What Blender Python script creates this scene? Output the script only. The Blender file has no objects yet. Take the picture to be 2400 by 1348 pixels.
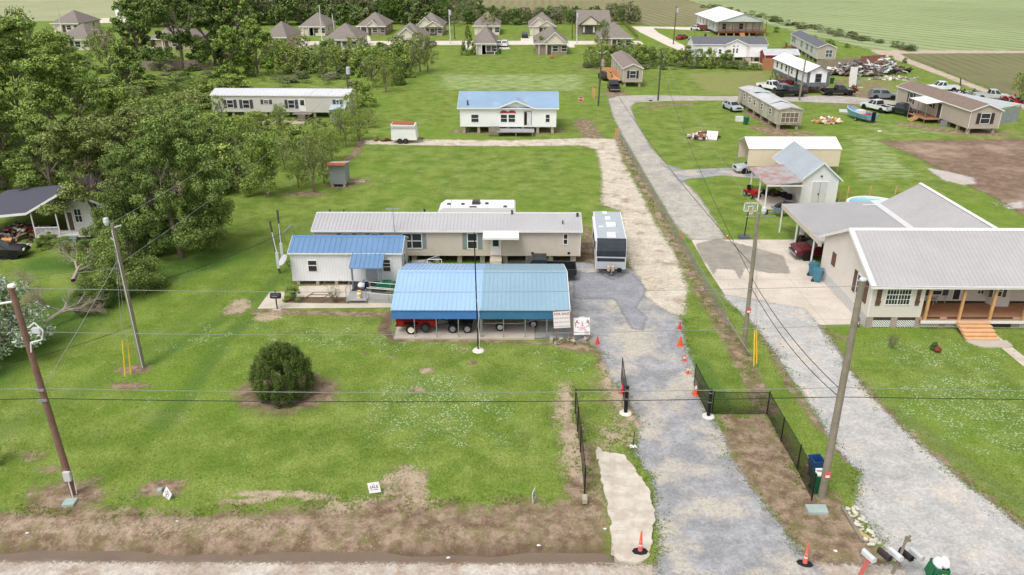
import bpy, math, random
import numpy as np
from mathutils import Matrix, Vector, noise as mnoise
R = math.radians
scene = bpy.context.scene

# ------------------------------------------------------------------ camera
FPX, CAMH, PIT = 1850.0, 25.0, R(23.5)
YAW = math.atan(13 / FPX * math.cos(PIT))
cam = bpy.data.cameras.new('camera'); cam.lens = 36 * FPX / 2400; cam.sensor_width = 36
cam.clip_start = 0.5; cam.clip_end = 6000
camo = bpy.data.objects.new('camera', cam); scene.collection.objects.link(camo)
camo.location = (0, 0, CAMH); camo.rotation_euler = (math.pi / 2 - PIT, 0, YAW)
scene.camera = camo

# ------------------------------------------------------------------ light
SUN_EL, SUN_AZ = R(58), R(215)          # azimuth clockwise from +Y
w = bpy.data.worlds.new('World'); scene.world = w; w.use_nodes = True
wn, wl = w.node_tree.nodes, w.node_tree.links
bg = wn['Background']; sky = wn.new('ShaderNodeTexSky'); sky.sky_type = 'NISHITA'
sky.sun_disc = False; sky.sun_elevation = SUN_EL; sky.sun_rotation = SUN_AZ
sky.dust_density = 4.0; sky.air_density = 1.0; sky.ozone_density = 1.0
hs = wn.new('ShaderNodeHueSaturation'); hs.inputs['Saturation'].default_value = 0.10
wl.new(sky.outputs[0], hs.inputs['Color']); wl.new(hs.outputs[0], bg.inputs['Color'])
bg.inputs['Strength'].default_value = 0.15
sl = bpy.data.lights.new('sun', 'SUN'); sl.energy = 0.95; sl.angle = R(24); sl.color = (1, .97, .92)
so = bpy.data.objects.new('sun', sl); scene.collection.objects.link(so)
so.rotation_euler = Vector((math.sin(SUN_AZ) * math.cos(SUN_EL), math.cos(SUN_AZ) * math.cos(SUN_EL), math.sin(SUN_EL))).to_track_quat('Z', 'Y').to_euler()
vs = scene.view_settings; vs.view_transform = 'Standard'; vs.look = 'None'; vs.gamma = 1; vs.exposure = 0.30
vs.use_curve_mapping = False

# ------------------------------------------------------------------ helpers
CP, SP, CY, SY = math.cos(PIT), math.sin(PIT), math.cos(YAW), math.sin(YAW)
def ray(px, py):
    x = (px - 1200) / FPX; y = (674 - py) / FPX
    dy = CP + y * SP; dz = -SP + y * CP
    return Vector((x * CY - dy * SY, x * SY + dy * CY, dz))
def G(px, py, z=0.0):                    # photo point -> the place on the level z
    d = ray(px, py); t = (z - CAMH) / d.z
    return Vector((d.x * t, d.y * t, z))
def PY(X, Y, z):
    y = -X * SY + Y * CY; zz = z - CAMH
    return 674 - FPX * (y * SP + zz * CP) / (y * CP - zz * SP)
def HT(px, py, top):                     # height of an upright thing from foot and top
    g = G(px, py); lo, hi = 0, 24
    for _ in range(30):
        m = (lo + hi) / 2
        if PY(g.x, g.y, m) > top: lo = m
        else: hi = m
    return lo
def wid(px0, px1, py): return (G(px1, py) - G(px0, py)).length

def lin(c):
    f = lambda v: (v / 255) / 12.92 if v <= 10 else ((v / 255 + .055) / 1.055) ** 2.4
    return tuple(f(v) for v in c)
class NT:
    def __init__(s, name):
        s.m = bpy.data.materials.new(name); s.m.use_nodes = True
        s.t = s.m.node_tree; s.n = s.t.nodes; s.p = s.n['Principled BSDF']; s.out = s.n['Material Output']
        s._co = None
    def N(s, typ, **k):
        n = s.n.new(typ)
        for a, b in k.items(): setattr(n, a, b)
        return n
    def L(s, a, b): s.t.links.new(a, b)
    def put(s, sock, v):
        if hasattr(v, 'is_linked'): s.L(v, sock)
        elif isinstance(v, tuple) and len(v) == 3 and sock.type == 'RGBA': sock.default_value = (*v, 1)
        else: sock.default_value = v
    def co(s, kind='Object'):
        if s._co is None: s._co = s.N('ShaderNodeTexCoord')
        return s._co.outputs[kind]
    def pos(s): return s.N('ShaderNodeNewGeometry').outputs['Position']
    def math(s, op, a, b=0.0, c=None, clamp=False):
        n = s.N('ShaderNodeMath', operation=op); n.use_clamp = clamp
        s.put(n.inputs[0], a); s.put(n.inputs[1], b)
        if c is not None: s.put(n.inputs[2], c)
        return n.outputs[0]
    def noise(s, vec, scale, detail=3, rough=.55, out='Fac', dist=0):
        n = s.N('ShaderNodeTexNoise'); s.L(vec, n.inputs['Vector'])
        n.inputs['Scale'].default_value = scale; n.inputs['Detail'].default_value = detail
        n.inputs['Roughness'].default_value = rough; n.inputs['Distortion'].default_value = dist
        return n.outputs[out]
    def voro(s, vec, scale, out='Distance', feature='F1'):
        n = s.N('ShaderNodeTexVoronoi', feature=feature); s.L(vec, n.inputs['Vector'])
        n.inputs['Scale'].default_value = scale
        return n.outputs[out]
    def ss(s, v, a, b):
        n = s.N('ShaderNodeMapRange', interpolation_type='SMOOTHSTEP'); s.put(n.inputs[0], v)
        n.inputs[1].default_value = a; n.inputs[2].default_value = b
        return n.outputs[0]
    def mix(s, f, a, b, blend='MIX'):
        n = s.N('ShaderNodeMix', data_type='RGBA', blend_type=blend)
        s.put(n.inputs[0], f); s.put(n.inputs[6], a); s.put(n.inputs[7], b)
        return n.outputs[2]
    def mapv(s, vec, scale=(1, 1, 1), rot=(0, 0, 0)):
        n = s.N('ShaderNodeMapping'); s.L(vec, n.inputs[0]); n.inputs['Scale'].default_value = scale; n.inputs['Rotation'].default_value = rot
        return n.outputs[0]
    def sep(s, vec, i):
        n = s.N('ShaderNodeSeparateXYZ'); s.L(vec, n.inputs[0]); return n.outputs[i]
    def attr(s, name):
        return s.N('ShaderNodeAttribute', attribute_name=name).outputs['Fac']
    def bump(s, h, strength, dist):
        n = s.N('ShaderNodeBump'); s.put(n.inputs['Height'], h); n.inputs['Strength'].default_value = strength; n.inputs['Distance'].default_value = dist
        s.L(n.outputs[0], s.p.inputs['Normal'])
    def fin(s, col, rough=.85, spec=.3, metal=0.0):
        s.put(s.p.inputs['Base Color'], col); s.put(s.p.inputs['Roughness'], rough)
        s.p.inputs['Specular IOR Level'].default_value = spec; s.p.inputs['Metallic'].default_value = metal
        return s.m
    def alpha(s, a):
        tr = s.N('ShaderNodeBsdfTransparent'); mx = s.N('ShaderNodeMixShader')
        s.put(mx.inputs[0], a); s.L(tr.outputs[0], mx.inputs[1]); s.L(s.p.outputs[0], mx.inputs[2]); s.L(mx.outputs[0], s.out.inputs[0])

MATS = {}
def M(name, col=0, rough=.7, var=.12, scale=1.6, lines=None, dark=.72, stain=0.0, staincol=(90, 80, 70), spec=.3, metal=0.0, duty=.1):
    if name in MATS: return MATS[name]
    s = NT(name); c = lin(col); o = s.co()
    n1 = s.noise(o, scale, 4, .6); n2 = s.noise(o, scale * 9, 3, .6)
    f = s.math('ADD', s.math('MULTIPLY', n1, .65), s.math('MULTIPLY', n2, .35))
    k = s.ss(f, .3, .7)
    base = s.mix(k, tuple(v * (1 - var) for v in c), tuple(min(1, v * (1 + var)) for v in c))
    if stain:
        st = s.ss(s.noise(s.mapv(o, (1.2, 1.2, .35)), scale * .8, 5, .7), .62 - stain * .25, .78)
        base = s.mix(s.math('MULTIPLY', st, min(1, stain * 1.4)), base, lin(staincol))
    if lines:
        ax, sp = lines
        v = s.sep(o, 'XYZ'.index(ax)); fr = s.math('FRACT', s.math('DIVIDE', v, sp))
        ln = s.math('LESS_THAN', fr, duty)
        base = s.mix(s.math('MULTIPLY', ln, 1 - dark), base, tuple(v * .15 for v in c))
        s.bump(s.math('SUBTRACT', 1.0, ln), .5, .02)
    MATS[name] = s.fin(base, rough, spec, metal)
    return MATS[name]

class MB:
    def __init__(s): s.v, s.f, s.mi, s.mats, s.T = [], [], [], [], None
    def m(s, mat):
        if mat not in s.mats: s.mats.append(mat)
        return s.mats.index(mat)
    def add(s, vs, fs, mat):
        o = len(s.v)
        if s.T is not None: vs = [tuple(s.T @ Vector(v)) for v in vs]
        s.v += [tuple(v) for v in vs]; i = s.m(mat)
        for f in fs: s.f.append(tuple(a + o for a in f)); s.mi.append(i)
        return s
    def box(s, x0, x1, y0, y1, z0, z1, mat):
        v = [(x, y, z) for z in (z0, z1) for y in (y0, y1) for x in (x0, x1)]
        return s.add(v, [(0, 2, 3, 1), (4, 5, 7, 6), (0, 1, 5, 4), (2, 6, 7, 3), (0, 4, 6, 2), (1, 3, 7, 5)], mat)
    def ext(s, prof, a, b, mat, ax='x'):
        n = len(prof); p = {'x': lambda q, t: (t, q[0], q[1]), 'y': lambda q, t: (q[0], t, q[1]), 'z': lambda q, t: (q[0], q[1], t)}[ax]
        v = [p(q, a) for q in prof] + [p(q, b) for q in prof]
        f = [tuple(range(n - 1, -1, -1)), tuple(range(n, 2 * n))] + [(i, (i + 1) % n, n + (i + 1) % n, n + i) for i in range(n)]
        return s.add(v, f, mat)
    def tube(s, p, q, r, mat, r1=None, n=6, cap=True):
        p, q = Vector(p), Vector(q); r1 = r if r1 is None else r1; d = (q - p)
        if d.length < 1e-6: return s
        d.normalize(); u = d.orthogonal().normalized(); w_ = d.cross(u); v = []
        for c, rr in ((p, r), (q, r1)):
            for i in range(n):
                a = 2 * math.pi * i / n; v.append(tuple(c + u * (math.cos(a) * rr) + w_ * (math.sin(a) * rr)))
        f = [(i, (i + 1) % n, n + (i + 1) % n, n + i) for i in range(n)]
        if cap: f += [tuple(range(n - 1, -1, -1)), tuple(range(n, 2 * n))]
        return s.add(v, f, mat)
    def path(s, pts, r, mat, n=5):
        for a, b in zip(pts, pts[1:]): s.tube(a, b, r, mat, n=n)
        return s
    def lathe(s, prof, mat, n=12, c=(0, 0, 0), ax='z'):
        v = []; k = len(prof)
        for i in range(n):
            a = 2 * math.pi * i / n
            for r, h in prof:
                x, y = r * math.cos(a), r * math.sin(a)
                q = {'z': (x, y, h), 'y': (x, h, y), 'x': (h, x, y)}[ax]
                v.append((q[0] + c[0], q[1] + c[1], q[2] + c[2]))
        f = [(i * k + j, ((i + 1) % n) * k + j, ((i + 1) % n) * k + j + 1, i * k + j + 1) for i in range(n) for j in range(k - 1)]
        return s.add(v, f, mat)
    def blob(s, c, r, mat, seed=0, amp=.25, n=8, m=6):
        rg = random.Random(seed); v = []
        for j in range(m + 1):
            th = math.pi * j / m
            for i in range(n):
                a = 2 * math.pi * i / n; k = 1 + rg.uniform(-amp, amp)
                v.append((c[0] + r[0] * k * math.sin(th) * math.cos(a), c[1] + r[1] * k * math.sin(th) * math.sin(a), c[2] + r[2] * k * math.cos(th)))
        f = [(j * n + i, j * n + (i + 1) % n, (j + 1) * n + (i + 1) % n, (j + 1) * n + i) for j in range(m) for i in range(n)]
        return s.add(v, f, mat)
    def build(s, name, parent=None, label=None, smooth=False):
        me = bpy.data.meshes.new(name); me.from_pydata(s.v, [], s.f)
        for m_ in s.mats: me.materials.append(m_)
        me.polygons.foreach_set('material_index', s.mi)
        if smooth: me.polygons.foreach_set('use_smooth', [True] * len(s.f))
        me.update(); o = bpy.data.objects.new(name, me); scene.collection.objects.link(o)
        if parent is not None: o.parent = parent.e if isinstance(parent, Th) else parent
        if label: o['label'] = label
        return o
class Th:                                # a thing: an Empty at its base
    def __init__(s, name, label, cat, x, y, rot=0.0, group=None, z=0.0):
        s.e = bpy.data.objects.new(name, None); scene.collection.objects.link(s.e)
        s.e.empty_display_size = .3
        s.e.location = (x, y, z); s.e.rotation_euler = (0, 0, rot); s.o = Vector((x, y, z)); s.r = rot
        s.e['label'] = label; s.e['category'] = cat
        if group: s.e['group'] = group
    def loc(s, p):
        d = p - s.o; c, n = math.cos(-s.r), math.sin(-s.r)
        return Vector((d.x * c - d.y * n, d.x * n + d.y * c, d.z))
    def plane(s, px, py, axis, val):
        o = s.loc(Vector((0, 0, CAMH))); d = ray(px, py); c, n = math.cos(-s.r), math.sin(-s.r)
        d = Vector((d.x * c - d.y * n, d.x * n + d.y * c, d.z)); t = (val - o[axis]) / d[axis]
        return o + d * t
    def F(s, x0, y0, x1, y1, v=0.0):     # photo rectangle on the front wall -> a0,a1,z0,z1
        a = s.plane(x0, y1, 1, v); b = s.plane(x1, y0, 1, v)
        return a.x, b.x, a.z, b.z
    def S(s, x0, y0, x1, y1, u=0.0):     # the same on a side wall
        a = s.plane(x0, (y0 + y1) / 2, 0, u); b = s.plane(x1, (y0 + y1) / 2, 0, u)
        m = (x0 + x1) / 2; p = s.plane(m, y1, 0, u); q = s.plane(m, y0, 0, u)
        return min(a.y, b.y), max(a.y, b.y), p.z, q.z
def tag(o, label, cat, group=None, kind=None):
    if label: o['label'] = label
    if cat: o['category'] = cat
    if group: o['group'] = group
    if kind: o['kind'] = kind
    return o
def single(mb, name, label, cat, loc, rot=0.0, group=None, smooth=False):
    o = mb.build(name, smooth=smooth); o.location = loc; o.rotation_euler = (0, 0, rot); return tag(o, label, cat, group)
def copy_tree(o, parent=None):
    c = o.copy(); scene.collection.objects.link(c); c.parent = parent
    for ch in list(o.children): copy_tree(ch, c)
    return c
def face(pl, val, T=None):
    if pl == 'f': m = Matrix(((1, 0, 0, 0), (0, -1, 0, val), (0, 0, 1, 0), (0, 0, 0, 1)))
    elif pl == 'b': m = Matrix(((1, 0, 0, 0), (0, 1, 0, val), (0, 0, 1, 0), (0, 0, 0, 1)))
    elif pl == 'r': m = Matrix(((0, 1, 0, val), (1, 0, 0, 0), (0, 0, 1, 0), (0, 0, 0, 1)))
    else: m = Matrix(((0, -1, 0, val), (1, 0, 0, 0), (0, 0, 1, 0), (0, 0, 0, 1)))
    return m                              # (a along wall, b outward, z)

# common materials
WHITE = M('white_paint', (232, 231, 228), .5, .05)
GLASS = M('window_glass', (52, 58, 62), .12, .35, 1.2, spec=.6)
GLASSB = M('window_glass_bright', (96, 104, 108), .15, .4, 1.5, spec=.6)
BLACK = M('black_paint', (22, 22, 24), .45, .2)
RUBBER = M('rubber', (34, 34, 35), .85, .25)
GALV = M('galvanised_steel', (150, 154, 158), .45, .12, metal=.3)
WOODG = M('weathered_wood', (134, 128, 112), .9, .25, 2.0, stain=.3, staincol=(90, 96, 72))
WOODB = M('creosote_wood', (96, 62, 50), .85, .28, 1.8, stain=.35, staincol=(52, 34, 30))
TIMBER = M('new_timber', (205, 160, 112), .8, .15)
REDWOOD = M('stained_deck_wood', (128, 70, 50), .8, .2)
CONC = M('concrete_block', (176, 166, 148), .95, .18, 3)
SLAB = M('poured_concrete', (190, 179, 165), .95, .1, .6, stain=.25, staincol=(150, 138, 124))
RED = M('red_paint', (170, 28, 32), .45, .18)
STEEL = M('dark_steel', (66, 66, 68), .6, .2)

def win(T, pl, val, r, mull=(1, 2), shut=None, frame=WHITE, pane=GLASS, sw=.42, ft=.07, name='window', sill=None):
    a0, a1, z0, z1 = r; b = MB(); b.T = face(pl, val); p = MB(); p.T = face(pl, val)
    b.box(a0 - ft, a0, 0, .05, z0 - ft, z1 + ft, frame); b.box(a1, a1 + ft, 0, .05, z0 - ft, z1 + ft, frame)
    b.box(a0, a1, 0, .052, z0 - ft, z0, sill or frame); b.box(a0, a1, 0, .052, z1, z1 + ft, frame)
    for i in range(1, mull[0]):
        x = a0 + (a1 - a0) * i / mull[0]; b.box(x - .03, x + .03, .021, .042, z0, z1, frame)
    for i in range(1, mull[1]):
        z = z0 + (z1 - z0) * i / mull[1]; b.box(a0, a1, .021, .040, z - .03, z + .03, frame)
    p.box(a0, a1, .004, .02, z0, z1, pane)
    o = b.build(name, T); p.build('pane', o)
    if shut:
        for s_ in (-1, 1):
            q = MB(); q.T = face(pl, val)
            x0, x1 = (a0 - ft - sw - .01, a0 - ft - .01) if s_ < 0 else (a1 + ft + .01, a1 + ft + sw + .01)
            q.box(x0, x1, .002, .035, z0 - ft, z1 + ft, shut); q.build('shutter', T)
    return o
def door(T, pl, val, r, mat=WHITE, glass=None, frame=WHITE, name='door'):
    a0, a1, z0, z1 = r; b = MB(); b.T = face(pl, val)
    b.box(a0, a1, .003, .04, z0, z1, mat)
    for q in ((a0 - .08, a0, z0, z1 + .08), (a1, a1 + .08, z0, z1 + .08), (a0, a1, z1, z1 + .08)): b.box(q[0], q[1], 0, .06, q[2], q[3], frame)
    o = b.build(name, T)
    if glass:
        p = MB(); p.T = face(pl, val); zz = z0 + (z1 - z0) * glass
        p.box(a0 + .12, a1 - .12, .041, .05, zz, z1 - .1, GLASS); p.build('pane', o)
    h = MB(); h.T = face(pl, val); h.blob((a1 - .1, .07, z0 + (z1 - z0) * .46), (.03, .03, .03), STEEL, amp=0, n=6, m=4); h.build('handle', o)
    return o
def gable(T, L, W, z0, z1, zr, wmat, rmat, ov=.3, ribs=0, rx=None, trim=WHITE, cap=None, fascia=.14, ex=None, tmat=None):
    b = MB(); b.ext([(0, z0), (W, z0), (W, z1), (W / 2, zr - .02), (0, z1)], 0, L, wmat); b.build('wall', T)
    k = (zr - z1) / (W / 2); t = .07; ex = ov if ex is None else ex
    r = MB(); ze = z1 - ov * k
    x0, x1 = -ex, L + ex
    r.ext([(-ov, ze + .01), (W / 2, zr), (W / 2, zr + t), (-ov, ze + t)], x0, x1, rmat)
    r.ext([(W + ov, ze + .01), (W / 2, zr), (W / 2, zr + t), (W + ov, ze + t)], x0, x1, rmat)
    if ribs:
        x = x0 + ribs / 2
        while x < x1:
            for s_ in (0, 1):
                y0, y1 = (-ov - .01, W / 2 - .05) if s_ == 0 else (W + ov + .01, W / 2 + .05)
                r.ext([(y0, ze + t + .001), (y1, zr + t - .04 * k), (y1, zr + t + .028 - .04 * k), (y0, ze + t + .03)], x - .025, x + .025, rmat)
            x += ribs
    r.build('roof', T)
    if cap: c = MB(); c.ext([(W / 2 - .18, zr + t - .18 * k + .02), (W / 2, zr + t + .045), (W / 2 + .18, zr + t - .18 * k + .02), (W / 2, zr + t + .02)], x0, x1, cap); c.build('ridge_cap', T)
    f = MB()
    f.box(x0 + .001, x1 - .001, -ov - .03, -ov - .002, ze - fascia + .05, ze + t + .005, trim); f.box(x0 + .001, x1 - .001, W + ov + .002, W + ov + .03, ze - fascia + .05, ze + t + .005, trim)
    for xx in ((x0 - .03, x0 - .002), (x1 + .002, x1 + .03)):
        for y0 in (-ov - .03, W + ov + .03):
            f.ext([(y0, ze - fascia + .06), (W / 2, zr - fascia + .06), (W / 2, zr + t + .02), (y0, ze + t + .02)], xx[0], xx[1], trim)
    f.build('fascia', T)
    c = MB()
    tm = tmat or trim
    for x, y in ((0, 0), (L, 0), (0, W), (L, W)):
        c.box(x - .03, x + .03, y - .03, y + .03, z0 - .002, z1 - .03, tm)
    c.build('corner_trim', T)
def piers(T, L, W, z0, n=7, mat=CONC, rows=(0.5,)):
    for i in range(n):
        for y in rows:
            x = .5 + (L - 1.0) * i / (n - 1); b = MB(); b.box(x - .2, x + .2, y - .2, y + .2, -.02, z0 - .004, mat); b.build('pier', T)
def steps(T, x0, x1, y0, n, rise, run, mat, name='steps', under=True):
    b = MB()                              # rises towards +y ending at y0
    for i in range(n):
        z = rise * (i + 1); y = y0 - run * (n - i)
        b.box(x0, x1, y, y + run + (0.02 if i < n - 1 else 0), z - .05, z, mat)
        b.box(x0 + .03, x1 - .03, y + .04, y + .07, z - rise, z - .051, mat)
    for x in (x0 + .02, x1 - .07):
        b.ext([(y0 - run * n + .03, 0), (y0 - run * n + .25, 0), (y0 - .002, rise * n - .2), (y0 - .002, rise * n - .06)], x, x + .05, mat)
    return b.build(name, T)
def meshtext(s, size, mat, parent, mtx, name='lettering', align='CENTER', ext=.004, font_shear=0):
    cu = bpy.data.curves.new(name, 'FONT'); cu.body = s; cu.size = size; cu.align_x = align; cu.extrude = ext; cu.resolution_u = 2; cu.offset = .002 * size / .2
    o = bpy.data.objects.new(name, cu); scene.collection.objects.link(o)
    bpy.context.view_layer.update()
    me = bpy.data.meshes.new_from_object(o.evaluated_get(bpy.context.evaluated_depsgraph_get()))
    bpy.data.objects.remove(o); me.materials.clear(); me.materials.append(mat)
    me.transform(mtx); q = bpy.data.objects.new(name, me); scene.collection.objects.link(q)
    q.parent = parent.e if isinstance(parent, Th) else parent
    return q

# ------------------------------------------------------------------ ground
def seg_dist(X, Y, pts, closed=False):
    d = np.full(X.shape, 1e9, np.float32); n = len(pts)
    for i in range(n if closed else n - 1):
        ax, ay = pts[i]; bx, by = pts[(i + 1) % n]; ex, ey = bx - ax, by - ay
        t = np.clip(((X - ax) * ex + (Y - ay) * ey) / (ex * ex + ey * ey + 1e-9), 0, 1)
        d = np.minimum(d, np.hypot(X - ax - t * ex, Y - ay - t * ey))
    return d
def inside(X, Y, pts):
    c = np.zeros(X.shape, bool); n = len(pts)
    for i in range(n):
        ax, ay = pts[i]; bx, by = pts[(i + 1) % n]
        if ay == by: continue
        k = ((ay > Y) != (by > Y)) & (X < (bx - ax) * (Y - ay) / (by - ay) + ax); c ^= k
    return c
def sdf(X, Y, pts): d = seg_dist(X, Y, pts, True); return np.where(inside(X, Y, pts), d, -d)
def W2(pts): return [tuple(G(*p)[:2]) for p in pts]
def gz(X, Y):
    left = 1 / (1 + np.exp((X - 4.6) * 3))
    return -0.55 * np.exp(-((Y - 27.5 - .16 * np.sin(X * .55) - .08 * np.sin(X * 1.7)) / .75) ** 2) * left
def axis_pts(segs):
    out = [segs[0][0]]
    for a, b, st in segs:
        n = max(1, int(round((b - a) / st))); out += [a + (b - a) * (i + 1) / n for i in range(n)]
    return np.array(out, np.float32)
def grid_mesh(name, xs, ys, zf, mat, attrs, keep=None):
    X, Y = np.meshgrid(xs, ys); Z = zf(X, Y); ny, nx = X.shape
    idx = np.arange(nx * ny).reshape(ny, nx)
    q = np.stack([idx[:-1, :-1], idx[:-1, 1:], idx[1:, 1:], idx[1:, :-1]], -1).reshape(-1, 4)
    co = np.stack([X, Y, Z], -1).reshape(-1, 3).astype(np.float32)
    at = {k: v.reshape(-1).astype(np.float32) for k, v in attrs(X, Y).items()}
    if keep is not None:
        kv = keep(X, Y).reshape(-1); q = q[kv[q].any(1)]
        used = np.unique(q); rem = np.zeros(nx * ny, np.int64); rem[used] = np.arange(len(used)); q = rem[q]; co = co[used]
        at = {k: v[used] for k, v in at.items()}
    me = fast_mesh(name, co, q)
    for k, v in at.items(): a = me.attributes.new(k, 'FLOAT', 'POINT'); a.data.foreach_set('value', v)
    me.materials.append(mat); me.polygons.foreach_set('use_smooth', [True] * len(q))
    o = bpy.data.objects.new(name, me); scene.collection.objects.link(o); return o
def fast_mesh(name, co, q):
    me = bpy.data.meshes.new(name); k = q.shape[1]
    me.vertices.add(len(co)); me.vertices.foreach_set('co', np.ascontiguousarray(co, np.float32).reshape(-1))
    me.loops.add(q.size); me.loops.foreach_set('vertex_index', np.ascontiguousarray(q, np.int32).reshape(-1))
    me.polygons.add(len(q)); me.polygons.foreach_set('loop_start', np.arange(0, q.size, k, dtype=np.int32))
    me.update(calc_edges=True); return me

def grass_mat():
    s = NT('grass_and_soil'); p = s.pos()
    big = s.noise(p, .06, 4, .6); mid = s.noise(p, .45, 4, .65); fine = s.noise(s.mapv(p, (1.6, 1, 1), (0, 0, .5)), 4.5, 5, .75); vf = s.noise(p, 26, 2, .6)
    a = s.mix(s.ss(mid, .3, .72), lin((104, 130, 48)), lin((146, 162, 80)))
    a = s.mix(s.math('MULTIPLY', s.ss(big, .45, .7), .75), a, lin((121, 151, 53)))
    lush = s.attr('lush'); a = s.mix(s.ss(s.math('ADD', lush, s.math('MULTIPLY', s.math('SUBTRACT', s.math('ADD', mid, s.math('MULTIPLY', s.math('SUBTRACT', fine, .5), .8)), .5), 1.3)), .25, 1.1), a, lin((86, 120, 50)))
    dry = s.attr('dry'); a = s.mix(s.math('MULTIPLY', s.ss(s.math('ADD', dry, s.math('SUBTRACT', mid, .5)), .25, .8), .8), a, lin((152, 154, 96)))
    yl = s.ss(s.noise(p, .9, 5, .7), .58, .75); a = s.mix(s.math('MULTIPLY', yl, .4), a, lin((168, 168, 116)))
    yb = s.ss(s.noise(p, .22, 6, .75, dist=1.2), .5, .72); a = s.mix(s.math('MULTIPLY', yb, .32), a, lin((160, 160, 108)))
    tk = s.ss(s.noise(p, 2.6, 5, .75), .56, .7); a = s.mix(s.math('MULTIPLY', tk, .4), a, lin((78, 116, 42)))
    hf = s.noise(p, 11, 4, .85); g = s.math('ADD', .27, s.math('ADD', s.math('MULTIPLY', s.ss(fine, .25, .8), .56), s.math('MULTIPLY', s.ss(hf, .3, .7), .66)))
    gc = s.N('ShaderNodeCombineColor'); [s.L(g, gc.inputs[i]) for i in range(3)]
    a = s.mix(1.0, a, gc.outputs[0], 'MULTIPLY')
    # clover heads
    cl = s.attr('clover'); patch = s.ss(s.math('ADD', cl, s.math('MULTIPLY', s.math('SUBTRACT', s.noise(p, .8, 4, .65), .5), 3.4)), .38, .95)
    dots = s.ss(s.math('ADD', s.voro(p, 7.0), s.math('MULTIPLY', s.noise(p, 9, 2), .25)), .52, .32); dd = s.math('MULTIPLY', patch, s.math('MULTIPLY', dots, .95))
    a = s.mix(s.math('MULTIPLY', patch, .35), a, lin((96, 132, 66))); a = s.mix(dd, a, lin((196, 202, 164)))
    # far pale bloom where single heads merge
    pb = s.ss(s.math('ADD', s.attr('bloom'), s.math('MULTIPLY', s.math('SUBTRACT', s.noise(s.mapv(p, (.5, 1.4, 1)), .8, 5, .7), .5), 1.8)), .5, .95)
    a = s.mix(s.math('MULTIPLY', pb, .6), a, lin((178, 190, 145)))
    # soil
    so_ = s.attr('soil'); sm = s.ss(s.math('ADD', so_, s.math('ADD', s.math('MULTIPLY', s.math('SUBTRACT', s.noise(p, 1.1, 5, .7), .5), 1.7), s.math('ADD', s.math('MULTIPLY', s.math('SUBTRACT', fine, .5), 1.3), s.math('MULTIPLY', s.math('SUBTRACT', hf, .5), 1.2)))), .3, .72)
    sc = s.mix(s.ss(s.noise(p, 1.3, 5, .7), .35, .68), lin((112, 92, 74)), lin((174, 152, 132)))
    pale = s.attr('pale'); sc = s.mix(s.math('MULTIPLY', s.ss(s.math('ADD', pale, s.math('MULTIPLY', s.math('SUBTRACT', fine, .5), 1.6)), .3, .8), .8), sc, lin((196, 176, 154)))
    sc = s.mix(s.ss(s.noise(p, 9, 4, .8), .52, .75), sc, lin((186, 160, 136)))
    sc = s.mix(s.ss(s.noise(p, 14, 3, .8), .55, .72), sc, lin((100, 84, 64)))
    sc = s.mix(s.math('MULTIPLY', s.ss(s.noise(p, .7, 6, .8), .5, .62), .6), sc, lin((122, 118, 76)))
    sc = s.mix(s.math('MULTIPLY', s.ss(s.noise(p, 1.7, 5, .75), .57, .68), .75), sc, lin((108, 132, 56)))
    sc = s.mix(s.math('MULTIPLY', s.ss(s.voro(p, 3.1), .09, .05), .8), sc, lin((214, 205, 192)))
    wet_dark = s.attr('wet_dark'); sc = s.mix(s.math('MULTIPLY', wet_dark, .75), sc, lin((92, 74, 60)))
    a = s.mix(sm, a, sc)
    s.bump(s.math('ADD', fine, s.math('MULTIPLY', vf, .6)), .55, .08)
    return s.fin(a, .95, .15)
def poly(*p): return W2(p)
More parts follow.
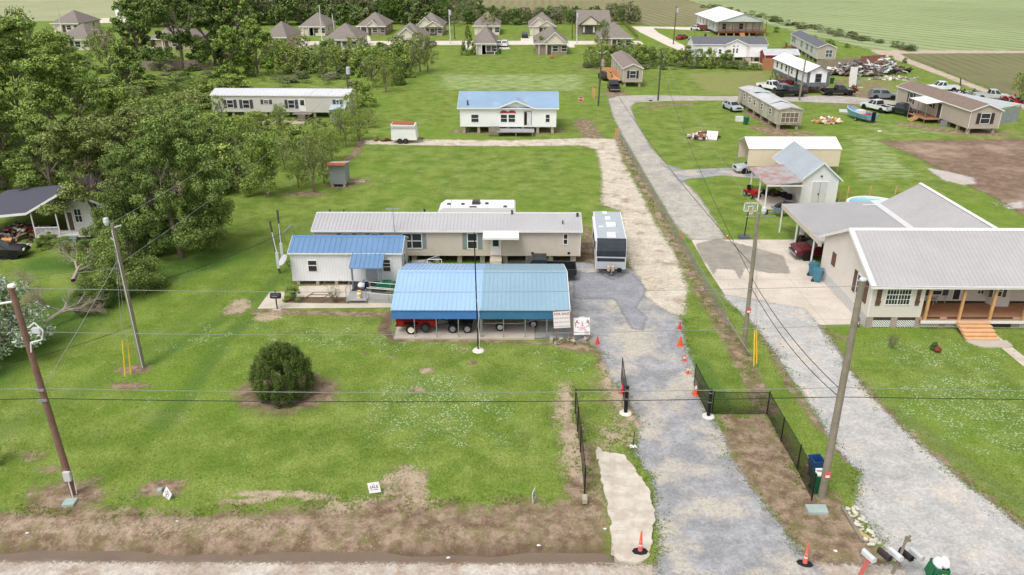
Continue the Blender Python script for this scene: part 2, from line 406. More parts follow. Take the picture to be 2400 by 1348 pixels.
SOIL = [  # (kind, points in the photo, width/feather m, strength)
 ('p', [(-400, 1250), (0, 1200), (110, 1190), (300, 1195), (440, 1205), (560, 1200), (700, 1190), (820, 1175), (900, 1160), (905, 1120), (945, 1095), (990, 1100), (1000, 1150), (1010, 1180), (1090, 1185), (1200, 1175), (1300, 1172), (1330, 1170), (1325, 1120), (1320, 1050), (1305, 950), (1318, 895), (1345, 905), (1345, 960), (1370, 1040), (1395, 1050), (1400, 1130), (1420, 1230), (1450, 1345), (-400, 1345)], 1.7, 1),
 ('p', [(1690, 975), (1790, 970), (1830, 1010), (1880, 1100), (1960, 1170), (2010, 1230), (2060, 1290), (2110, 1348), (1900, 1348), (1830, 1240), (1760, 1150), (1715, 1080), (1690, 1010)], 1.6, 1),
 ('s', [(1447, 320), (1490, 400), (1545, 500), (1600, 600), (1650, 690), (1700, 770), (1745, 850), (1780, 930), (1800, 965)], .7, .8),
 ('s', [(1440, 320), (1475, 400), (1510, 480)], .8, .45),
 ('s', [(1420, 900), (1500, 990), (1440, 1030)], 1.5, .5),
 ('s', [(1425, 830), (1440, 900), (1500, 985)], 1.0, .75),
 ('s', [(1340, 810), (1400, 818), (1430, 830)], .9, .85),
 ('e', (672, 918), 2.9, 2.3, 1.2), ('e', (315, 865), 1.1, .7, 1), ('e', (300, 905), 1.3, .5, .9), ('e', (150, 1170), 2.0, 1.6, .95), ('e', (380, 1145), 1.3, .8, .9),
 ('e', (557, 720), 1.0, 1.5, .85), ('e', (625, 745), 1.3, .6, .75), ('e', (1000, 868), .45, .35, 1), ('e', (978, 914), .5, .35, 1), ('e', (855, 828), .3, .2, .9), ('e', (921, 836), .25, .25, 1), ('e', (1110, 850), .35, .3, 1), ('e', (1085, 815), .4, .25, .9), ('e', (1130, 822), .35, .2, .9),
 ('e', (640, 1158), 2.6, .35, .75), ('e', (560, 1175), 1.5, .3, .7), ('e', (740, 1163), 1.4, .3, .6),
 ('s', [(600, 731), (760, 733), (915, 738), (900, 770), (925, 795)], .45, .85), ('s', [(925, 797), (1130, 799), (1290, 806), (1400, 812)], .25, .85),
 ('p', [(655, 695), (830, 697), (825, 712), (650, 710)], .5, 1.2), ('p', [(725, 605), (950, 610), (1330, 610), (1390, 625), (1395, 560), (1370, 520), (1370, 600), (1000, 596)], .8, 1.0),
 ('p', [(690, 640), (930, 640), (925, 668), (690, 668)], .6, 1), ('p', [(830, 690), (925, 690), (925, 722), (830, 722)], .6, 1.1),
 ('s', [(1395, 560), (1380, 600), (1400, 640)], 1.1, 1), ('e', (715, 455), 2.4, 1.0, .85), ('s', [(850, 325), (835, 360), (800, 385)], .7, .7), ('e', (835, 425), 1.6, 1.2, 1), ('e', (795, 437), 1.8, .8, 1), ('e', (85, 1070), .9, .5, .6), ('e', (120, 1100), 1.2, .4, .6),
 ('s', [(1365, 285), (1375, 300), (1390, 320)], 1.6, .8), ('s', [(1075, 308), (1200, 312), (1305, 308)], 1.4, .8), ('s', [(1780, 300), (1820, 315), (1890, 312)], 1.6, .8),
 ('p', [(1790, 140), (1800, 195), (1750, 200), (1700, 208)], 3, .3), ('s', [(2120, 290), (2230, 310), (2340, 315)], 1.5, .9), ('s', [(1950, 190), (2060, 195), (2000, 215)], 3.5, .55), ('s', [(1810, 200), (2000, 215), (2040, 235)], 4, .7), ('s', [(1900, 235), (1990, 245)], 3, .6),
 ('s', [(1520, 250), (1620, 243)], 1.4, .75), ('s', [(1440, 215), (1450, 228)], 2.0, .9), ('s', [(1760, 265), (1830, 305)], 1.2, .8), ('s', [(1375, 158), (1400, 162)], 4, .5), ('s', [(30, 1280), (70, 1230)], .8, 1),
 ('s', [(1925, 765), (1985, 860), (2060, 945), (2150, 1035), (2300, 1150), (2420, 1250)], .3, .75), ('s', [(1790, 790), (1850, 900), (1905, 980), (1990, 1080)], .3, .7), ('s', [(1925, 790), (1960, 790)], 1.0, .6), ('e', (1905, 1250), 1.5, .8, 1)]
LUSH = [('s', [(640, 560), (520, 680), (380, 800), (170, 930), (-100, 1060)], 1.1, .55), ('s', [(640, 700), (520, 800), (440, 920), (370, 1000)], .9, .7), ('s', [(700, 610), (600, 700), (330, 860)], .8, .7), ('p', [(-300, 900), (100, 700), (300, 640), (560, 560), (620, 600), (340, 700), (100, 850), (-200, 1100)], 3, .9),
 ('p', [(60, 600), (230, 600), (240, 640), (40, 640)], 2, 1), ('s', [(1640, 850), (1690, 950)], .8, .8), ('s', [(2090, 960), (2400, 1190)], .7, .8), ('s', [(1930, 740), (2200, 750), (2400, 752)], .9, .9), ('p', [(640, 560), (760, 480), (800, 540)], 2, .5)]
DRY = [('p', [(1600, 170), (1800, 168), (1830, 225), (1650, 220)], 6, .9), ('s', [(2000, 180), (2100, 215), (2350, 330)], 6, .6), ('s', [(2000, 880), (2150, 1010), (2400, 1190)], 1.0, .5), ('p', [(100, 950), (500, 900), (700, 1000), (500, 1100)], 5, .3)]
CLOV = [('e', (1000, 790), 5.0, 2.2, .75), ('e', (1020, 950), 4.8, 4.2, .85), ('e', (760, 790), 3.8, 2.4, .6), ('e', (1300, 850), 3.2, 3.2, .45), ('e', (470, 790), 3.6, 2.6, .5), ('e', (2200, 830), 5, 2.6, .75), ('e', (2330, 960), 6, 5.5, .85), ('e', (1160, 1000), 3.5, 2.4, .45), ('e', (420, 950), 3.2, 2.0, .3), ('e', (640, 780), 3, 2, .45)]
BLOOM = [('p', [(1000, 170), (1400, 170), (1400, 220), (1000, 215)], 9, .75), ('p', [(900, 250), (1080, 260), (1050, 310), (880, 300)], 5, .4), ('p', [(1520, 300), (1720, 260), (1700, 370), (1560, 360)], 6, .5), ('p', [(1960, 300), (2080, 320), (2200, 420), (2000, 440), (1960, 380)], 5, .7), ('p', [(860, 360), (1400, 350), (1390, 480), (800, 490)], 6, .42), ('p', [(1310, 220), (1400, 240), (1430, 330), (1330, 300)], 5, .45), ('p', [(2000, 270), (2280, 310), (2250, 325), (2000, 320)], 4, .6), ('p', [(1570, 430), (1740, 430), (1690, 540)], 3, .25), ('p', [(640, 60), (1400, 60), (1400, 130), (640, 130)], 20, .3)]
PALE = [('s', [(800, 1180), (960, 1110), (990, 1160)], 1.0, .7), ('s', [(1310, 900), (1330, 1000), (1345, 1100)], .8, .9), ('s', [(1440, 870), (1490, 960), (1440, 1030)], 1.3, .9), ('e', (640, 1158), 3, .8, 1), ('e', (560, 715), 1.6, 2, .8), ('e', (625, 745), 1.6, 1, .9), ('s', [(1447, 320), (1545, 500), (1640, 670)], .8, .45), ('s', [(0, 1230), (300, 1235), (700, 1230)], .7, .5), ('s', [(990, 910), (1000, 868)], .6, .7), ('s', [(1840, 1100), (1790, 1010)], .8, .3)]
WET_DARK = [('s', [(-200, 1312), (0, 1312), (400, 1312), (700, 1308)], .9, .8), ('s', [(900, 1312), (1430, 1302)], .9, 1), ('p', [(725, 605), (1330, 610), (1390, 625), (1370, 600), (1000, 596)], .8, .8), ('e', (672, 918), 2.7, 2.2, .6), ('p', [(655, 695), (830, 697), (825, 712), (650, 710)], .5, .9), ('s', [(915, 740), (900, 770), (925, 797)], .7, .8)]  # darker soil: the wet ditch, ground under the long home, beds, mulch ring
def paint(lst, X, Y):
    out = np.zeros(X.shape, np.float32)
    for it in lst:
        if it[0] == 'e':
            c = G(*it[1]); d = np.hypot((X - c.x) / it[2], (Y - c.y) / it[3]); v = np.clip(1.5 - d * 1.05, 0, 1) * it[4]
        elif it[0] == 's': v = np.clip(1.45 - seg_dist(X, Y, W2(it[1])) / it[2] * .95, 0, 1) * it[3]
        else: v = np.clip(.5 + sdf(X, Y, W2(it[1])) / it[2], 0, 1) * it[3]
        out = np.maximum(out, v)
    return out
GX = axis_pts([(-900, -200, 50), (-200, -70, 4), (-70, -34, 1.2), (-34, 44, .27), (44, 90, 1), (90, 260, 5), (260, 1100, 60)])
GY = axis_pts([(-120, 20, 14), (20, 24, .8), (24, 58, .22), (58, 120, .5), (120, 250, 2.2), (250, 500, 10), (500, 3200, 100)])
def gattr(X, Y): return {'soil': paint(SOIL, X, Y), 'lush': paint(LUSH, X, Y), 'dry': paint(DRY, X, Y), 'clover': paint(CLOV, X, Y), 'bloom': paint(BLOOM, X, Y), 'pale': paint(PALE, X, Y), 'wet_dark': paint(WET_DARK, X, Y)}
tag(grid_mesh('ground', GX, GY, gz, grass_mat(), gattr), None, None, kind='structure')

# ------------------------------------------------------------------ sheets laid on the ground
def sheet(name, pts, mat, lvl, cell=.3, ragged=.5, world=False, kind='structure'):
    P_ = pts if world else W2(pts); xs = [p[0] for p in P_]; ys = [p[1] for p in P_]
    mg = ragged + cell
    X = np.arange(min(xs) - mg, max(xs) + mg + cell, cell, dtype=np.float32); Y = np.arange(min(ys) - mg, max(ys) + mg + cell, cell, dtype=np.float32)
    o = grid_mesh(name, X, Y, lambda a, b: np.full(a.shape, .004 * lvl, np.float32), mat, lambda a, b: {'edge': sdf(a, b, P_)}, keep=lambda a, b: sdf(a, b, P_) > -mg)
    o['kind'] = kind; return o
def ragged_alpha(s, amp, soft=.06, scale=1.3, off=0.0):
    p = s.pos(); n = s.math('ADD', s.math('MULTIPLY', s.noise(p, scale, 5, .7), .6), s.math('MULTIPLY', s.noise(p, scale * 6, 4, .75), .4))
    v = s.math('ADD', s.attr('edge'), s.math('MULTIPLY', s.math('SUBTRACT', n, .5 - off), amp * 2.2))
    if amp > .2: v = s.math('ADD', v, s.math('MULTIPLY', s.math('SUBTRACT', s.noise(p, 7, 4, .85), .5), min(2.0, amp * 3.2)))
    s.alpha(s.ss(v, -soft, soft))
def gravel_mat(name, a, b, patch=None, ps=.25, pt=(.5, .7), amp=.45, speck=8, holes=0.0, green=0.0, sc=1.3):
    s = NT(name); p = s.pos()
    c = s.mix(s.ss(s.noise(p, .7, 4, .65), .35, .68), lin(a), lin(b))
    if patch: c = s.mix(s.math('MULTIPLY', s.ss(s.noise(p, ps, 4, .6), *pt), .85), c, lin(patch))
    v = s.voro(p, speck, 'Color'); vv = s.sep(v, 0)
    k = s.math('ADD', .8, s.math('MULTIPLY', vv, .26)); k = s.math('MULTIPLY', k, s.math('ADD', .72, s.math('MULTIPLY', s.noise(p, 3, 6, .85), .56)))
    gc = s.N('ShaderNodeCombineColor'); [s.L(k, gc.inputs[i]) for i in range(3)]
    c = s.mix(1.0, c, gc.outputs[0], 'MULTIPLY')
    if green: c = s.mix(s.math('MULTIPLY', s.ss(s.noise(p, .9, 6, .75), .6, .68), green), c, lin((112, 134, 70)))
    gr_ = s.noise(p, 13, 3, .9); c = s.mix(s.math('MULTIPLY', s.ss(gr_, .55, .75), .5), c, tuple(min(1, q * 1.25) for q in lin(b))); c = s.mix(s.math('MULTIPLY', s.ss(gr_, .45, .28), .5), c, tuple(q * .55 for q in lin(a))); s.bump(vv, .25, .02); s.fin(c, .95, .2)
    ragged_alpha(s, amp, .16, sc)
    return s.m
def plain_mat(name, a, b, scale=.8, amp=.05, rough=.9, joint=None, spec=.2, soft=.02, crack=False):
    s = NT(name); p = s.pos(); c = s.mix(s.ss(s.noise(p, scale, 5, .65), .3, .7), lin(a), lin(b))
    c = s.mix(s.math('MULTIPLY', s.ss(s.noise(p, scale * 14, 3, .7), .35, .75), .3), c, tuple(x * .72 for x in lin(a)))
    if crack: c = s.mix(s.math('MULTIPLY', s.ss(s.voro(p, .35, 'Distance', 'DISTANCE_TO_EDGE'), .012, .004), .45), c, tuple(x * .4 for x in lin(a)))
    if joint:
        for ax in (0, 1):
            fr = s.math('FRACT', s.math('DIVIDE', s.sep(p, ax), joint)); c = s.mix(s.math('MULTIPLY', s.math('LESS_THAN', fr, .012), .4), c, tuple(x * .35 for x in lin(a)))
    s.fin(c, rough, spec); ragged_alpha(s, amp, soft)
    return s.m
GRV = gravel_mat('blue_grey_gravel', (148, 148, 151), (176, 175, 177), (198, 189, 174), .3, (.46, .62), .5, 9, green=.5)
LIME = gravel_mat('cream_limestone', (200, 188, 169), (218, 208, 192), (164, 148, 124), .5, (.5, .68), 1.15, 7)
GRV2 = gravel_mat('pale_gravel', (178, 177, 176), (200, 197, 193), (208, 197, 184), .3, (.5, .7), .45, 9, green=.25)
LANE = gravel_mat('worn_lane_gravel', (176, 170, 160), (198, 191, 181), (160, 158, 158), .2, (.5, .7), .55, 6, green=.3)
SHO = gravel_mat('shoulder_shells', (180, 166, 152), (208, 199, 190), (160, 136, 116), .9, (.52, .7), .3, 8)
ASP = plain_mat('asphalt', (140, 138, 138), (158, 156, 154), .6, .06)
PADM = plain_mat('pad_concrete', (198, 186, 172), (218, 208, 196), .35, .05, joint=3.7)
WALKM = plain_mat('walk_concrete', (196, 184, 168), (212, 202, 188), .8, .02, joint=1.5, soft=.01)
DARKC = plain_mat('patched_concrete', (148, 141, 132), (170, 161, 150), .8, .3, soft=.05)
GRV3 = gravel_mat('fresh_dark_gravel', (146, 147, 153), (160, 160, 165), None, amp=.25)
DUST = gravel_mat('field_soil', (124, 102, 86), (148, 124, 107), (176, 154, 134), .12, (.5, .7), 1.0, 2)
TRACK = gravel_mat('farm_track_soil', (186, 166, 148), (206, 190, 174), (160, 150, 110), .15, (.55, .7), 1.0, 3)
ROADC = plain_mat('pale_road_concrete', (214, 202, 188), (226, 217, 205), .2, .1)
PUD = plain_mat('puddle_silt', (190, 178, 168), (206, 198, 190), .5, .9, rough=.35, spec=.5, soft=.12)
s_ = sheet
s_('road', [(-260, 26.1), (220, 26.3), (220, 14), (-260, 14)], ASP, 2, 2.0, .2, world=True)
s_('road_shoulder', [(-260, 24.9), (-260, 27.02), (-20, 26.95), (4.5, 26.98), (9, 27.1), (30, 27.0), (220, 27), (220, 24.9)], SHO, 3, .6, .4, world=True)
s_('gravel_driveway', [(1338, 612), (1475, 628), (1500, 650), (1505, 690), (1560, 730), (1598, 745), (1605, 800), (1625, 860), (1640, 940), (1690, 1010), (1715, 1080), (1765, 1150), (1830, 1230), (1880, 1300), (1935, 1352), (1530, 1352), (1548, 1300), (1538, 1200), (1532, 1120), (1485, 1060), (1505, 1000), (1470, 940), (1430, 880), (1405, 818), (1340, 792), (1250, 794), (1250, 738), (1325, 700)], GRV, 4, .22, .5)
s_('limestone_driveway', [(855, 329), (1000, 327), (1200, 329), (1370, 324), (1442, 326), (1460, 380), (1500, 450), (1535, 520), (1585, 600), (1612, 680), (1600, 738), (1545, 746), (1500, 690), (1482, 640), (1468, 600), (1455, 495), (1412, 480), (1410, 400), (1398, 350), (1360, 341), (1200, 343), (1000, 341), (855, 338)], LIME, 2, .35, .8)
s_('fresh_gravel_patch', [(1345, 640), (1480, 640), (1510, 670), (1512, 688), (1490, 720), (1515, 745), (1505, 775), (1480, 770), (1440, 700), (1345, 700)], GRV3, 5, .3, .3)
s_('lane', [(1425, 232), (1450, 225), (1500, 223), (1700, 226), (1950, 224), (2060, 232), (2110, 240), (2090, 250), (1990, 243), (1800, 236), (1600, 236), (1490, 240), (1478, 252), (1490, 285), (1525, 345), (1560, 383), (1640, 462), (1690, 540), (1700, 562), (1620, 562), (1585, 530), (1530, 440), (1490, 370), (1455, 310), (1436, 270)], LANE, 2, .6, .7)
s_('carport_drive', [(1545, 380), (1600, 398), (1740, 392), (1790, 396), (1800, 420), (1690, 412), (1610, 420), (1595, 428), (1570, 400)], GRV, 3, .4, .6)
s_('concrete_pad', [(1620, 562), (1880, 562), (1935, 652), (2022, 760), (1920, 762), (1885, 730), (1700, 694), (1655, 625)], PADM, 3, .4, .1)
s_('patched_pad', [(1632, 572), (1680, 560), (1760, 578), (1835, 600), (1852, 642), (1800, 640), (1745, 628), (1735, 655), (1720, 632), (1680, 630), (1672, 645), (1660, 622), (1640, 600)], DARKC, 4, .22, .4)
s_('neighbour_gravel_drive', [(1690, 690), (1885, 724), (1920, 764), (1950, 800), (1985, 860), (2040, 930), (2120, 1010), (2250, 1125), (2410, 1248), (2520, 1352), (2135, 1352), (2085, 1300), (2005, 1190), (2020, 1110), (1975, 1070), (1910, 965), (1835, 855), (1775, 770)], GRV2, 5, .25, .5)
def rough_slab(name, pts, h, mat, seed):
    rg = random.Random(seed); P_ = W2(pts); out = []
    for (a, b_), (c, d) in zip(P_, P_[1:] + P_[:1]):
        n = max(2, int(math.hypot(c - a, d - b_) / .22))
        for i in range(n): k = i / n; out.append((a + (c - a) * k + rg.uniform(-.07, .07), b_ + (d - b_) * k + rg.uniform(-.06, .06)))
    b = MB(); b.ext(out, -.2, h, mat, 'z'); return tag(b.build(name), None, None, kind='structure')
CSL = NT('cracked_slab'); _p = CSL.pos(); _c = CSL.mix(CSL.ss(CSL.noise(_p, 1.1, 6, .7), .35, .65), lin((188, 176, 160)), lin((214, 205, 192))); _c = CSL.mix(CSL.math('MULTIPLY', CSL.ss(CSL.noise(CSL.mapv(_p, (.5, 2.2, 1)), 1.4, 6, .8), .55, .72), .55), _c, lin((150, 142, 132))); _c = CSL.mix(CSL.math('MULTIPLY', CSL.ss(CSL.noise(_p, 3.5, 6, .8), .58, .7), .4), _c, lin((150, 138, 122))); CSL.bump(CSL.noise(_p, 9, 4, .8), .4, .03); CSL.fin(_c, .95, .2)
rough_slab('culvert_slab', [(1400, 1062), (1462, 1068), (1490, 1105), (1520, 1150), (1534, 1200), (1530, 1260), (1520, 1315), (1490, 1325), (1448, 1315), (1434, 1290), (1432, 1230), (1420, 1170), (1408, 1120)], .11, CSL.m, 5)
rough_slab('slab_fragment', [(1394, 1060), (1404, 1050), (1412, 1060), (1408, 1078), (1397, 1080)], .09, CSL.m, 6)
s_('garden_walk', [(603, 724), (632, 685), (668, 683), (664, 710), (818, 712), (826, 690), (838, 700), (920, 712), (920, 721)], WALKM, 3, .15, .05)
s_('garden_pad', [(700, 671), (830, 668), (826, 697), (690, 697)], WALKM, 4, .15, .05)
s_('dirt_lot', [(2060, 331), (2400, 326), (2600, 326), (2600, 560), (2400, 506), (2330, 462), (2260, 430), (2200, 394), (2130, 360)], DUST, 2, .6, 1.0)
for q in ([(2170, 392), (2200, 398), (2280, 416), (2290, 430), (2260, 434), (2215, 424), (2185, 405)], [(2320, 474), (2345, 478), (2335, 482)], [(2350, 480), (2400, 470), (2400, 488), (2360, 490)]): s_('puddle', q, PUD, 3, .3, .8)
s_('front_walk', [(2306, 782), (2325, 777), (2420, 851), (2480, 900), (2440, 900), (2400, 860)], WALKM, 3, .2, .05)
s_('back_street', [(680, 97), (1000, 96), (1500, 96), (1510, 104), (1000, 106), (680, 107)], ROADC, 3, 1.0, .1)
s_('farm_lane', [(1480, 62), (1640, 64), (1700, 68), (1740, 78), (1700, 80), (1640, 72), (1530, 66), (1545, 78), (1620, 115), (1700, 138), (1840, 150), (1830, 158), (1700, 150), (1600, 122), (1560, 105), (1500, 76)], ROADC, 3, 1.2, .3)
for q in ([(1085, 107), (1122, 107), (1128, 118), (1090, 118)], [(1172, 107), (1192, 107), (1195, 116), (1168, 116)], [(1325, 104), (1345, 104), (1348, 112), (1335, 112)], [(1222, 86), (1262, 84), (1258, 96), (1220, 96)], [(835, 84), (865, 84), (870, 96), (840, 96)], [(690, 90), (706, 84), (720, 96), (700, 97)], [(690, 107), (735, 107), (740, 113), (715, 115)], [(905, 107), (940, 107), (945, 112), (900, 112)]): s_('house_drive', q, ROADC, 4, 1.0, .2)
s_('carport_lane_left', [(-80, 640), (-80, 560), (30, 566), (75, 572), (60, 590), (0, 612)], GRV, 2, .3, .5)
s_('worn_track', [(560, 286), (660, 283), (720, 285), (720, 291), (640, 291), (560, 292)], TRACK, 2, .6, 1)
s_('farm_yard', [(170, 48), (260, 42), (330, 46), (330, 52), (200, 55)], ROADC, 2, 2, 1)

def rows_mat(name, soil, crop, ang, spacing, amp=.5, cov=.5, wob=.25, edge=2.0):
    s = NT(name); p = s.pos(); r_ = s.mapv(p, (1, 1, 1), (0, 0, ang)); x = s.sep(r_, 0)
    x = s.math('ADD', x, s.math('MULTIPLY', s.noise(p, .05, 2), wob * 4))
    st = s.math('ABSOLUTE', s.math('SUBTRACT', s.math('FRACT', s.math('DIVIDE', x, spacing)), .5))
    k = s.ss(s.math('ADD', s.math('MULTIPLY', st, 2), s.math('MULTIPLY', s.math('SUBTRACT', s.noise(s.mapv(p, (1, 1, 1)), .5, 5, .8), .5), 1.2)), cov - .3, cov + .3)
    big = s.ss(s.noise(p, .012, 4, .6), .35, .65)
    cr = s.mix(big, lin(crop), tuple(min(1, v * 1.25) for v in lin(crop)))
    so = s.mix(s.ss(s.noise(p, .04, 4, .7), .35, .65), lin(soil), tuple(v * .8 for v in lin(soil)))
    c = s.mix(s.math('MULTIPLY', k, amp), so, cr); s.fin(c, .95, .1); ragged_alpha(s, edge, .4, .15)
    return s.m
def rowang(a, b):                         # direction of the rows from two photo points
    p, q = G(*a), G(*b); return math.atan2(p.x - q.x, q.y - p.y) if q.y > p.y else math.atan2(q.x - p.x, p.y - q.y)
F1 = rows_mat('cane_rows', (150, 128, 106), (122, 132, 86), -rowang((1210, 30), (1228, -20)), 3.6, .9, .5)
F2 = rows_mat('slanted_cane_rows', (156, 136, 114), (112, 124, 78), -rowang((1641, 58), (1485, 15)), 3.6, .95, .5)
F3 = rows_mat('green_field_rows', (150, 144, 108), (140, 160, 114), -rowang((2100, 60), (1700, 20)), 6.0, .9, .36, 1.2)
F4 = rows_mat('young_field_rows', (134, 118, 96), (106, 122, 72), -rowang((2250, 165), (2160, 130)), 2.8, .8, .5, .6)
F5 = rows_mat('left_field', (170, 166, 136), (152, 164, 118), -rowang((300, 20), (200, 5)), 2, .7, .4)
s_('crop_field', [(1060, 52), (1080, -20), (1060, -60), (1460, -60), (1480, 0), (1500, 55)], F1, 1, 8, 2)
s_('crop_field', [(1480, 58), (1440, -60), (1500, -60), (1600, -2), (1760, 45), (1700, 62)], F2, 2, 8, 2)
s_('green_field', [(1600, -3), (1560, -70), (3200, -90), (3200, 118), (2400, 118), (2060, 122), (1960, 96), (1830, 66), (1740, 42)], F3, 3, 8, 3)
s_('young_crop_field', [(2110, 126), (2400, 125), (3000, 140), (3000, 420), (2480, 262), (2300, 200), (2190, 158), (2120, 134)], F4, 4, 3, 2)
s_('farm_track', [(2035, 118), (2100, 118), (2400, 119), (3000, 123), (3000, 127), (2400, 125), (2110, 126), (2130, 138), (2200, 165), (2300, 204), (2400, 245), (2480, 275), (2440, 275), (2340, 232), (2230, 188), (2130, 150), (2075, 134)], TRACK, 5, 2.0, 1.2)
s_('far_pasture', [(-500, 44), (-300, -60), (560, -60), (520, 10), (400, 32), (240, 46), (0, 52)], F5, 1, 10, 2)

wb = NT('ditch_water_surface'); wb.fin(wb.mix(wb.noise(wb.pos(), .8, 4), lin((112, 94, 78)), lin((134, 118, 102))), .35, .5)
b = MB(); b.box(-60, 4.6, 26.9, 28.1, -.5, -.36, wb.m); tag(b.build('ditch_water'), None, None, kind='structure')

# ------------------------------------------------------------------ vegetation
def leafmat(name, a, b, trans=.25, flower=None):
    s = NT(name); r_ = s.N('ShaderNodeNewGeometry').outputs['Random Per Island']; oc = s.N('ShaderNodeObjectInfo').outputs['Color']
    c = s.mix(s.ss(r_, .0, 1.0), lin(a), lin(b)); c = s.mix(1.0, c, oc, 'MULTIPLY')
    if flower: c = s.mix(s.math('LESS_THAN', r_, flower[0]), c, lin(flower[1]))
    s.fin(c, .7, .25); tl = s.N('ShaderNodeBsdfTranslucent'); s.L(c, tl.inputs[0]); mx = s.N('ShaderNodeMixShader'); mx.inputs[0].default_value = trans
    s.L(s.p.outputs[0], mx.inputs[1]); s.L(tl.outputs[0], mx.inputs[2]); s.L(mx.outputs[0], s.out.inputs[0]); return s.m
LEAF = leafmat('leaves', (80, 104, 50), (180, 194, 128), .12); LEAFW = leafmat('leaves_with_white_bloom', (104, 128, 84), (150, 168, 120), .2, (.5, (226, 232, 220)))
BARK = M('bark', (126, 114, 100), .95, .25, 3); BARKP = M('pale_dead_bark', (168, 154, 142), .95, .2, 3)
def leaves(rng, cen, rad, per, size, shell=.55, flat=.5, jit=.35):
    n = len(cen); N = n * per; c = np.repeat(cen, per, 0); r = np.repeat(rad, per, 0)
    d = rng.normal(size=(N, 3)); d /= np.linalg.norm(d, axis=1, keepdims=True); k = rng.random((N, 1)) ** (1 - shell)
    p = c + d * k * r
    nrm = d * .6 + rng.normal(size=(N, 3)) * .5 + np.array([0, 0, flat]); nrm /= np.linalg.norm(nrm, axis=1, keepdims=True)
    t = np.cross(nrm, rng.normal(size=(N, 3))); t /= np.linalg.norm(t, axis=1, keepdims=True); u = np.cross(nrm, t)
    s = (size * (1 - jit + 2 * jit * rng.random((N, 1)))); a = t * s; b_ = u * s * .6
    v = np.stack([p - a, p + b_ * .9 - a * .1, p + a, p - b_ * .9 + a * .15], 1).reshape(-1, 3)
    return v, np.arange(N * 4).reshape(-1, 4)
def crown_mesh(name, seed, kind, ls, dens):
    rng = np.random.default_rng(seed)
    if kind == 'broad':
        n = 150; nl = 17; th = rng.random(nl) * 6.28; z = np.linspace(0, 1, nl) ** .9; rr = np.sqrt(rng.random(nl)); prof = np.sin(np.clip(z * .8 + .2, 0, 1) * math.pi) ** .55
        cen = np.stack([np.cos(th) * rr * prof * .4, np.sin(th) * rr * prof * .4, .13 + z * .78], 1); cen = cen[rng.integers(0, nl, n)] + rng.normal(size=(n, 3)) * np.array([[.075, .075, .06]]); cen[:, 2] = np.clip(cen[:, 2], .06, .97); rad = rng.uniform(.035, .085, (n, 1)) * np.array([[1.1, 1.1, .6]])
        v, q = leaves(rng, cen, rad, int(125 * dens), ls * .82)
    elif kind == 'airy':
        n = 70; th = rng.random(n) * 6.28; z = rng.random(n) ** .8; rr = np.sqrt(rng.random(n)); prof = .35 + .65 * np.sin(np.clip(z, 0, 1) * math.pi) ** .6
        cen = np.stack([np.cos(th) * rr * prof * .43, np.sin(th) * rr * prof * .43, .14 + z * .8], 1); rad = rng.uniform(.05, .11, (n, 1)) * np.array([[1, 1, 1.1]])
        v, q = leaves(rng, cen, rad, int(52 * dens), ls * .85, .3, .2)
    elif kind == 'bush':
        n = 40; th = rng.random(n) * 6.28; z = rng.random(n) ** 1.1; rr = np.sqrt(rng.random(n)); prof = np.sqrt(np.clip(1 - (z * .95) ** 2, 0, 1))
        cen = np.stack([np.cos(th) * rr * prof * .42, np.sin(th) * rr * prof * .42, .06 + z * .82], 1); rad = rng.uniform(.08, .15, (n, 1)) * np.array([[1, 1, .9]])
        v, q = leaves(rng, cen, rad, int(200 * dens), ls, .6, .4)
    elif kind == 'round':                  # clipped looking evergreen with cone top
        n = 260; th = rng.random(n) * 6.28; z = rng.random(n); prof = np.where(z < .35, .84 + .16 * np.sin(z / .35 * 1.57), np.cos((z - .35) / .68 * 1.45) ** .8) * np.where(np.arange(n) % 4 == 0, .5, 1) * (1 + .10 * np.sin(3 * th + 1) + .07 * np.sin(7 * th + z * 6) + rng.normal(size=n) * .05)
        cen = np.stack([np.cos(th) * prof * .41, np.sin(th) * prof * .41, .04 + z * .86], 1); rad = rng.uniform(.035, .075, (n, 1)) * np.array([[1, 1, 1.9]])
        v, q = leaves(rng, cen, rad, int(110 * dens), ls * .78, .5, .7, .5)
    elif kind == 'cone':
        n = 60; th = rng.random(n) * 6.28; z = rng.random(n) ** 1.3; prof = 1 - z * .9
        cen = np.stack([np.cos(th) * prof * .36, np.sin(th) * prof * .36, .05 + z * .88], 1); rad = rng.uniform(.06, .13, (n, 1)) * np.array([[1, 1, .9]]) * (1.1 - z[:, None] * .6)
        v, q = leaves(rng, cen, rad, int(120 * dens), ls, .5, .3)
    elif kind == 'twiggy':
        n = 50; th = rng.random(n) * 6.28; z = rng.random(n); rr = np.sqrt(rng.random(n))
        cen = np.stack([np.cos(th) * rr * (.2 + z * .3), np.sin(th) * rr * (.2 + z * .3), .1 + z * .85], 1); rad = rng.uniform(.04, .08, (n, 1)) * np.ones((1, 3))
        v, q = leaves(rng, cen, rad, int(26 * dens), ls * .7, .3, .2)
    me = fast_mesh(name, v, q); me.materials.append(LEAFW if name.startswith('bloom') else LEAF); return me
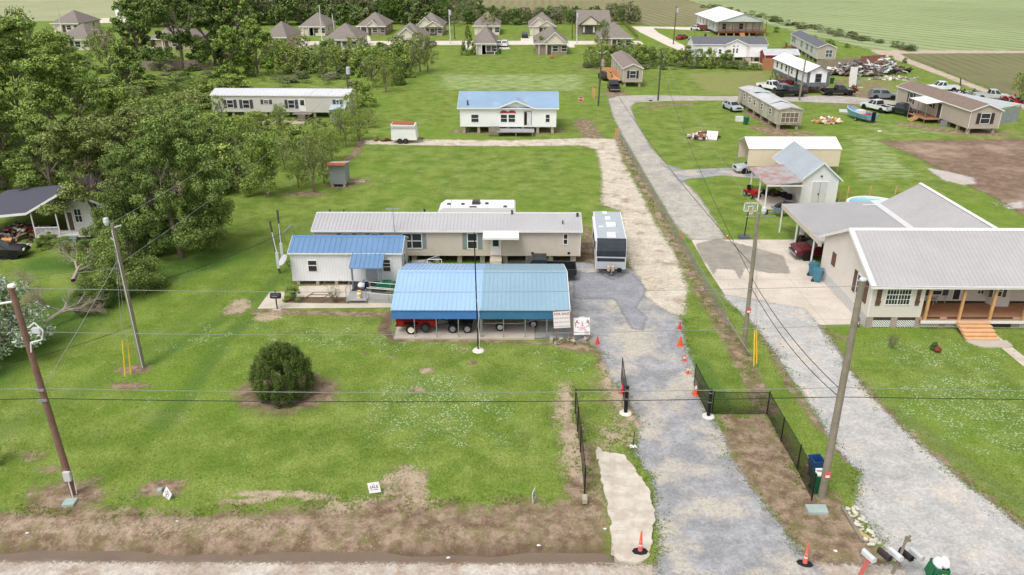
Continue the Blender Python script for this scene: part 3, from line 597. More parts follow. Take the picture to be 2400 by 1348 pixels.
def limb_mesh(name, seed, kind):
    rg = random.Random(seed); b = MB(); mt = BARKP if kind == 'dead' else BARK
    def grow(p, d, l, r, lv):
        q = p + d * l; b.tube(p, q, r, mt, r * .62, 5 if lv < 2 else 3, cap=False)
        if lv >= {'broad': 3, 'airy': 4, 'bush': 2, 'round': 1, 'cone': 1, 'twiggy': 4, 'dead': 6}[kind]: return
        for _ in range({'broad': 4, 'airy': 3, 'bush': 4, 'round': 3, 'cone': 2, 'twiggy': 3, 'dead': 4 if lv < 4 else 2}[kind] if lv else 5):
            e = (d + Vector((rg.uniform(-1, 1), rg.uniform(-1, 1), rg.uniform(-.3, .6))) * (.85 if lv else 1.0)).normalized(); grow(p.lerp(q, rg.uniform(.6, 1)), e, l * rg.uniform(.55, .8), r * .5, lv + 1)
    if kind == 'cone': b.tube((0, 0, 0), (0, 0, .95), .03, mt, .005, 6); grow(Vector((0, 0, 0)), Vector((0, 0, 1)), .2, .02, 0)
    elif kind in ('bush', 'twiggy', 'round'):
        for i in range(7 if kind != 'twiggy' else 14): a = rg.uniform(0, 6.28); grow(Vector((.03 * math.cos(a), .03 * math.sin(a), 0)), Vector((math.cos(a) * .45, math.sin(a) * .45, 1)).normalized(), .3, .012, 1)
    else: grow(Vector((0, 0, 0)), Vector((rg.uniform(-.08, .08), rg.uniform(-.08, .08), 1)), .34, .028, 0)
    me = bpy.data.meshes.new(name); me.from_pydata(b.v, [], b.f); me.materials.append(mt); me.update(); return me
CACHE = {}
def getm(kind, sd, near):
    k = (kind, sd, near)
    if k not in CACHE:
        ls, dn = {0: (.036, .28), 1: (.026, .62), 2: (.0145, 1.8), 3: (.0105, 3.2)}[near]
        CACHE[k] = (crown_mesh('crown_' + kind, 10 + sd * 7 + near, kind, ls, dn), limb_mesh('trunk_' + kind, 50 + sd, kind))
    return CACHE[k]
TN = {'d': (.62, .70, .48), 'g': (.86, .94, .56), 'y': (.98, .98, .60), 'p': (.98, .94, .80), 'k': (.37, .43, .24), 'b': (.92, .84, .72), 'm': (.78, .84, .56), 'o': (.90, .84, .68)}
NTREE = [0]
def tree(name, label, px, py, top, wpx, kind='broad', tint='g', near=1, cat='tree', group=None, seed=None, xy=None, h=None, w_=None):
    x, y = xy or at0(px, py); h = h or HT(px, py, top); w_ = w_ or wid(px - wpx / 2, px + wpx / 2, py) * .98; NTREE[0] += 1; sd = (NTREE[0] if seed is None else seed) % 3
    cm, lm = getm(kind, sd, near); T = Th(name, label, cat, x, y, (NTREE[0] * 2.399) % 6.28, group); T.e.scale = (w_, w_, h)
    t = TN[tint]; j = random.Random(NTREE[0]).uniform(.9, 1.12)
    for nm, me in (('crown', cm), ('trunk', lm)):
        if kind == 'dead' and nm == 'crown': continue
        o = bpy.data.objects.new(nm, me); scene.collection.objects.link(o); o.parent = T.e; o.color = (t[0] * j, t[1] * j, t[2] * j, 1)
        if nm == 'trunk' and kind in ('broad', 'airy'): k = h / w_; o.scale = (.8 * min(1.6, k), .8 * min(1.6, k), 1)
    return T
def at0(px, py): g = G(px, py); return g.x, g.y
TR = [
 ('shrub', 'round dark evergreen bush in a mulch ring on the front lawn', 665, 925, 802, 160, 'round', 'k', 3, 'bush'),
 ('broadleaf_tree', 'large dark leaved tree between the old house and the open lawn', 425, 604, 258, 265, 'broad', 'd', 3),
 ('broadleaf_tree', 'big grey green tree leaning over the old house roof', 235, 560, 275, 300, 'broad', 'o', 3),
 ('broadleaf_tree', 'dense dark tree right behind the old house wall', 350, 590, 350, 220, 'broad', 'd', 3),
 ('broadleaf_tree', 'smaller tree filling the gap left of the big dark tree', 130, 470, 270, 190, 'broad', 'm', 2),
 ('broadleaf_tree', 'compact dark green tree right of the big dark tree by the lawn', 625, 462, 300, 125, 'bush', 'g', 2),
 ('shrub', 'bright green arching shrub behind the grey guyed pole', 290, 682, 530, 210, 'bush', 'm', 3, 'bush'),
 ('shrub', 'low dark shrub at the foot of the arching shrub', 215, 724, 650, 110, 'bush', 'd', 3, 'bush'),
 ('broadleaf_tree', 'huge layered tree at the left edge near the top', 60, 330, 40, 330, 'broad', 'g', 2),
 ('broadleaf_tree', 'large layered tree above the old house at the left', 170, 380, 120, 250, 'broad', 'g', 2),
 ('broadleaf_tree', 'leafy tree cut by the left edge above the old house carport', 10, 440, 230, 230, 'broad', 'm', 2),
 ('bare_tree', 'pale airy tree right before the top left brown roofed house', 128, 122, 62, 70, 'airy', 'p', 1), ('bare_tree', 'pale airy tree right of the green doored house', 224, 132, 84, 60, 'airy', 'y', 1),
 ('broadleaf_tree', 'dense dark tree low behind the fallen trunk near the old house', 300, 610, 430, 170, 'bush', 'd', 3),
 ('broadleaf_tree', 'dark tree overlapping the lawn edge right of the big dark tree', 500, 572, 350, 140, 'bush', 'm', 3),
 ('broadleaf_tree', 'grey green tree between old house and upper scrub', 330, 430, 245, 200, 'broad', 'o', 2),
 ('broadleaf_tree', 'dull green tree behind the big dark tree', 460, 430, 250, 180, 'broad', 'm', 2),
 ('broadleaf_tree', 'yellow green tree above the compact dark tree', 590, 380, 270, 90, 'airy', 'y', 2),
 ('broadleaf_tree', 'large leafy tree second from the top left corner', 150, 260, 70, 190, 'broad', 'g', 2),
 ('broadleaf_tree', 'tree hiding the house with green door from the left', 40, 170, 40, 150, 'broad', 'm', 1),
 ('broadleaf_tree', 'leafy tree at the left edge below the huge layered tree', -20, 380, 130, 200, 'broad', 'g', 2),
 ('broadleaf_tree', 'tree right of the bare branched tree near the top', 300, 215, 95, 110, 'broad', 'm', 1),
 ('broadleaf_tree', 'tall tree right of the dark group at the top', 565, 150, -25, 120, 'broad', 'm', 1),
 ('broadleaf_tree', 'bright tree between tall dark trees and the bright leaved tree', 545, 185, 60, 90, 'broad', 'g', 1),
 ('bare_tree', 'spindly pale tree rising at the top left edge', 70, 200, 15, 110, 'airy', 'p', 1),
 ('bare_tree', 'thin bare branched tree beside the pale house with green door', 258, 168, 62, 90, 'airy', 'b', 1),
 ('broadleaf_tree', 'tall dark tree left of the big dark pair at the top', 330, 158, -20, 130, 'broad', 'd', 1),
 ('broadleaf_tree', 'tall broad dark tree with visible trunks at the top left', 430, 162, -60, 190, 'broad', 'd', 2),
 ('broadleaf_tree', 'tall dark tree right of the broad trunked one at the top', 505, 155, -30, 140, 'broad', 'd', 1),
 ('broadleaf_tree', 'bright leaved tree above the left end of the long pale home', 605, 176, 45, 100, 'broad', 'g', 1),
 ('shrub', 'pale airy shrub behind the small grey shed', 737, 450, 315, 110, 'airy', 'p', 2, 'bush'), ('shrub', 'olive shrub along the fence line above the small grey shed', 760, 400, 300, 100, 'airy', 'y', 2, 'bush'),
 ('shrub', 'broad olive bush at the end of the limestone drive', 812, 345, 255, 85, 'airy', 'y', 2, 'bush'), ('shrub', 'dense willow like bush right of the long pale home', 848, 250, 180, 75, 'bush', 'y', 1, 'bush'),
 ('young_tree', 'leaning young tree at the upper lawn edge, nearest of that clump', 905, 216, 132, 62, 'airy', 'y', 2), ('young_tree', 'dark young tree right of the leaning young tree', 932, 200, 125, 50, 'bush', 'm', 1),
 ('bare_tree', 'left of two bare trunked trees before the front gabled hidden house', 985, 168, 70, 60, 'airy', 'b', 2), ('bare_tree', 'right of two bare trunked trees before the front gabled hidden house', 1003, 169, 80, 60, 'airy', 'b', 2),
 ('conifer', 'dark green conifer beside the tan house with open rear porch', 1097, 129, 54, 46, 'cone', 'g', 1), ('conifer', 'small dark cedar before the hip roofed house in scrub', 778, 130, 95, 26, 'cone', 'd', 1),
 ('broadleaf_tree', 'small dark tree by the scrub right of the little cedar', 893, 138, 98, 42, 'broad', 'g', 1), ('broadleaf_tree', 'round topped small tree before the wide cream gable house', 1268, 126, 84, 34, 'broad', 'm', 1),
 ('broadleaf_tree', 'slender tree at the right end of the brick long ridge house', 1410, 122, 44, 44, 'airy', 'm', 2), ('bare_tree', 'bare branching tree before the hip roofed back row house', 1145, 80, 30, 58, 'airy', 'b', 1),
 ('broadleaf_tree', 'narrow tree at the left end of the cream hip roofed house', 675, 92, 42, 28, 'cone', 'y', 1), ('broadleaf_tree', 'small tree beside the cream gabled house with arched vent', 1296, 80, 45, 26, 'airy', 'm', 1),
 ('bare_tree', 'spindly tree at the right edge beside the farm track', 2388, 240, 165, 60, 'airy', 'y', 1),
 ('shrub', 'rounded green shrub on the bed beside the drum grill', 688, 706, 668, 52, 'bush', 'g', 2, 'bush'), ('shrub', 'sparse twiggy shrub left of the grey landing', 785, 707, 660, 50, 'twiggy', 'b', 2, 'bush'),
 ('shrub', 'dry twiggy bush on the lawn before the brown shuttered window', 2091, 816, 768, 44, 'twiggy', 'b', 2, 'bush'),
 ('young_tree', 'young tree in front of the long pale home by its steps', 660, 312, 240, 55, 'airy', 'y', 2), ('young_tree', 'thin sapling at the left end of the long pale home', 520, 300, 222, 50, 'airy', 'p', 1),
]
for t in TR: tree(*t[:9], cat=t[9] if len(t) > 9 else 'tree')
# roadside thicket behind the narrow tan home, each bush its own
TH = [(1385, 158, 105, 40), (1412, 150, 92, 46), (1440, 145, 98, 44), (1468, 142, 92, 50), (1498, 150, 98, 48), (1525, 150, 104, 42), (1552, 152, 110, 40), (1580, 154, 112, 42), (1606, 156, 100, 34), (1632, 158, 112, 38), (1660, 160, 108, 40), (1700, 160, 112, 42), (1735, 162, 140, 40), (1768, 163, 146, 34)]
ORD = ['first', 'second', 'third', 'fourth', 'fifth', 'sixth', 'seventh', 'eighth', 'ninth', 'tenth', 'eleventh', 'twelfth', 'thirteenth', 'fourteenth', 'fifteenth', 'sixteenth', 'seventeenth', 'eighteenth', 'nineteenth', 'twentieth']
ORDX = ORD + ['twenty ' + q for q in ORD[:9]] + ['thirtieth'] + ['thirty ' + q for q in ORD[:9]]
for i, (a, c, e, f) in enumerate(TH): tree('shrub', ORD[i] + ' bush from the left in the thicket behind the narrow tan home', a, c, e, f * 1.25, 'bush' if i % 3 else 'airy', 'myodym'[i % 6], 1, 'bush', 'thicket along the back ditch')
# scrub between the left trees and the upper lawn
SC = [(640, 160, 118, 60), (668, 175, 120, 62), (700, 172, 125, 58), (728, 170, 128, 60), (758, 178, 132, 60), (790, 168, 128, 62), (822, 172, 132, 60), (855, 178, 125, 62), (885, 172, 130, 60), (912, 178, 122, 56), (940, 182, 116, 56), (965, 176, 112, 50), (655, 148, 108, 56), (712, 150, 106, 60), (775, 152, 108, 60), (838, 150, 108, 60), (930, 150, 104, 60), (875, 205, 150, 50), (900, 196, 140, 44)]
for i, (a, c, e, f) in enumerate(sorted(SC)): tree('shrub', ORDX[i] + ' shrub from left in the scrub row behind the long pale home', a, c, e - 24, f * 1.35, ('airy', 'bush')[i % 2], 'pmybbg'[i % 6], 1, 'bush', 'scrub row behind the long pale home')
SC2 = [(340, 222, 172, 80), (405, 210, 168, 80), (470, 215, 166, 80), (545, 208, 160, 84), (380, 268, 212, 96), (455, 262, 200, 90), (330, 320, 250, 110), (420, 330, 262, 110), (500, 335, 268, 96), (565, 330, 270, 86), (540, 400, 300, 110), (600, 305, 262, 70), (300, 250, 190, 90), (690, 345, 296, 70), (740, 330, 280, 66), (590, 360, 300, 80), (640, 380, 300, 70), (520, 450, 330, 110), (360, 380, 270, 120), (290, 300, 200, 110), (430, 300, 220, 110), (600, 250, 205, 70), (660, 300, 262, 60), (560, 450, 360, 90), (480, 250, 180, 90), (720, 390, 320, 66)]
for i, (a, c, e, f) in enumerate(sorted(SC2, key=lambda q: q[1])): tree('shrub', ORDX[i] + ' bright bush from the top in scrub left of the long home', a, c, e - 6 + (18 if c < 270 else 0), f * 1.25, ('bush', 'airy', 'airy')[i % 3], 'ypyybg'[i % 6], 1, 'bush', 'bright scrub left of the long pale home')
FB = [(1820, 76, 60, 14), (1908, 96, 82, 16), (1944, 108, 90, 24), (1985, 112, 100, 14), (2085, 150, 128, 16), (2120, 148, 134, 12)]
for i, (a, c, e, f) in enumerate(FB): tree('shrub', ORD[i] + ' small bush from the left along the green field edge', a, c, e, f * 1.3, 'bush', 'gm'[i % 2], 1, 'bush', 'bushes along the green field edge')
FE = [(835, 292, 215, 70), (865, 300, 252, 44), (842, 330, 262, 60), (800, 330, 250, 70), (780, 378, 300, 70), (760, 430, 350, 50), (700, 440, 370, 60), (668, 398, 320, 80)]
for i, (a, c, e, f) in enumerate(FE): tree('shrub', ORD[i] + ' hedge bush counting down the fence line from the enclosed trailer', a, c, e, f * 1.2, 'airy', 'yp'[i % 2], 2, 'bush', 'hedge bushes on the fence line')
for i in range(12): k = i / 11; a, c = 1456 + k * 36, 53 + k * 38; tree('hedge_bush', ORD[i] + ' clump from the far end of the brown hedge by the farm lane', a, c, c - 12, 14, 'airy', 'b', 0, 'hedge', 'brown hedge by the farm lane')
# fallen tree and white flowering shrub at the left
x, y = at0(8, 862); T = Th('flowering_shrub', 'white flowering shrub at the left edge behind the brown leaning pole', 'bush', x - 1.2, y + 1.2); me = crown_mesh('bloom_crown', 77, 'bush', .016, 1.6); o = bpy.data.objects.new('crown', me); scene.collection.objects.link(o); o.parent = T.e; T.e.scale = (7.5, 7.5, 6.6); o.color = (.8, .9, .8, 1)
o = bpy.data.objects.new('trunk', getm('bush', 0, 1)[1]); scene.collection.objects.link(o); o.parent = T.e
for i, (a, c, l, rz, tl, lab) in enumerate(((175, 672, 7.5, 200, 82, 'long fallen pale trunk with bare twisted branches at the left'), (110, 770, 5.0, 150, 70, 'bare grey branch tangle below the fallen trunk'), (60, 700, 4.5, 30, 60, 'bare branch tangle behind the white flowering shrub'), (150, 745, 3.8, 300, 55, 'small bare branch heap beside the low dark shrub'))):
    x, y = at0(a, c); T = Th('fallen_branch', lab, 'fallen tree', x, y, 0, None, .5); o = bpy.data.objects.new('branches', limb_mesh('trunk_dead', 90 + i, 'dead')); scene.collection.objects.link(o); o.parent = T.e; o.rotation_euler = (R(tl), 0, R(rz)); o.scale = (l * 1.0,) * 3
tree('shrub', 'dark green bush at the left edge low on the lawn', -12, 1085, 1010, 60, 'bush', 'g', 2, 'bush')
for i, (a, c) in enumerate(((115, 578), (205, 592), (150, 588))): tree('shrub', ('low shrub at the porch rail of the old house', 'low shrub right of the green porch steps', 'small shrub before the green porch steps')[i], a, c, c - 34, 66, 'bush', 'gmg'[i], 2, 'bush')
# far wood that reads as one mass
def wood(name, items, kinds, seed):
    rng = random.Random(seed); V, Q, C = [], [], []; n0 = 0
    for (x, y, w_, h) in items:
        kd = rng.choice(kinds); me, _ = getm(kd, rng.randrange(3), 0); n = len(me.vertices); co = np.empty(n * 3, np.float32); me.vertices.foreach_get('co', co); co = co.reshape(-1, 3)
        a = rng.uniform(0, 6.28); c, s = math.cos(a), math.sin(a); X = (co[:, 0] * c - co[:, 1] * s) * w_ + x; Y = (co[:, 0] * s + co[:, 1] * c) * w_ + y; V.append(np.stack([X, Y, co[:, 2] * h], 1)); Q.append(np.arange(n).reshape(-1, 4) + n0); C.append(np.full(n, rng.random(), np.float32)); n0 += n
    me = fast_mesh(name, np.concatenate(V), np.concatenate(Q)); at_ = me.attributes.new('tintv', 'FLOAT', 'POINT'); at_.data.foreach_set('value', np.concatenate(C)); me.materials.append(WOODM); o = bpy.data.objects.new(name, me); scene.collection.objects.link(o); o['kind'] = 'stuff'; return o
_s = NT('wood_leaves'); _r = _s.N('ShaderNodeNewGeometry').outputs['Random Per Island']; _c = _s.mix(_r, lin((76, 98, 50)), lin((140, 156, 96))); _v = _s.attr('tintv')
_c = _s.mix(_s.ss(_v, .45, .95), _c, _s.mix(_r, lin((112, 112, 82)), lin((176, 172, 138)))); _c = _s.mix(_s.ss(_v, .4, .05), _c, _s.mix(_r, lin((62, 88, 36)), lin((112, 138, 62)))); _s.fin(_c, .8, .15); WOODM = _s.m
rg = random.Random(12); items = []
for px in range(520, 1110, 13):
    for py_, k in ((58, .8), (46, 1.0), (34, 1.1), (22, 1.1)):
        x, y = at0(px + rg.uniform(-8, 8), py_ + rg.uniform(-3, 3)); hh = k * rg.uniform(9, 15) * (1 if px < 1020 else .62); items.append((x, y, hh * rg.uniform(.7, 1.1), hh))
for px in range(1100, 1500, 12):
    for py_, k in ((57, .7), (50, .62)):
        if 1345 < px < 1430 and py_ > 52: pass
        x, y = at0(px + rg.uniform(-8, 8), py_ + rg.uniform(-2, 2)); hh = k * rg.uniform(5.5, 9) * (1.25 if 1430 < px < 1490 else 1); items.append((x, y, hh * rg.uniform(.8, 1.2), hh))
wood('far_wood', items, ['broad', 'airy', 'bush'], 3)
items = []
for px in range(250, 560, 14):
    for py_, k in ((62, 1), (46, 1), (30, 1)):
        if px < 340: continue
        x, y = at0(px + rg.uniform(-8, 8), py_ + rg.uniform(-3, 3)); hh = k * rg.uniform(11, 17); items.append((x, y, hh, hh))
wood('far_wood', items, ['broad', 'airy'], 4)
# undergrowth nobody could count
items = []
for _ in range(420):
    px = rg.uniform(200, 840); py_ = rg.uniform(128, 355)
    if 480 < px < 850 and 205 < py_ < 300: continue
    if px > 560 + (py_ < 200) * 420 and py_ > 300: continue
    x, y = at0(px, py_); items.append((x, y, rg.uniform(1.5, 3.6), rg.uniform(.6, 2.0)))
for _ in range(140): x, y = at0(rg.uniform(-150, 480), rg.uniform(330, 470)); items.append((x, y, rg.uniform(1.5, 3.5), rg.uniform(.6, 2.2)))
for _ in range(60): x, y = at0(rg.uniform(1370, 1790), rg.uniform(150, 165)); items.append((x, y, rg.uniform(1.5, 3), rg.uniform(.5, 1.4)))
for _ in range(90): k = rg.random(); x, y = at0(1640 + k * 500, 10 + k * 105 + rg.uniform(-2, 8)); items.append((x, y, rg.uniform(2, 5), rg.uniform(.5, 1.6)))
wood('undergrowth', items, ['bush', 'airy'], 5)

# weeds and tufts on the near ground
def tufts(name, pts, rngs, seed, lo=.03, hi=.09, per=5):
    rng = np.random.default_rng(seed); P_ = np.array(pts, np.float32); N = len(P_) * per; c = np.repeat(P_, per, 0)
    p = np.concatenate([c + rng.normal(size=(N, 2)) * .05, np.zeros((N, 1))], 1); p[:, 2] = gz(p[:, 0], p[:, 1]) - .005
    a = rng.random(N) * 6.28; s = rng.uniform(lo, hi, (N, 1)); d = np.stack([np.cos(a), np.sin(a), np.zeros(N)], 1); ln = rng.normal(size=(N, 3)) * .35; ln[:, 2] = 1; up = ln * s
    v = np.stack([p - d * s * .45, p + d * s * .45, p + d * s * .3 + up, p - d * s * .3 + up], 1).reshape(-1, 3)
    me = fast_mesh(name, v, np.arange(N * 4).reshape(-1, 4)); me.materials.append(TUFT); o = bpy.data.objects.new(name, me); scene.collection.objects.link(o); o['kind'] = 'stuff'; return o
TUFT = leafmat('weed_blades', (108, 136, 48), (170, 182, 100), .4)
rng = np.random.default_rng(9); pts = []
X_ = rng.uniform(-32, 40, 60000); Y_ = rng.uniform(27.9, 62, 60000); dn = np.array([mnoise.noise(Vector((x * .5, y * .5, 3))) for x, y in zip(X_, Y_)])
ok = dn > rng.uniform(-.35, .3, 60000)
for poly_ in ([(1338, 612), (1475, 628), (1505, 690), (1598, 745), (1625, 860), (1690, 1010), (1765, 1150), (1880, 1300), (1935, 1352), (1530, 1352), (1548, 1300), (1532, 1120), (1485, 1060), (1505, 1000), (1430, 880), (1405, 818), (1340, 792), (1250, 794), (1250, 738)], [(1690, 690), (1885, 724), (1950, 800), (2040, 930), (2250, 1125), (2520, 1352), (2135, 1352), (2005, 1190), (1975, 1070), (1835, 855)], [(1620, 562), (1880, 562), (2022, 760), (1920, 762), (1655, 625)], [(1400, 1062), (1462, 1068), (1534, 1200), (1520, 1315), (1448, 1315), (1432, 1230)], [(1380, 324), (1442, 326), (1535, 520), (1612, 680), (1600, 738), (1500, 690), (1455, 495), (1410, 400)], [(600, 670), (925, 668), (922, 724), (600, 726)], [(915, 700), (1340, 700), (1340, 800), (915, 800)]): ok &= sdf(X_.astype(np.float32), Y_.astype(np.float32), W2(poly_)) < -.1
sv = paint(SOIL, X_, Y_); ok &= (sv < .35) | (rng.random(60000) < .22)
tufts('grass_tufts', list(zip(X_[ok], Y_[ok])), None, 1, .018, .05, 3)
pts = []
for ln in ([(1340, 792), (1405, 818), (1430, 880), (1505, 1000), (1485, 1060), (1532, 1120), (1538, 1200), (1548, 1300), (1535, 1345)], [(1598, 745), (1605, 800), (1625, 860), (1640, 940), (1690, 1010), (1715, 1080), (1765, 1150), (1830, 1230), (1880, 1300)], [(1455, 330), (1500, 430), (1560, 530), (1610, 620), (1665, 720), (1720, 800), (1760, 870), (1800, 960)], [(1690, 700), (1775, 770), (1835, 855), (1910, 965), (1975, 1070), (2010, 1110), (2005, 1190), (2085, 1300)], [(1925, 765), (1985, 860), (2040, 930), (2120, 1010), (2250, 1125), (2400, 1248)], [(1345, 905), (1360, 1040), (1372, 1160)], [(1668, 972), (1797, 972), (1902, 1172)], [(0, 1195), (440, 1200), (820, 1178), (1000, 1180), (1300, 1172)], [(1400, 1050), (1440, 1030), (1490, 1060)]):
    w2 = W2(ln)
    for a, c in zip(w2, w2[1:]):
        L = math.hypot(c[0] - a[0], c[1] - a[1]); n = int(L * 46)
        k = rng.random(n); off = rng.normal(size=n) * .3; nx, ny = -(c[1] - a[1]) / L, (c[0] - a[0]) / L
        for kk, oo in zip(k, off):
            x = a[0] + (c[0] - a[0]) * kk + nx * oo; y = a[1] + (c[1] - a[1]) * kk + ny * oo
            if mnoise.noise(Vector((x * .9, y * .9, 7))) > -.02: pts.append((x, y))
tufts('verge_weeds', pts, None, 2, .02, .075)

# ------------------------------------------------------------------ main lot: long home, small white building, carports
def metal_roof(name, col, var=.05, stain=0.0, sc=(150, 120, 90)): return M(name, col, .38, var, .35, stain=stain, staincol=sc, spec=.4)
SID_BEIGE = M('beige_siding', (206, 194, 182), .7, .05, 1, lines=('Z', .15), dark=.82)
R_GREY = metal_roof('grey_metal_roof', (182, 180, 182), .06, .2, (164, 158, 150)); SHUT_G = M('grey_green_shutter', (132, 146, 146), .7, .06, 1, lines=('Z', .08), dark=.8)
T = Th('mobile_home', 'long beige single storey home with grey ribbed metal roof behind the blue carports', 'mobile home', -17.05, 62.5)
MH = T
gable(T, 22.4, 4.3, .75, 3.14, 3.82, SID_BEIGE, R_GREY, .3, .30, cap=M('roof_ridge_cap', (200, 200, 203), .5, .05), ex=.12)
for r, mu, sh in (((945, 548, 964, 581), (1, 2), None), ((967, 548, 987, 581), (1, 2), None), ((1097, 548, 1117, 582), (1, 2), SHUT_G), ((1321, 549, 1330, 572), (1, 2), None), ((806, 549, 822, 581), (1, 2), SHUT_G), ((872, 549, 886, 581), (1, 2), SHUT_G)):
    win(T, 'f', 0, T.F(*r), mu, sh, sw=.38)
q = MB(); q.T = face('f', 0); a = T.F(989, 548, 998, 582); q.box(a[0], a[1], .002, .035, a[2], a[3], SHUT_G); q.build('shutter', T)
door(T, 'f', 0, T.F(1152, 557, 1172, 597), WHITE, .5)
a = T.F(1129, 541, 1219, 555, -1.0)
b = MB(); zt = 3.0; b.ext([(-1.25, 2.72), (-.02, zt), (-.02, zt + .06), (-1.25, 2.80)], a[0] + .1, a[1] - .1, WHITE); b.box(a[0] + .08, a[1] - .08, -1.29, -1.25, 2.66, 2.82, WHITE)
for x in (a[0] + .15, a[1] - .2): b.tube((x, -1.2, 2.7), (x, -.02, 2.2), .02, WHITE)
b.build('awning', T)
a = T.F(1149, 597, 1176, 618, -.2); TANW = M('tan_boards', (196, 184, 166), .85, .1, 1, lines=('Z', .14), dark=.8)
b = MB(); b.box(a[0], a[1], -1.2, -.01, 0, .72, TANW)
for i in range(3): b.box(a[0] + .05, a[1] - .05, -1.2 - .28 * (i + 1), -1.2 - .28 * i - .002, 0, .72 - .18 * (i + 1), TANW)
b.build('steps', T)
b = MB(); b.box(a[1] + .0, a[1] + .05, -1.2, -.05, .73, 1.5, WHITE); b.box(a[0] - .05, a[0], -1.2, -.05, .73, 1.5, WHITE)
piers(T, 22.4, 4.3, .75, 12, CONC, (.5, 3.8))
b = MB(); b.box(0.3, 22.1, 1.0, 1.2, .5, .745, STEEL); b.box(.3, 22.1, 3.1, 3.3, .5, .745, STEEL); b.build('chassis', T)
for px in (957, 1018, 1077, 1128, 1182, 1236, 1290, 1338):
    x = T.F(px, 600, px + 1, 605)[0]; b = MB(); b.tube((x, .03, .76), (x + (.15 if px % 2 else -.1), -.04, 0), .025, GALV); b.build('tie_down', T)
for px, py, r, h in ((1200, 508, .07, .35), (1319, 520, .05, .3), (1353, 511, .09, .3), (773, 494, .06, .25), (806, 497, .05, .22), (995, 495, .08, .3)):
    g = T.loc(G(px, py, 3.6)); g.y = min(4.2, max(.3, g.y)); zz = 3.82 - abs(g.y - 2.15) * .316 + .06
    b = MB(); b.tube((g.x, g.y, zz), (g.x, g.y, zz + h), r, STEEL, n=8); b.lathe([(0, zz + h + .06), (r * 1.6, zz + h), (r * 1.4, zz + h - .05)], STEEL, 8, (g.x, g.y, 0)); b.build('roof_vent', T)
for px in (1248, 1333):
    a = T.F(px - 3, 593, px + 3, 596); b = MB(); b.box(a[0], a[1], -.03, 0, a[2], a[3] + .08, BLACK); b.build('wall_vent', T)
t = Th('television_antenna', 'tall thin mast with small antenna in front of the long beige home', 'antenna', -10.1, 62.0)
b = MB(); b.tube((0, 0, 0), (-.12, .05, 5.1), .03, GALV); b.build('mast', t)
b = MB()
for i in range(5): b.tube((-.6 + i * .22, -.25 + i * .03, 5.05), (-.6 + i * .22, .35 - i * .03, 5.05), .02, GALV)
b.tube((-.7, .05, 5.05), (.45, .05, 5.05), .025, GALV); b.build('antenna_head', t)

# small white building
PANW = M('white_metal_panel', (226, 226, 228), .5, .05, .8, lines=('X', .23), dark=.8, stain=.12, staincol=(150, 130, 110)); R_BLUE = metal_roof('blue_metal_roof', (106, 140, 178), .08, .15, (140, 160, 184))
SB = Th('small_building', 'small white panelled building with blue ribbed metal roof and satellite dish', 'building', -17.85, 57.9); T = SB
L_ = 8.75
gable(T, L_, 3.35, .35, 2.80, 3.52, PANW, R_BLUE, .18, .42, cap=metal_roof('blue_cap', (92, 134, 182)), ex=.12, tmat=PANW, fascia=.08)
win(T, 'f', 0, T.F(724, 611, 741, 633), (1, 2), sill=M('brown_sill', (92, 62, 48)), name='window'); win(T, 'f', 0, T.F(899, 609, 914, 633), (1, 3), sill=M('brown_sill', 0))
a = T.S(935, 590, 940, 612, L_); win(T, 'r', L_, (1.2, 1.9, 1.25, 2.15), (1, 2), sill=M('brown_sill', 0))
a = T.F(859, 628, 884, 656); door(T, 'f', 0, (a[0], a[1], .42, a[3]), M('grey_door', (176, 182, 188), .5, .05))
a = T.F(823, 606, 834, 612); q = MB(); q.T = face('f', 0)
meshtext('5024', .2, STEEL, T, Matrix(((1, 0, 0, (a[0] + a[1]) / 2), (0, 0, -1, -.02), (0, 1, 0, a[2]), (0, 0, 0, 1))), 'house_number')
for x in (.25, 1.8, 3.3, 5.0, 7.9):
    for yy in (.08, 2.7): b = MB(); b.box(x, x + .25, yy, yy + .37, -.02, .346, CONC); b.build('pier', T)
a = T.F(828, 597, 902, 610, -.1); x0, x1 = a[0], a[1]
PG = M('blue_grey_post', (112, 124, 138), .7, .12)
b = MB(); b.ext([(-1.75, 2.12), (-.02, 2.78), (-.02, 2.84), (-1.75, 2.18)], x0, x1, R_BLUE)
n = 7
for i in range(n + 1): x = x0 + (x1 - x0) * i / n; b.ext([(-1.76, 2.185), (-.03, 2.845), (-.03, 2.87), (-1.76, 2.21)], x - .02, x + .02, R_BLUE)
b.build('porch_roof', T)
for x, y in ((x0 + .15, -1.6), (x1 - .15, -1.6)): b = MB(); b.box(x - .06, x + .06, y - .06, y + .06, 0, 2.16, PG); b.build('porch_post', T)
DKB = M('dark_deck_boards', (62, 60, 62), .9, .15, 1, lines=('X', .14), dark=.6); DKG = M('grey_deck_boards', (164, 164, 162), .9, .12, 1, lines=('Y', .14), dark=.75)
b = MB(); b.box(x0 + .05, x1 - .1, -1.95, -.02, .27, .36, DKB); b.build('deck', T)
b = MB(); X0 = x0 - .05; X1 = x0 + 1.55
b.box(X0, X1, -3.6, -1.96, .25, .34, DKG)
for x, y in ((X0 + .05, -3.55), (X1 - .05, -3.55), (X0 + .05, -2.0), (X1 - .05, -2.0)): b.tube((x, y, 0), (x, y, 1.2), .03, GALV)
b.tube((X0 + .05, -3.55, 1.2), (X0 + .05, -2, 1.2), .025, GALV); b.tube((X0 + .05, -2.0, 1.2), (X1 - .05, -2, 1.2), .025, GALV); b.box(X0, X0 + .3, -3.3, -3.1, 0, .25, CONC); b.build('landing', T)
b = MB(); b.ext([(X1 + .01, .34), (X1 + 3.4, .05), (X1 + 3.4, 0), (X1 + .01, .26)], -3.4, -2.3, DKG, 'y')
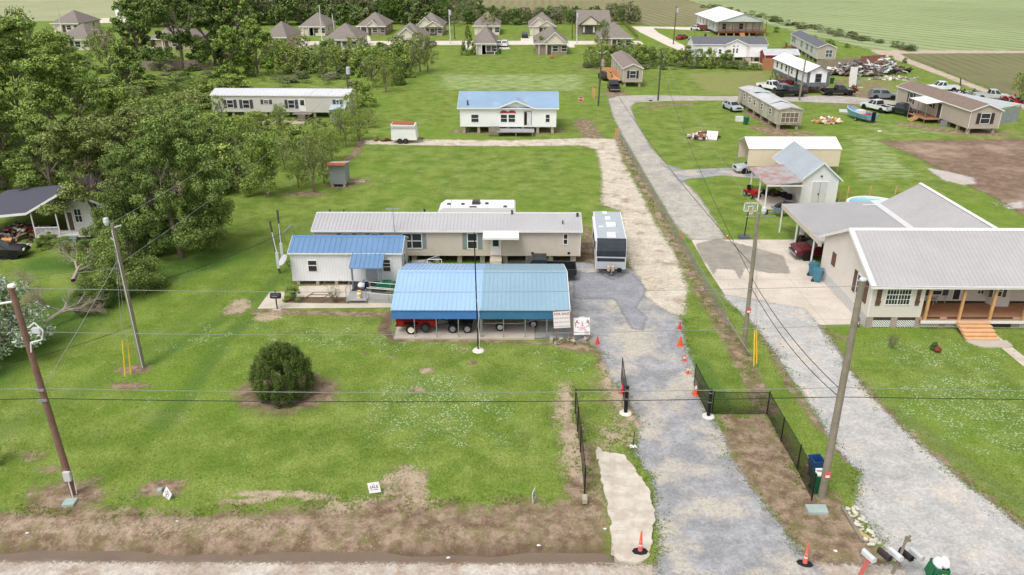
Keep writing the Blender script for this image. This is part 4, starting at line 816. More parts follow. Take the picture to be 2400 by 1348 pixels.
for y in (-3.4, -2.3):
    for zz in (.55, .95): b.tube((X1, y, zz + .3), (X1 + 3.2, y, zz), .025, WHITE)
    for i in range(3): b.tube((X1 + .1 + i * 1.5, y, 0), (X1 + .1 + i * 1.5, y, 1.22 - i * .13), .022, GALV)
b.ext([(X1 + .01, .26), (X1 + 3.4, 0), (X1 + .01, 0)], -3.46, -3.42, DKG, 'y'); b.build('ramp', T)
t = Th('satellite_dish', 'white satellite dish on the left corner of the small white building', 'satellite dish', -17.95, 57.3)
b = MB(); b.tube((0, .5, 1.6), (-.1, .1, 2.1), .025, STEEL); b.tube((-.1, .1, 2.1), (-.25, 0, 2.35), .02, STEEL); b.tube((-.2, -.05, 2.0), (.25, -.5, 2.1), .012, STEEL); b.box(.2, .32, -.55, -.42, 2.05, 2.15, STEEL); b.build('arm', t)
b = MB(); b.T = Matrix.Translation((-.3, -.02, 2.4)) @ Matrix.Rotation(R(-55), 4, 'Z') @ Matrix.Rotation(R(50), 4, 'X')
b.lathe([(0, -.1), (.25, -.08), (.48, 0), (.5, .01), (.25, -.06), (0, -.08)], M('dish_grey', (190, 192, 194), .5, .05), 16); b.build('reflector', t)

def at(px, py, z=0): g = G(px, py, z); return g.x, g.y
x, y = at(848, 676, .36); b = MB(); b.blob((0, 0, .25), (.28, .25, .26), WHITE, 3); b.blob((.1, .3, .3), (.25, .2, .28), M('blue_plastic', (44, 62, 130)), 4)
single(b, 'filled_sack', 'white and blue sacks standing on the dark deck under the porch roof', 'sack', (x, y, .36))
x, y = at(842, 698, .36); b = MB(); b.lathe([(0, 0), (.15, 0), (.17, .38), (0, .38)], M('cream_plastic', (232, 222, 196)), 12); b.lathe([(.172, .2), (.172, .26)], M('yellow_plastic', (224, 172, 60)), 12)
single(b, 'bucket', 'cream bucket with yellow band on the grey landing', 'bucket', (x, y, .35))
x, y = at(842, 690, .36); b = MB(); b.lathe([(0, 0), (.14, 0), (.16, .3), (.17, .31), (0, .33)], M('yellow_plastic', 0), 12); single(b, 'bucket', 'yellow topped bucket behind the cream one on the grey landing', 'bucket', (x, y, .35))
x, y = at(905, 684); t = Th('garden_cart', 'green plastic cart beside the ramp of the small white building', 'cart', x, y)
GP = M('green_plastic', (36, 110, 84), .45, .15); b = MB(); b.ext([(-.55, .3), (.5, .3), (.65, .75), (-.7, .75)], -.4, .4, GP, 'y'); b.ext([(-.6, .74), (-.2, .86), (.3, .86), (.6, .74)], -.38, .38, GP, 'y'); b.build('tub', t)
for yy in (-.45, .45): b = MB(); b.lathe([(.02, -.05), (.2, -.05), (.2, .05), (.02, .05)], RUBBER, 12, (-.35, yy, .2), 'y'); b.build('wheel', t)

# round drum grill on a post
x, y = at(650, 725); t = Th('barbecue_grill', 'black drum barbecue grill on a single post at the corner of the garden walk', 'grill', x, y)
IRON = M('black_iron', (58, 56, 56), .7, .25, 4, stain=.3, staincol=(92, 66, 52))
b = MB(); b.box(-.32, .32, -.25, .25, -.01, .04, SLAB); b.build('foot', t); b = MB(); b.tube((0, 0, .03), (0, 0, .95), .05, IRON, n=8); b.build('post', t)
b = MB(); b.lathe([(0, -.36), (.22, -.36), (.23, -.3), (.23, .3), (.22, .36), (0, .36)], IRON, 14, (0, 0, 1.12), 'x'); b.tube((-.2, -.24, 1.15), (.2, -.24, 1.15), .015, GALV); b.build('drum', t)
b = MB(); b.tube((-.02, .05, 1.3), (-.02, .05, 1.55), .035, IRON, n=8); b.build('chimney', t)
x, y = at(805, 700); b = MB(); sw_ = M('rusty_frame', (120, 88, 66), .8)
for p0, p1 in (((-.9, -.5), (.5, -.5)), ((.5, -.5), (.8, .5)), ((.8, .5), (-.5, .5)), ((-.5, .5), (-.9, -.5)), ((-.8, 0), (.6, 0))): b.tube((*p0, .05), (*p1, .05), .025, sw_)
single(b, 'folding_rack', 'flat rusty metal frame lying on the garden pad between the two plants', 'frame', (x - 2.0, y + .6, .01))

# carports
def carport(x0, x1, y0, y1, ze, zr, roofm, wallm, label, panels='f', group=None, endtrim=None, skirt=.62, posts=None, name='carport', x0open=True, back=False, gndgap=0.0, hp=None):
    T = Th(name, label, 'carport', x0, y0, 0, group); L, W = x1 - x0, y1 - y0; yc = W / 2; r = MB(); t = .05
    k = (zr - ze) / (yc - .35)
    prof = [(-.1, ze - .12), (yc, zr)]
    full = prof + [(W - a, c) for a, c in prof[::-1][1:]]
    up = [(a, c + t) for a, c in full]
    r.ext(full + up[::-1], -.0, L, roofm)
    x = .15
    while x < L:
        for i in range(len(full) - 1):
            (a, c), (d, e) = full[i], full[i + 1]; r.ext([(a, c + t + .001), (d, e + t + .001), (d, e + t + .028), (a, c + t + .028)], x - .02, x + .02, roofm)
        x += .305
    r.ext([(yc - .2, zr + t - .02), (yc, zr + t + .04), (yc + .2, zr + t - .02), (yc, zr + t - .01)], 0, L, roofm)
    r.build('roof', T)
    if skirt: b = MB(); b.box(.02, L - .02, -.025, -.002, ze - .16 - skirt, ze - .17, wallm); b.build('side_panel', T)
    n = posts or 4
    for i in range(n + 1):
        for yy in (.03, W - .03):
            x = .05 + (L - .1) * i / n; b = MB(); b.box(x - .03, x + .03, yy - .028, yy + .03, 0, ze - .02, GALV); b.build('post', T)
    b = MB()
    for yy in (.03, W - .03): b.box(.085, L - .085, yy - .027, yy + .029, .02, .08, GALV)
    b.build('base_rail', T)
    if endtrim:
        b = MB(); f2 = [(a, c - .1) for a, c in full]; b.ext(up + f2[::-1], L + .002, L + .05, endtrim); b.build('end_trim', T)
    return T, L, W
gpA = G(916, 721, 2.3); gpB = G(1335, 721, 2.3); mid = G(1127, 721, 2.3).x
RLB = metal_roof('light_blue_roof', (158, 190, 226), .035, .2, (184, 204, 222)); RTL = metal_roof('faded_teal_roof', (142, 172, 190), .05, .2, (160, 178, 186))
SLB = M('blue_side_panel', (74, 126, 190), .45, .06, 1, lines=('Z', .22), dark=1.6, duty=.06); STL = M('teal_side_panel', (66, 118, 156), .45, .08, 1, lines=('Z', .22), dark=1.5, duty=.06)
y0c, y1c = 48.6, 56.9
carport(gpA.x, mid, y0c, y1c, 2.3, 3.32, RLB, SLB, 'light blue metal carport over the red trailer', group='carports joined side by side', posts=4)
carport(mid + .003, gpB.x, y0c, y1c, 2.3, 3.32, RTL, STL, 'faded teal metal carport with white end trim joined to the blue one', group='carports joined side by side', posts=4, endtrim=WHITE)
b = MB(); b.box(gpA.x + .1, G(1253, 793).x, y0c - .12, y1c - .3, -.1, .12, SLAB); tag(b.build('carport_slab'), None, None, kind='structure')
def wheel(T, x, y, r, w_=.2, rim=GALV, name='wheel', z=0, n=16, ax='y'):
    b = MB(); b.lathe([(r * .62, -w_ / 2), (r * .93, -w_ / 2), (r, -w_ * .3), (r, w_ * .3), (r * .93, w_ / 2), (r * .62, w_ / 2)], RUBBER, n, (x, y, r + z), ax); o = b.build('tyre' if False else name, T)
    c = MB(); c.lathe([(0, -w_ * .42), (r * .2, -w_ * .42), (r * .25, -w_ * .36), (r * .55, -w_ * .3), (r * .64, -w_ * .46), (r * .64, w_ * .46), (r * .55, w_ * .3), (0, w_ * .36)], rim, n, (x, y, r + z), ax); c.build('rim', o); return o
ZS = .12
x, y = at(975, 778, ZS); x = G(930, 780, ZS).x
t = Th('utility_trailer', 'red high sided trailer with white wheel rim under the light blue carport', 'trailer', x, 49.25, z=ZS)
w1 = G(1025, 780, ZS).x - x
b = MB(); b.box(0, w1, 0, 1.7, .55, .62, RED); b.box(0, w1, 0, .05, .62, 1.35, RED); b.box(0, w1, 1.65, 1.7, .62, 1.35, RED); b.box(-.001, .05, .051, 1.649, .62, 1.35, RED); b.box(w1 - .05, w1, .051, 1.649, .62, 1.35, RED)
for i in range(6): b.box(.02 + i * w1 / 5.4, .07 + i * w1 / 5.4, -.04, -.001, .5, 1.37, M('dark_red', (120, 22, 26)))
b.box(-.02, w1 + .02, -.05, -.002, .93, .98, M('dark_red', 0)); b.build('box', t)
b = MB(); b.box(-.1, w1 + .1, .1, .2, .42, .55, STEEL); b.box(-.1, w1 + .1, 1.5, 1.6, .42, .55, STEEL); b.tube((w1, .3, .45), (w1 + 1.1, .85, .42), .04, STEEL); b.tube((w1, 1.4, .45), (w1 + 1.1, .85, .42), .04, STEEL); b.build('chassis', t)
wx = G(966, 776, ZS).x - x; wheel(t, wx, -.2, .36, .22, M('cream_rim', (226, 220, 200))); wheel(t, wx, 1.9, .36, .22, M('cream_rim', 0))
b = MB(); b.ext([(wx - .5, .78), (wx - .35, .86), (wx + .35, .86), (wx + .5, .78), (wx + .33, .8), (wx - .33, .8)], -.33, -.05, BLACK, 'y'); b.build('mudguard', t)
o = wheel(t, G(1000, 772, ZS).x - x, -.12, .34, .2, STEEL, 'spare_wheel', .15)
# quad bike
x = G(1062, 775, ZS).x; t = Th('quad_bike', 'black quad bike with chunky tyres under the light blue carport', 'quad bike', x, 49.3, z=ZS)
d = G(1096, 775, ZS).x - x
for xx in (0, d):
    for yy in (0, .95): wheel(t, xx, yy, .33, .26, GALV if xx == 0 else M('grey_rim', (150, 150, 148)))
b = MB(); b.ext([(-.25, .55), (-.35, .75), (-.1, .85), (.25, .7), (.5, .85), (.9, .82), (d + .35, .88), (d + .4, .7), (d + .1, .62), (.6, .45), (.3, .4)], .12, .83, BLACK, 'y'); b.box(-.3, .3, -.1, 1.05, .7, .75, BLACK); b.box(d - .35, d + .4, -.1, 1.05, .76, .81, BLACK); b.build('body', t)
b = MB(); b.blob((.62, .475, .95), (.4, .16, .1), STEEL, 1, .05); b.build('seat', t); b = MB(); b.tube((.1, .1, 1.12), (.15, .85, 1.12), .02, STEEL); b.tube((.05, .475, .8), (.13, .475, 1.12), .025, STEEL); b.build('handlebar', t)
b = MB(); [b.tube((d - .4 + i * .2, -.05, .9), (d - .4 + i * .2, 1.0, .9), .012, STEEL) for i in range(5)]; b.build('rack', t)
# boat trailers
CAMO = M('camouflage_paint', (92, 82, 66), .8, .45, 5)
for i, (px, wpx, wpy, l0, l1, lab, z0) in enumerate(((1138, 1172, 776, 0, 3.3, 'camouflage flat boat on trailer nearer the middle posts of the teal carport', ZS), (1235, 1250, 770, 0, 2.9, 'camouflage flat boat on trailer at the sign end of the teal carport', 0))):
    x = G(px, 780, z0).x; yb = (49.75, 50.5)[i]
    t = Th('boat_trailer', ('grey galvanised boat trailer under the left half of the teal carport', 'grey galvanised boat trailer under the right half of the teal carport')[i], 'trailer', x, yb, z=z0, group='boat trailers under the teal carport')
    b = MB()
    for yy in (.0, 1.25): b.path([(-.1, yy, .5), (l1 * .75, yy, .5), (l1 + .2, .62, .5)], .045, GALV)
    for xx in (.1, 1.0, l1 * .75): b.tube((xx, 0, .5), (xx, 1.25, .5), .035, GALV)
    b.build('chassis', t); xw = G(wpx, wpy, z0).x - x
    for yy in (-.15, 1.4): wheel(t, xw, yy, .31, .2, M('alloy_rim', (196, 196, 198), .35, .1, metal=.4))
    b = MB(); b.ext([(xw - .42, .55), (xw - .3, .7), (xw + .3, .7), (xw + .42, .55), (xw + .28, .63), (xw - .28, .63)], -.28, -.03, GALV, 'y'); b.build('mudguard', t)
    n = 6; hb = MB(); pr = [(-.3, .55, .62), (.2, .62, .58), (1.5, .62, .56), (2.5, .5, .6), (3.1, .12, .85)]
    for (xa, wa, za), (xb, wb_, zb) in zip(pr, pr[1:]):
        v = [(xa, .62 - wa, za + .42), (xa, .62 - wa * .8, za), (xa, .62 + wa * .8, za), (xa, .62 + wa, za + .42), (xb, .62 - wb_, zb + .42), (xb, .62 - wb_ * .8, zb), (xb, .62 + wb_ * .8, zb), (xb, .62 + wb_, zb + .42)]
        hb.add(v, [(0, 4, 5, 1), (1, 5, 6, 2), (2, 6, 7, 3)], CAMO)
    hb.add([(-.3, .07, 1.04), (-.3, .18, .62), (-.3, 1.06, .62), (-.3, 1.17, 1.04)], [(0, 1, 2, 3)], CAMO); [hb.box(xx, xx + .25, .1, 1.14, .88, .92, CAMO) for xx in (.3, 1.6)]
    o = single(hb, 'flat_boat', lab, 'boat', (x, yb, z0), group='flat boats under the teal carport')

# signs by the carport
SIGNW = M('sign_board', (238, 234, 236), .6, .03); INK = M('red_brown_ink', (142, 42, 42)); PINK = M('faded_pink_ink', (196, 138, 146)); PINK2 = M('faded_red_ink', (205, 110, 104))
g0 = G(1303, 797); t = Th('for_sale_sign', 'faded hand lettered FOR SALE board on two posts in front of the teal carport', 'sign', g0.x, g0.y - .15)
dx = G(1337, 797).x - g0.x
for x in (0, dx): b = MB(); b.box(x - .04, x + .04, -.04, .04, 0, 2.35, M('rust_brown_post', (128, 104, 92))); b.build('post', t)
b = MB(); TL = Matrix.Translation((0, -.07, 0)) @ Matrix.Rotation(R(4), 4, 'Y').inverted(); b.T = TL; b.box(-.1, dx + .02, -.02, .02, 1.02, 2.27, SIGNW); b.box(-.12, dx + .04, -.025, .025, 2.271, 2.32, M('rust_brown_post', 0)); b.build('board', t)
def tm(x, z, yy=-.024): return TL @ Matrix(((1, 0, 0, x), (0, 0, -1, yy), (0, 1, 0, z), (0, 0, 0, 1)))
for s, sz, z, m_ in (('FOR SALE', .24, 2.0, INK), ('START BUSINESSES', .125, 1.72, PINK), ('LIMOUSINE, BOAT', .13, 1.42, PINK), ('PHONE 985-232-2808', .11, 1.12, PINK)): meshtext(s, sz, m_, t, tm(dx / 2 - .04, z))
g0 = G(1345, 800); t = Th('business_sign', 'white board lettered A 2 B between the sale board and the red cone', 'sign', g0.x, g0.y)
w2 = G(1383, 800).x - g0.x; TL = Matrix.Translation((0, 0, 0)) @ Matrix.Rotation(R(12), 4, 'X').inverted() @ Matrix.Rotation(R(2), 4, 'Y').inverted()
b = MB(); b.T = TL; b.box(0, w2, -.02, .02, .45, 1.65, SIGNW); b.box(.4, .75, -.018, .018, 1.651, 1.73, M('pale_green_card', (196, 222, 208))); b.build('board', t)
b = MB(); b.tube((.1, .1, 0), (.1, .25, 1.3), .03, WOODG); b.tube((w2 - .1, .1, 0), (w2 - .1, .25, 1.3), .03, WOODG); b.build('stand', t)
for s, sz, x, z, m_ in (('A', .36, .24, 1.24, INK), ('2', .34, .60, 1.08, INK), ('B', .34, .98, 1.26, INK), ('-', .2, .42, 1.2, INK), ('-', .2, .8, 1.2, INK), ('985-228-2813', .12, .55, .93, PINK2), ('TOWING', .08, .6, .86, PINK2), ('985-271-8899', .1, .62, .76, PINK2), ('AUTO', .1, .13, .62, STEEL), ('OPEN', .13, w2 - .22, .6, RED), ('24 HRS', .09, w2 - .22, .49, RED), ('TAXI', .1, .95, 1.02, M('blue_ink', (96, 120, 180)))): meshtext(s, sz, m_, t, tm(x, z))
# cinder blocks
def cinder(name, label, px, py, rot, tilt=(0, 0), group='loose cinder blocks by the signs', z=.0):
    b = MB(); M_ = Matrix.Translation((0, 0, .1)) @ Matrix.Rotation(R(tilt[0]), 4, 'X') @ Matrix.Rotation(R(tilt[1]), 4, 'Y'); b.T = M_
    o0 = (-.2, .2, -.1, .1); hz = (-.1, .1); xs = [-.2, -.165, -.02, .02, .165, .2]
    for y0, y1 in ((-.1, -.07), (.07, .1)): b.box(-.2, .2, y0, y1, -.1, .1, CONC)
    for i in (0, 2, 4): b.box(xs[i], xs[i + 1], -.0699, .0699, -.1, .1, CONC)
    x, y = at(px, py); o = single(b, name, label, 'cinder block', (x, y, z), R(rot), group); o.scale = (1.15,) * 3; return o
for a in ((1292, 800, 85, (90, 0), 'cinder block standing on end left of the FOR SALE post'), (1307, 806, 30, (60, 10), 'cinder block tipped over below the FOR SALE board'), (1315, 803, 120, (0, 90), 'cinder block leaning right of the tipped one below the FOR SALE board'), (1337, 799, 20, (50, 0), 'cinder block propped between the two sign boards'), (1342, 806, 70, (20, 70), 'cinder block in front of the propped one between the boards'), (1375, 797, 40, (30, 20), 'small tilted cinder block under the right edge of the A 2 B board'), (1391, 804, 5, (0, 0), 'cinder block lying flat just left of the red cone')): cinder('cinder_block', a[4], a[0], a[1], a[2], a[3])
cinder('cinder_block', 'cinder block standing at the near end of the black fence', 1370, 1178, 90, (90, 0), z=.1)
# traffic cones
ORG = M('cone_orange', (226, 92, 52), .5, .1); ORR = M('cone_red', (206, 70, 66), .5, .12)
def cone(px, py, h, label, col=ORG, band=False, white_top=False):
    h *= .84; x, y = at(px, py); t = Th('traffic_cone', label, 'traffic cone', x, y, random.Random(px).uniform(0, 1.5), 'traffic cones along the gravel drive')
    r = h * .26; b = MB(); b.box(-r * 1.15, r * 1.15, -r * 1.15, r * 1.15, 0, .04, col); b.build('foot', t)
    b = MB(); b.lathe([(r * .85, .04), (r * .8, .06), (.03, h), (0, h)], col, 14); o = b.build('cone_body', t)
    if band or white_top:
        q = MB(); z0, z1 = (.62, .95) if white_top else (.45, .7); R_ = lambda k: r * .8 + (.03 - r * .8) * k + .006; q.lathe([(R_(z0), h * z0), (R_(z1), h * z1)], WHITE, 14); q.build('band', o)
for a in ((1400, 806, .7, 'red traffic cone with dark tip right of the A 2 B board', ORR), (1593, 770, .62, 'orange red cone on the right gravel edge, farthest of that row', ORR), (1594, 810, .85, 'tall orange cone second in the row on the right gravel edge', ORG), (1604, 846, .55, 'small orange cone with white band, third in the row', ORG, True), (1612, 876, .5, 'small orange cone with white top, nearest of the row', ORG, False, True), (1460, 920, .85, 'red cone half hidden behind the left black gate leaf', ORR), (1630, 925, .8, 'orange cone with white top beside the right black gate leaf', ORG, False, True), (1597, 556, .55, 'orange cone by the galvanised fence near the lane', ORG), (1704, 558, .5, 'pale orange cone on grass beside the basketball hoop', ORG, True)): cone(*a)
def delineator(px, py, h, rot, label, z=0):
    x, y = at(px, py, z); t = Th('delineator_post', label, 'traffic post', x, y, rot, 'orange posts with black bases at the drive mouth', z)
    b = MB(); b.lathe([(0, .0), (.36, 0), (.36, .05), (.2, .09), (0, .1)], RUBBER, 8); b.build('foot', t).scale = (1, .62, 1)
    OP = M('faded_orange', (232, 112, 98), .5, .1); b = MB(); b.lathe([(.11, .09), (.09, .35), (.035, h), (0, h)], OP, 10); o = b.build('post', t)
    q = MB(); q.lathe([(.09, .37), (.081, .47)], WHITE, 10); q.lathe([(.073, .6), (.062, .74)], M('faded_white', (236, 200, 190)), 10); q.build('band', o)
delineator(1500, 1293, 1.15, 0, 'faded orange post on black rubber base on the pale concrete slab', .11); delineator(1886, 1322, 1.15, R(-20), 'faded orange post on black rubber base at the asphalt edge')

# ------------------------------------------------------------------ recreational vehicles
RVW = M('rv_white', (236, 236, 236), .35, .03); RVG = M('rv_grey', (186, 190, 196), .4, .05); RVK = M('rv_black_cap', (44, 50, 58), .2, .3, 1, spec=.6); RVROOF = M('rv_roof_membrane', (176, 182, 190), .7, .06)
a = G(1399, 565, 3.0); c = G(1397, 493, 3.0); d = G(1467, 565, 3.0)
rot = math.atan2(d.y - a.y, d.x - a.x) * 0 + math.atan2(-(c.x - a.x), c.y - a.y) * .6
T = Th('travel_trailer', 'white and grey travel trailer with black nose parked right of the long beige home', 'travel trailer', a.x + .0, a.y + .1, rot); LR, WR = 7.6, 2.45
b = MB(); b.ext([(.0, .55), (LR, .55), (LR, 3.0), (.55, 3.0), (.18, 2.75), (0, 2.1)], .0, WR, RVW, 'x')
b.build('wall', T)
b = MB(); b.ext([(.56, 3.003), (.56, 3.03), (LR - .05, 3.03), (LR - .05, 3.003)], .08, WR - .08, RVROOF); b.build('roof', T)
b = MB(); b.ext([(-.012, 1.62), (-.03, 2.12), (.15, 2.79), (.50, 3.035), (.54, 3.005), (.17, 2.74), (-.001, 2.1), (-.001, 1.62)], .04, WR - .04, RVK); b.build('nose_cap', T)
b = MB(); b.box(.03, WR - .03, -.012, -.001, .6, 1.6, RVG); b.box(.1, WR - .1, -.02, -.0125, 1.2, 1.5, RVK); b.build('front_panel', T)
b = MB(); b.box(-.02, -.001, .3, LR - .2, .9, 1.25, RVG); b.box(WR + .001, WR + .02, .3, LR - .2, .9, 1.25, RVG); b.build('side_stripe', T)
for r_ in ((.95, 1.75, 4.6, 5.4, .16), (.9, 1.6, 1.9, 3.0, .1)): b = MB(); b.box(r_[0], r_[1], r_[2] - 1.2, r_[3] - 1.2, 3.031, 3.03 + r_[4], RVW); b.build('roof_unit' if r_[4] > .12 else 'roof_hatch', T)
b = MB(); b.box(.95, 1.4, 5.3, 5.9, 3.031, 3.12, RVW); b.build('roof_hatch', T); b = MB(); b.box(.8, 1.2, 6.9, 7.4, 3.031, 3.1, RVW); b.build('roof_hatch', T)
b = MB(); b.box(.3, .7, 3.3, 3.5, 3.031, 3.07, RVW); b.build('roof_vent', T); b = MB(); b.lathe([(0, 3.2), (.25, 3.17), (.3, 3.12), (0, 3.04)], RVW, 12, (1.3, 1.2, 0)); b.build('roof_vent', T)
b = MB(); b.tube((-.06, .5, 2.82), (-.06, 6.6, 2.82), .07, RVW); b.build('rolled_awning', T)
win(T, 'l', 0, (2.0, 2.8, 1.6, 2.3), (1, 1), frame=RVK); win(T, 'l', 0, (4.2, 5.2, 1.6, 2.3), (1, 1), frame=RVK); win(T, 'r', WR, (3, 4, 1.6, 2.3), (1, 1), frame=RVK)
b = MB()
for x in (.3, WR - .3): b.tube((x, 0, .5), (WR / 2, -1.25, .48), .06, STEEL)
b.tube((WR / 2, -1.2, .5), (WR / 2, -1.25, .95), .04, GALV); b.box(WR / 2 - .5, WR / 2 + .5, -.5, -.42, .44, .5, STEEL); b.build('hitch', T)
for x in (-.18, .18): b = MB(); b.lathe([(0, .5), (.14, .55), (.15, .9), (.08, 1.02), (0, 1.05)], M('tank_tan', (190, 170, 150)), 10, (WR / 2 + x, -.38, 0)); b.build('gas_tank', T)
b = MB(); b.box(WR / 2 + .5, WR / 2 + .85, -.55, -.3, .5, .78, BLACK); b.build('battery_box', T)
for y in (4.0, 4.9):
    for x in (.1, WR - .1): wheel(T, x, y, .33, .2, GALV, ax='x')
b = MB(); b.box(.3, WR - .3, .2, LR - .2, .4, .548, STEEL); b.build('chassis', T)
# motorhome seen over the long roof
a = G(1016, 496, 3.1); c = G(1208, 496, 3.1)
T = Th('motorhome', 'white motorhome with dark roof hatches behind the long beige home', 'motorhome', a.x, 69.2); L_ = c.x - a.x; H_ = 2.86
b = MB(); b.ext([(0, .5), (L_, .5), (L_, H_ - .12), (L_ - .12, H_), (.75, H_), (.25, H_ - .35), (0, H_ - 1.0)], 0, 2.5, RVW, 'y'); b.build('wall', T)
DKT = M('tinted_plastic', (70, 66, 66), .3, .2)
for px, py, w_, d_, h_ in ((1052, 479, .35, .3, .1), (1085, 479, .35, .3, .1), (1116, 477, .8, .7, .3), (1141, 478, .35, .3, .12), (1184, 485, .35, .3, .1), (1108, 489, .7, .2, .08)):
    g = T.loc(G(px, py, H_)); gy = min(2.1, max(.2, g.y)); b = MB(); b.ext([(g.x - w_ / 2, H_ + .001), (g.x + w_ / 2, H_ + .001), (g.x + w_ * .42, H_ + h_), (g.x - w_ * .42, H_ + h_)], gy - d_ / 2, gy + d_ / 2, DKT, 'y'); b.build('roof_hatch', T)
b = MB(); b.box(1.3, 1.33, .1, 2.4, H_ + .001, H_ + .01, DKT); b.build('roof_seam', T)
for x in (1.4, L_ - 2.4): [wheel(T, x, y, .42, .25) for y in (.05, 2.45)]
win(T, 'f', 0, (2, 3.2, 1.5, 2.2), (2, 1), frame=DKT); win(T, 'f', 0, (4.5, 5.6, 1.5, 2.2), (2, 1), frame=DKT)

# ------------------------------------------------------------------ vehicles
CG = M('car_glass', (40, 46, 52), .1, .2, spec=.7); LAMP = M('head_lamp', (222, 222, 216), .15, .05); TAIL = M('tail_lamp', (156, 24, 26), .25, .1)
KINDS = {  # length, width, floor, profile of lower body (x,z), cabin (x0 base, x1 base, x0 roof, x1 roof, z belt, z roof), wheel r, wheel xs
 'sedan': (4.7, 1.78, [(-2.35, .35), (-2.38, .7), (-2.25, .92), (-1.5, .98), (1.0, .95), (1.95, .82), (2.3, .66), (2.35, .35)], (-1.75, 1.05, -1.05, .3, .95, 1.42), .32, (-1.4, 1.4)),
 'suv': (4.7, 1.88, [(-2.3, .4), (-2.35, .8), (-2.28, 1.1), (1.1, 1.08), (2.0, .98), (2.3, .8), (2.35, .4)], (-2.25, 1.15, -1.85, .45, 1.08, 1.68), .37, (-1.4, 1.4)),
 'van': (4.9, 1.95, [(-2.4, .35), (-2.45, .8), (-2.4, 1.05), (1.4, 1.0), (2.2, .8), (2.45, .6), (2.45, .35)], (-2.38, 1.75, -2.1, .7, 1.03, 1.72), .34, (-1.5, 1.55)),
 'pickup': (5.7, 1.98, [(-.55, .5), (-.55, 1.12), (1.2, 1.1), (2.5, 1.02), (2.82, .9), (2.85, .5)], (-.55, 1.35, -.4, .65, 1.1, 1.82), .4, (-1.75, 1.85))}
def vehicle(kind, colr, px, py, heading, label, group='vehicles parked about the lots', name=None, rim=None, scale=1.0, z=0.0, xy=None, hood=None, crew=False, rough=.25):
    L_, W_, prof, cb, wr, wxs = KINDS[kind]; bm = M('car_' + '_'.join(map(str, colr)), colr, rough, .06, 1, spec=.6)
    x, y = xy or at(px, py); T = Th(name or {'sedan': 'parked_car', 'suv': 'parked_suv', 'van': 'parked_van', 'pickup': 'pickup_truck'}[kind], label, {'sedan': 'car', 'suv': 'suv', 'van': 'van', 'pickup': 'pickup truck'}[kind], x, y, R(heading), group, z)
    T.e.scale = (scale,) * 3
    b = MB(); h = W_ / 2
    cx = sum(p[0] for p in prof) / len(prof); cz = .65
    def ring(yy, s, dz=0): return [(cx + (px_ - cx) * s, yy, cz + (pz - cz) * s) for px_, pz in prof]
    rs = [ring(-h, .93), ring(-h + .1, 1), ring(h - .1, 1), ring(h, .93)]; n = len(prof); v = sum(rs, []); f = []
    for k in range(3): f += [(k * n + i, k * n + (i + 1) % n, (k + 1) * n + (i + 1) % n, (k + 1) * n + i) for i in range(n)]
    f += [tuple(range(n - 1, -1, -1)), tuple(range(3 * n, 4 * n))]; b.add(v, f, bm)
    x0, x1, r0, r1, zb, zr = cb
    if crew: x0 -= 0; 
    hb, hr = h - .06, h - .26
    cv = [(x0, -hb, zb - .02), (x1, -hb, zb - .02), (x1, hb, zb - .02), (x0, hb, zb - .02), (r0, -hr, zr), (r1, -hr, zr), (r1, hr, zr), (r0, hr, zr), ((r0 + r1) / 2, 0, zr + .05)]
    b.add(cv, [(0, 1, 5, 4), (1, 2, 6, 5), (2, 3, 7, 6), (3, 0, 4, 7), (4, 5, 8), (5, 6, 8), (6, 7, 8), (7, 4, 8)], bm)
    if kind == 'pickup':
        for s in (-1, 1): b.ext([(-2.8, .62), (-2.82, 1.08), (-.551, 1.1), (-.551, .5)], s * (h - .02), s * (h - .16), bm, 'y')
        b.box(-2.78, -.552, -h + .161, h - .161, .6, .68, BLACK)
    for wx in wxs:                        # wheel arches
        for s in (-1, 1): b.lathe([(0, s * (h + .004)), (wr + .08, s * (h + .004)), (wr + .08, s * (h - .05)), (0, s * (h - .05))], BLACK, 14, (wx, 0, wr + .03), 'y')
    b.build('body', T)
    def pane(c4, nm='window', k=.86, out=.012):
        c4 = [Vector(p) for p in c4]; m = sum(c4, Vector()) / 4; nrm = (c4[1] - c4[0]).cross(c4[3] - c4[0]).normalized()
        if nrm.dot(m - Vector((0, 0, 1))) < 0: nrm = -nrm
        q = [m + (p - m) * k + nrm * out for p in c4]; q2 = [p - nrm * .03 for p in q]; g = MB(); g.add(q + q2, [(0, 1, 2, 3), (7, 6, 5, 4), (0, 4, 5, 1), (1, 5, 6, 2), (2, 6, 7, 3), (3, 7, 4, 0)], CG); g.build(nm, T)
    pane([cv[1], cv[2], cv[6], cv[5]], 'windscreen'); pane([cv[3], cv[0], cv[4], cv[7]], 'rear_window')
    for a_, b_, c_, d_ in ((0, 1, 5, 4), (3, 2, 6, 7)):
        A, B_, C, D = [Vector(cv[i]) for i in (a_, b_, c_, d_)]; mb_, mt = A.lerp(B_, .48), D.lerp(C, .45)
        pane([A, mb_, mt, D], 'side_window', .82); pane([mb_, B_, C, mt], 'side_window', .82)
    if kind == 'pickup':
        g = MB(); g.box(-2.84, -2.77, -h + .03, h - .03, .62, 1.1, bm); g.build('tailgate', T)
    fx = max(p[0] for p in prof); rx = -L_ / 2 if kind == 'pickup' else min(p[0] for p in prof)
    for s in (-1, 1):
        g = MB(); g.box(fx - .14, fx - .01, s * (h - .42), s * (h - .12), .72, .86, LAMP); g.build('headlight', T)
        g = MB(); g.box(rx - .0, rx + .1, s * (h - .25), s * (h - .06), .8, 1.02 if kind != 'sedan' else .9, TAIL); g.build('taillight', T)
    g = MB(); g.box(fx - .06, fx + .03, -h + .12, h - .12, .42, .58, GALV if kind == 'pickup' else bm); g.box(fx - .1, fx + .005, -h + .5, h - .5, .6, .82, BLACK); g.build('front_bumper', T)
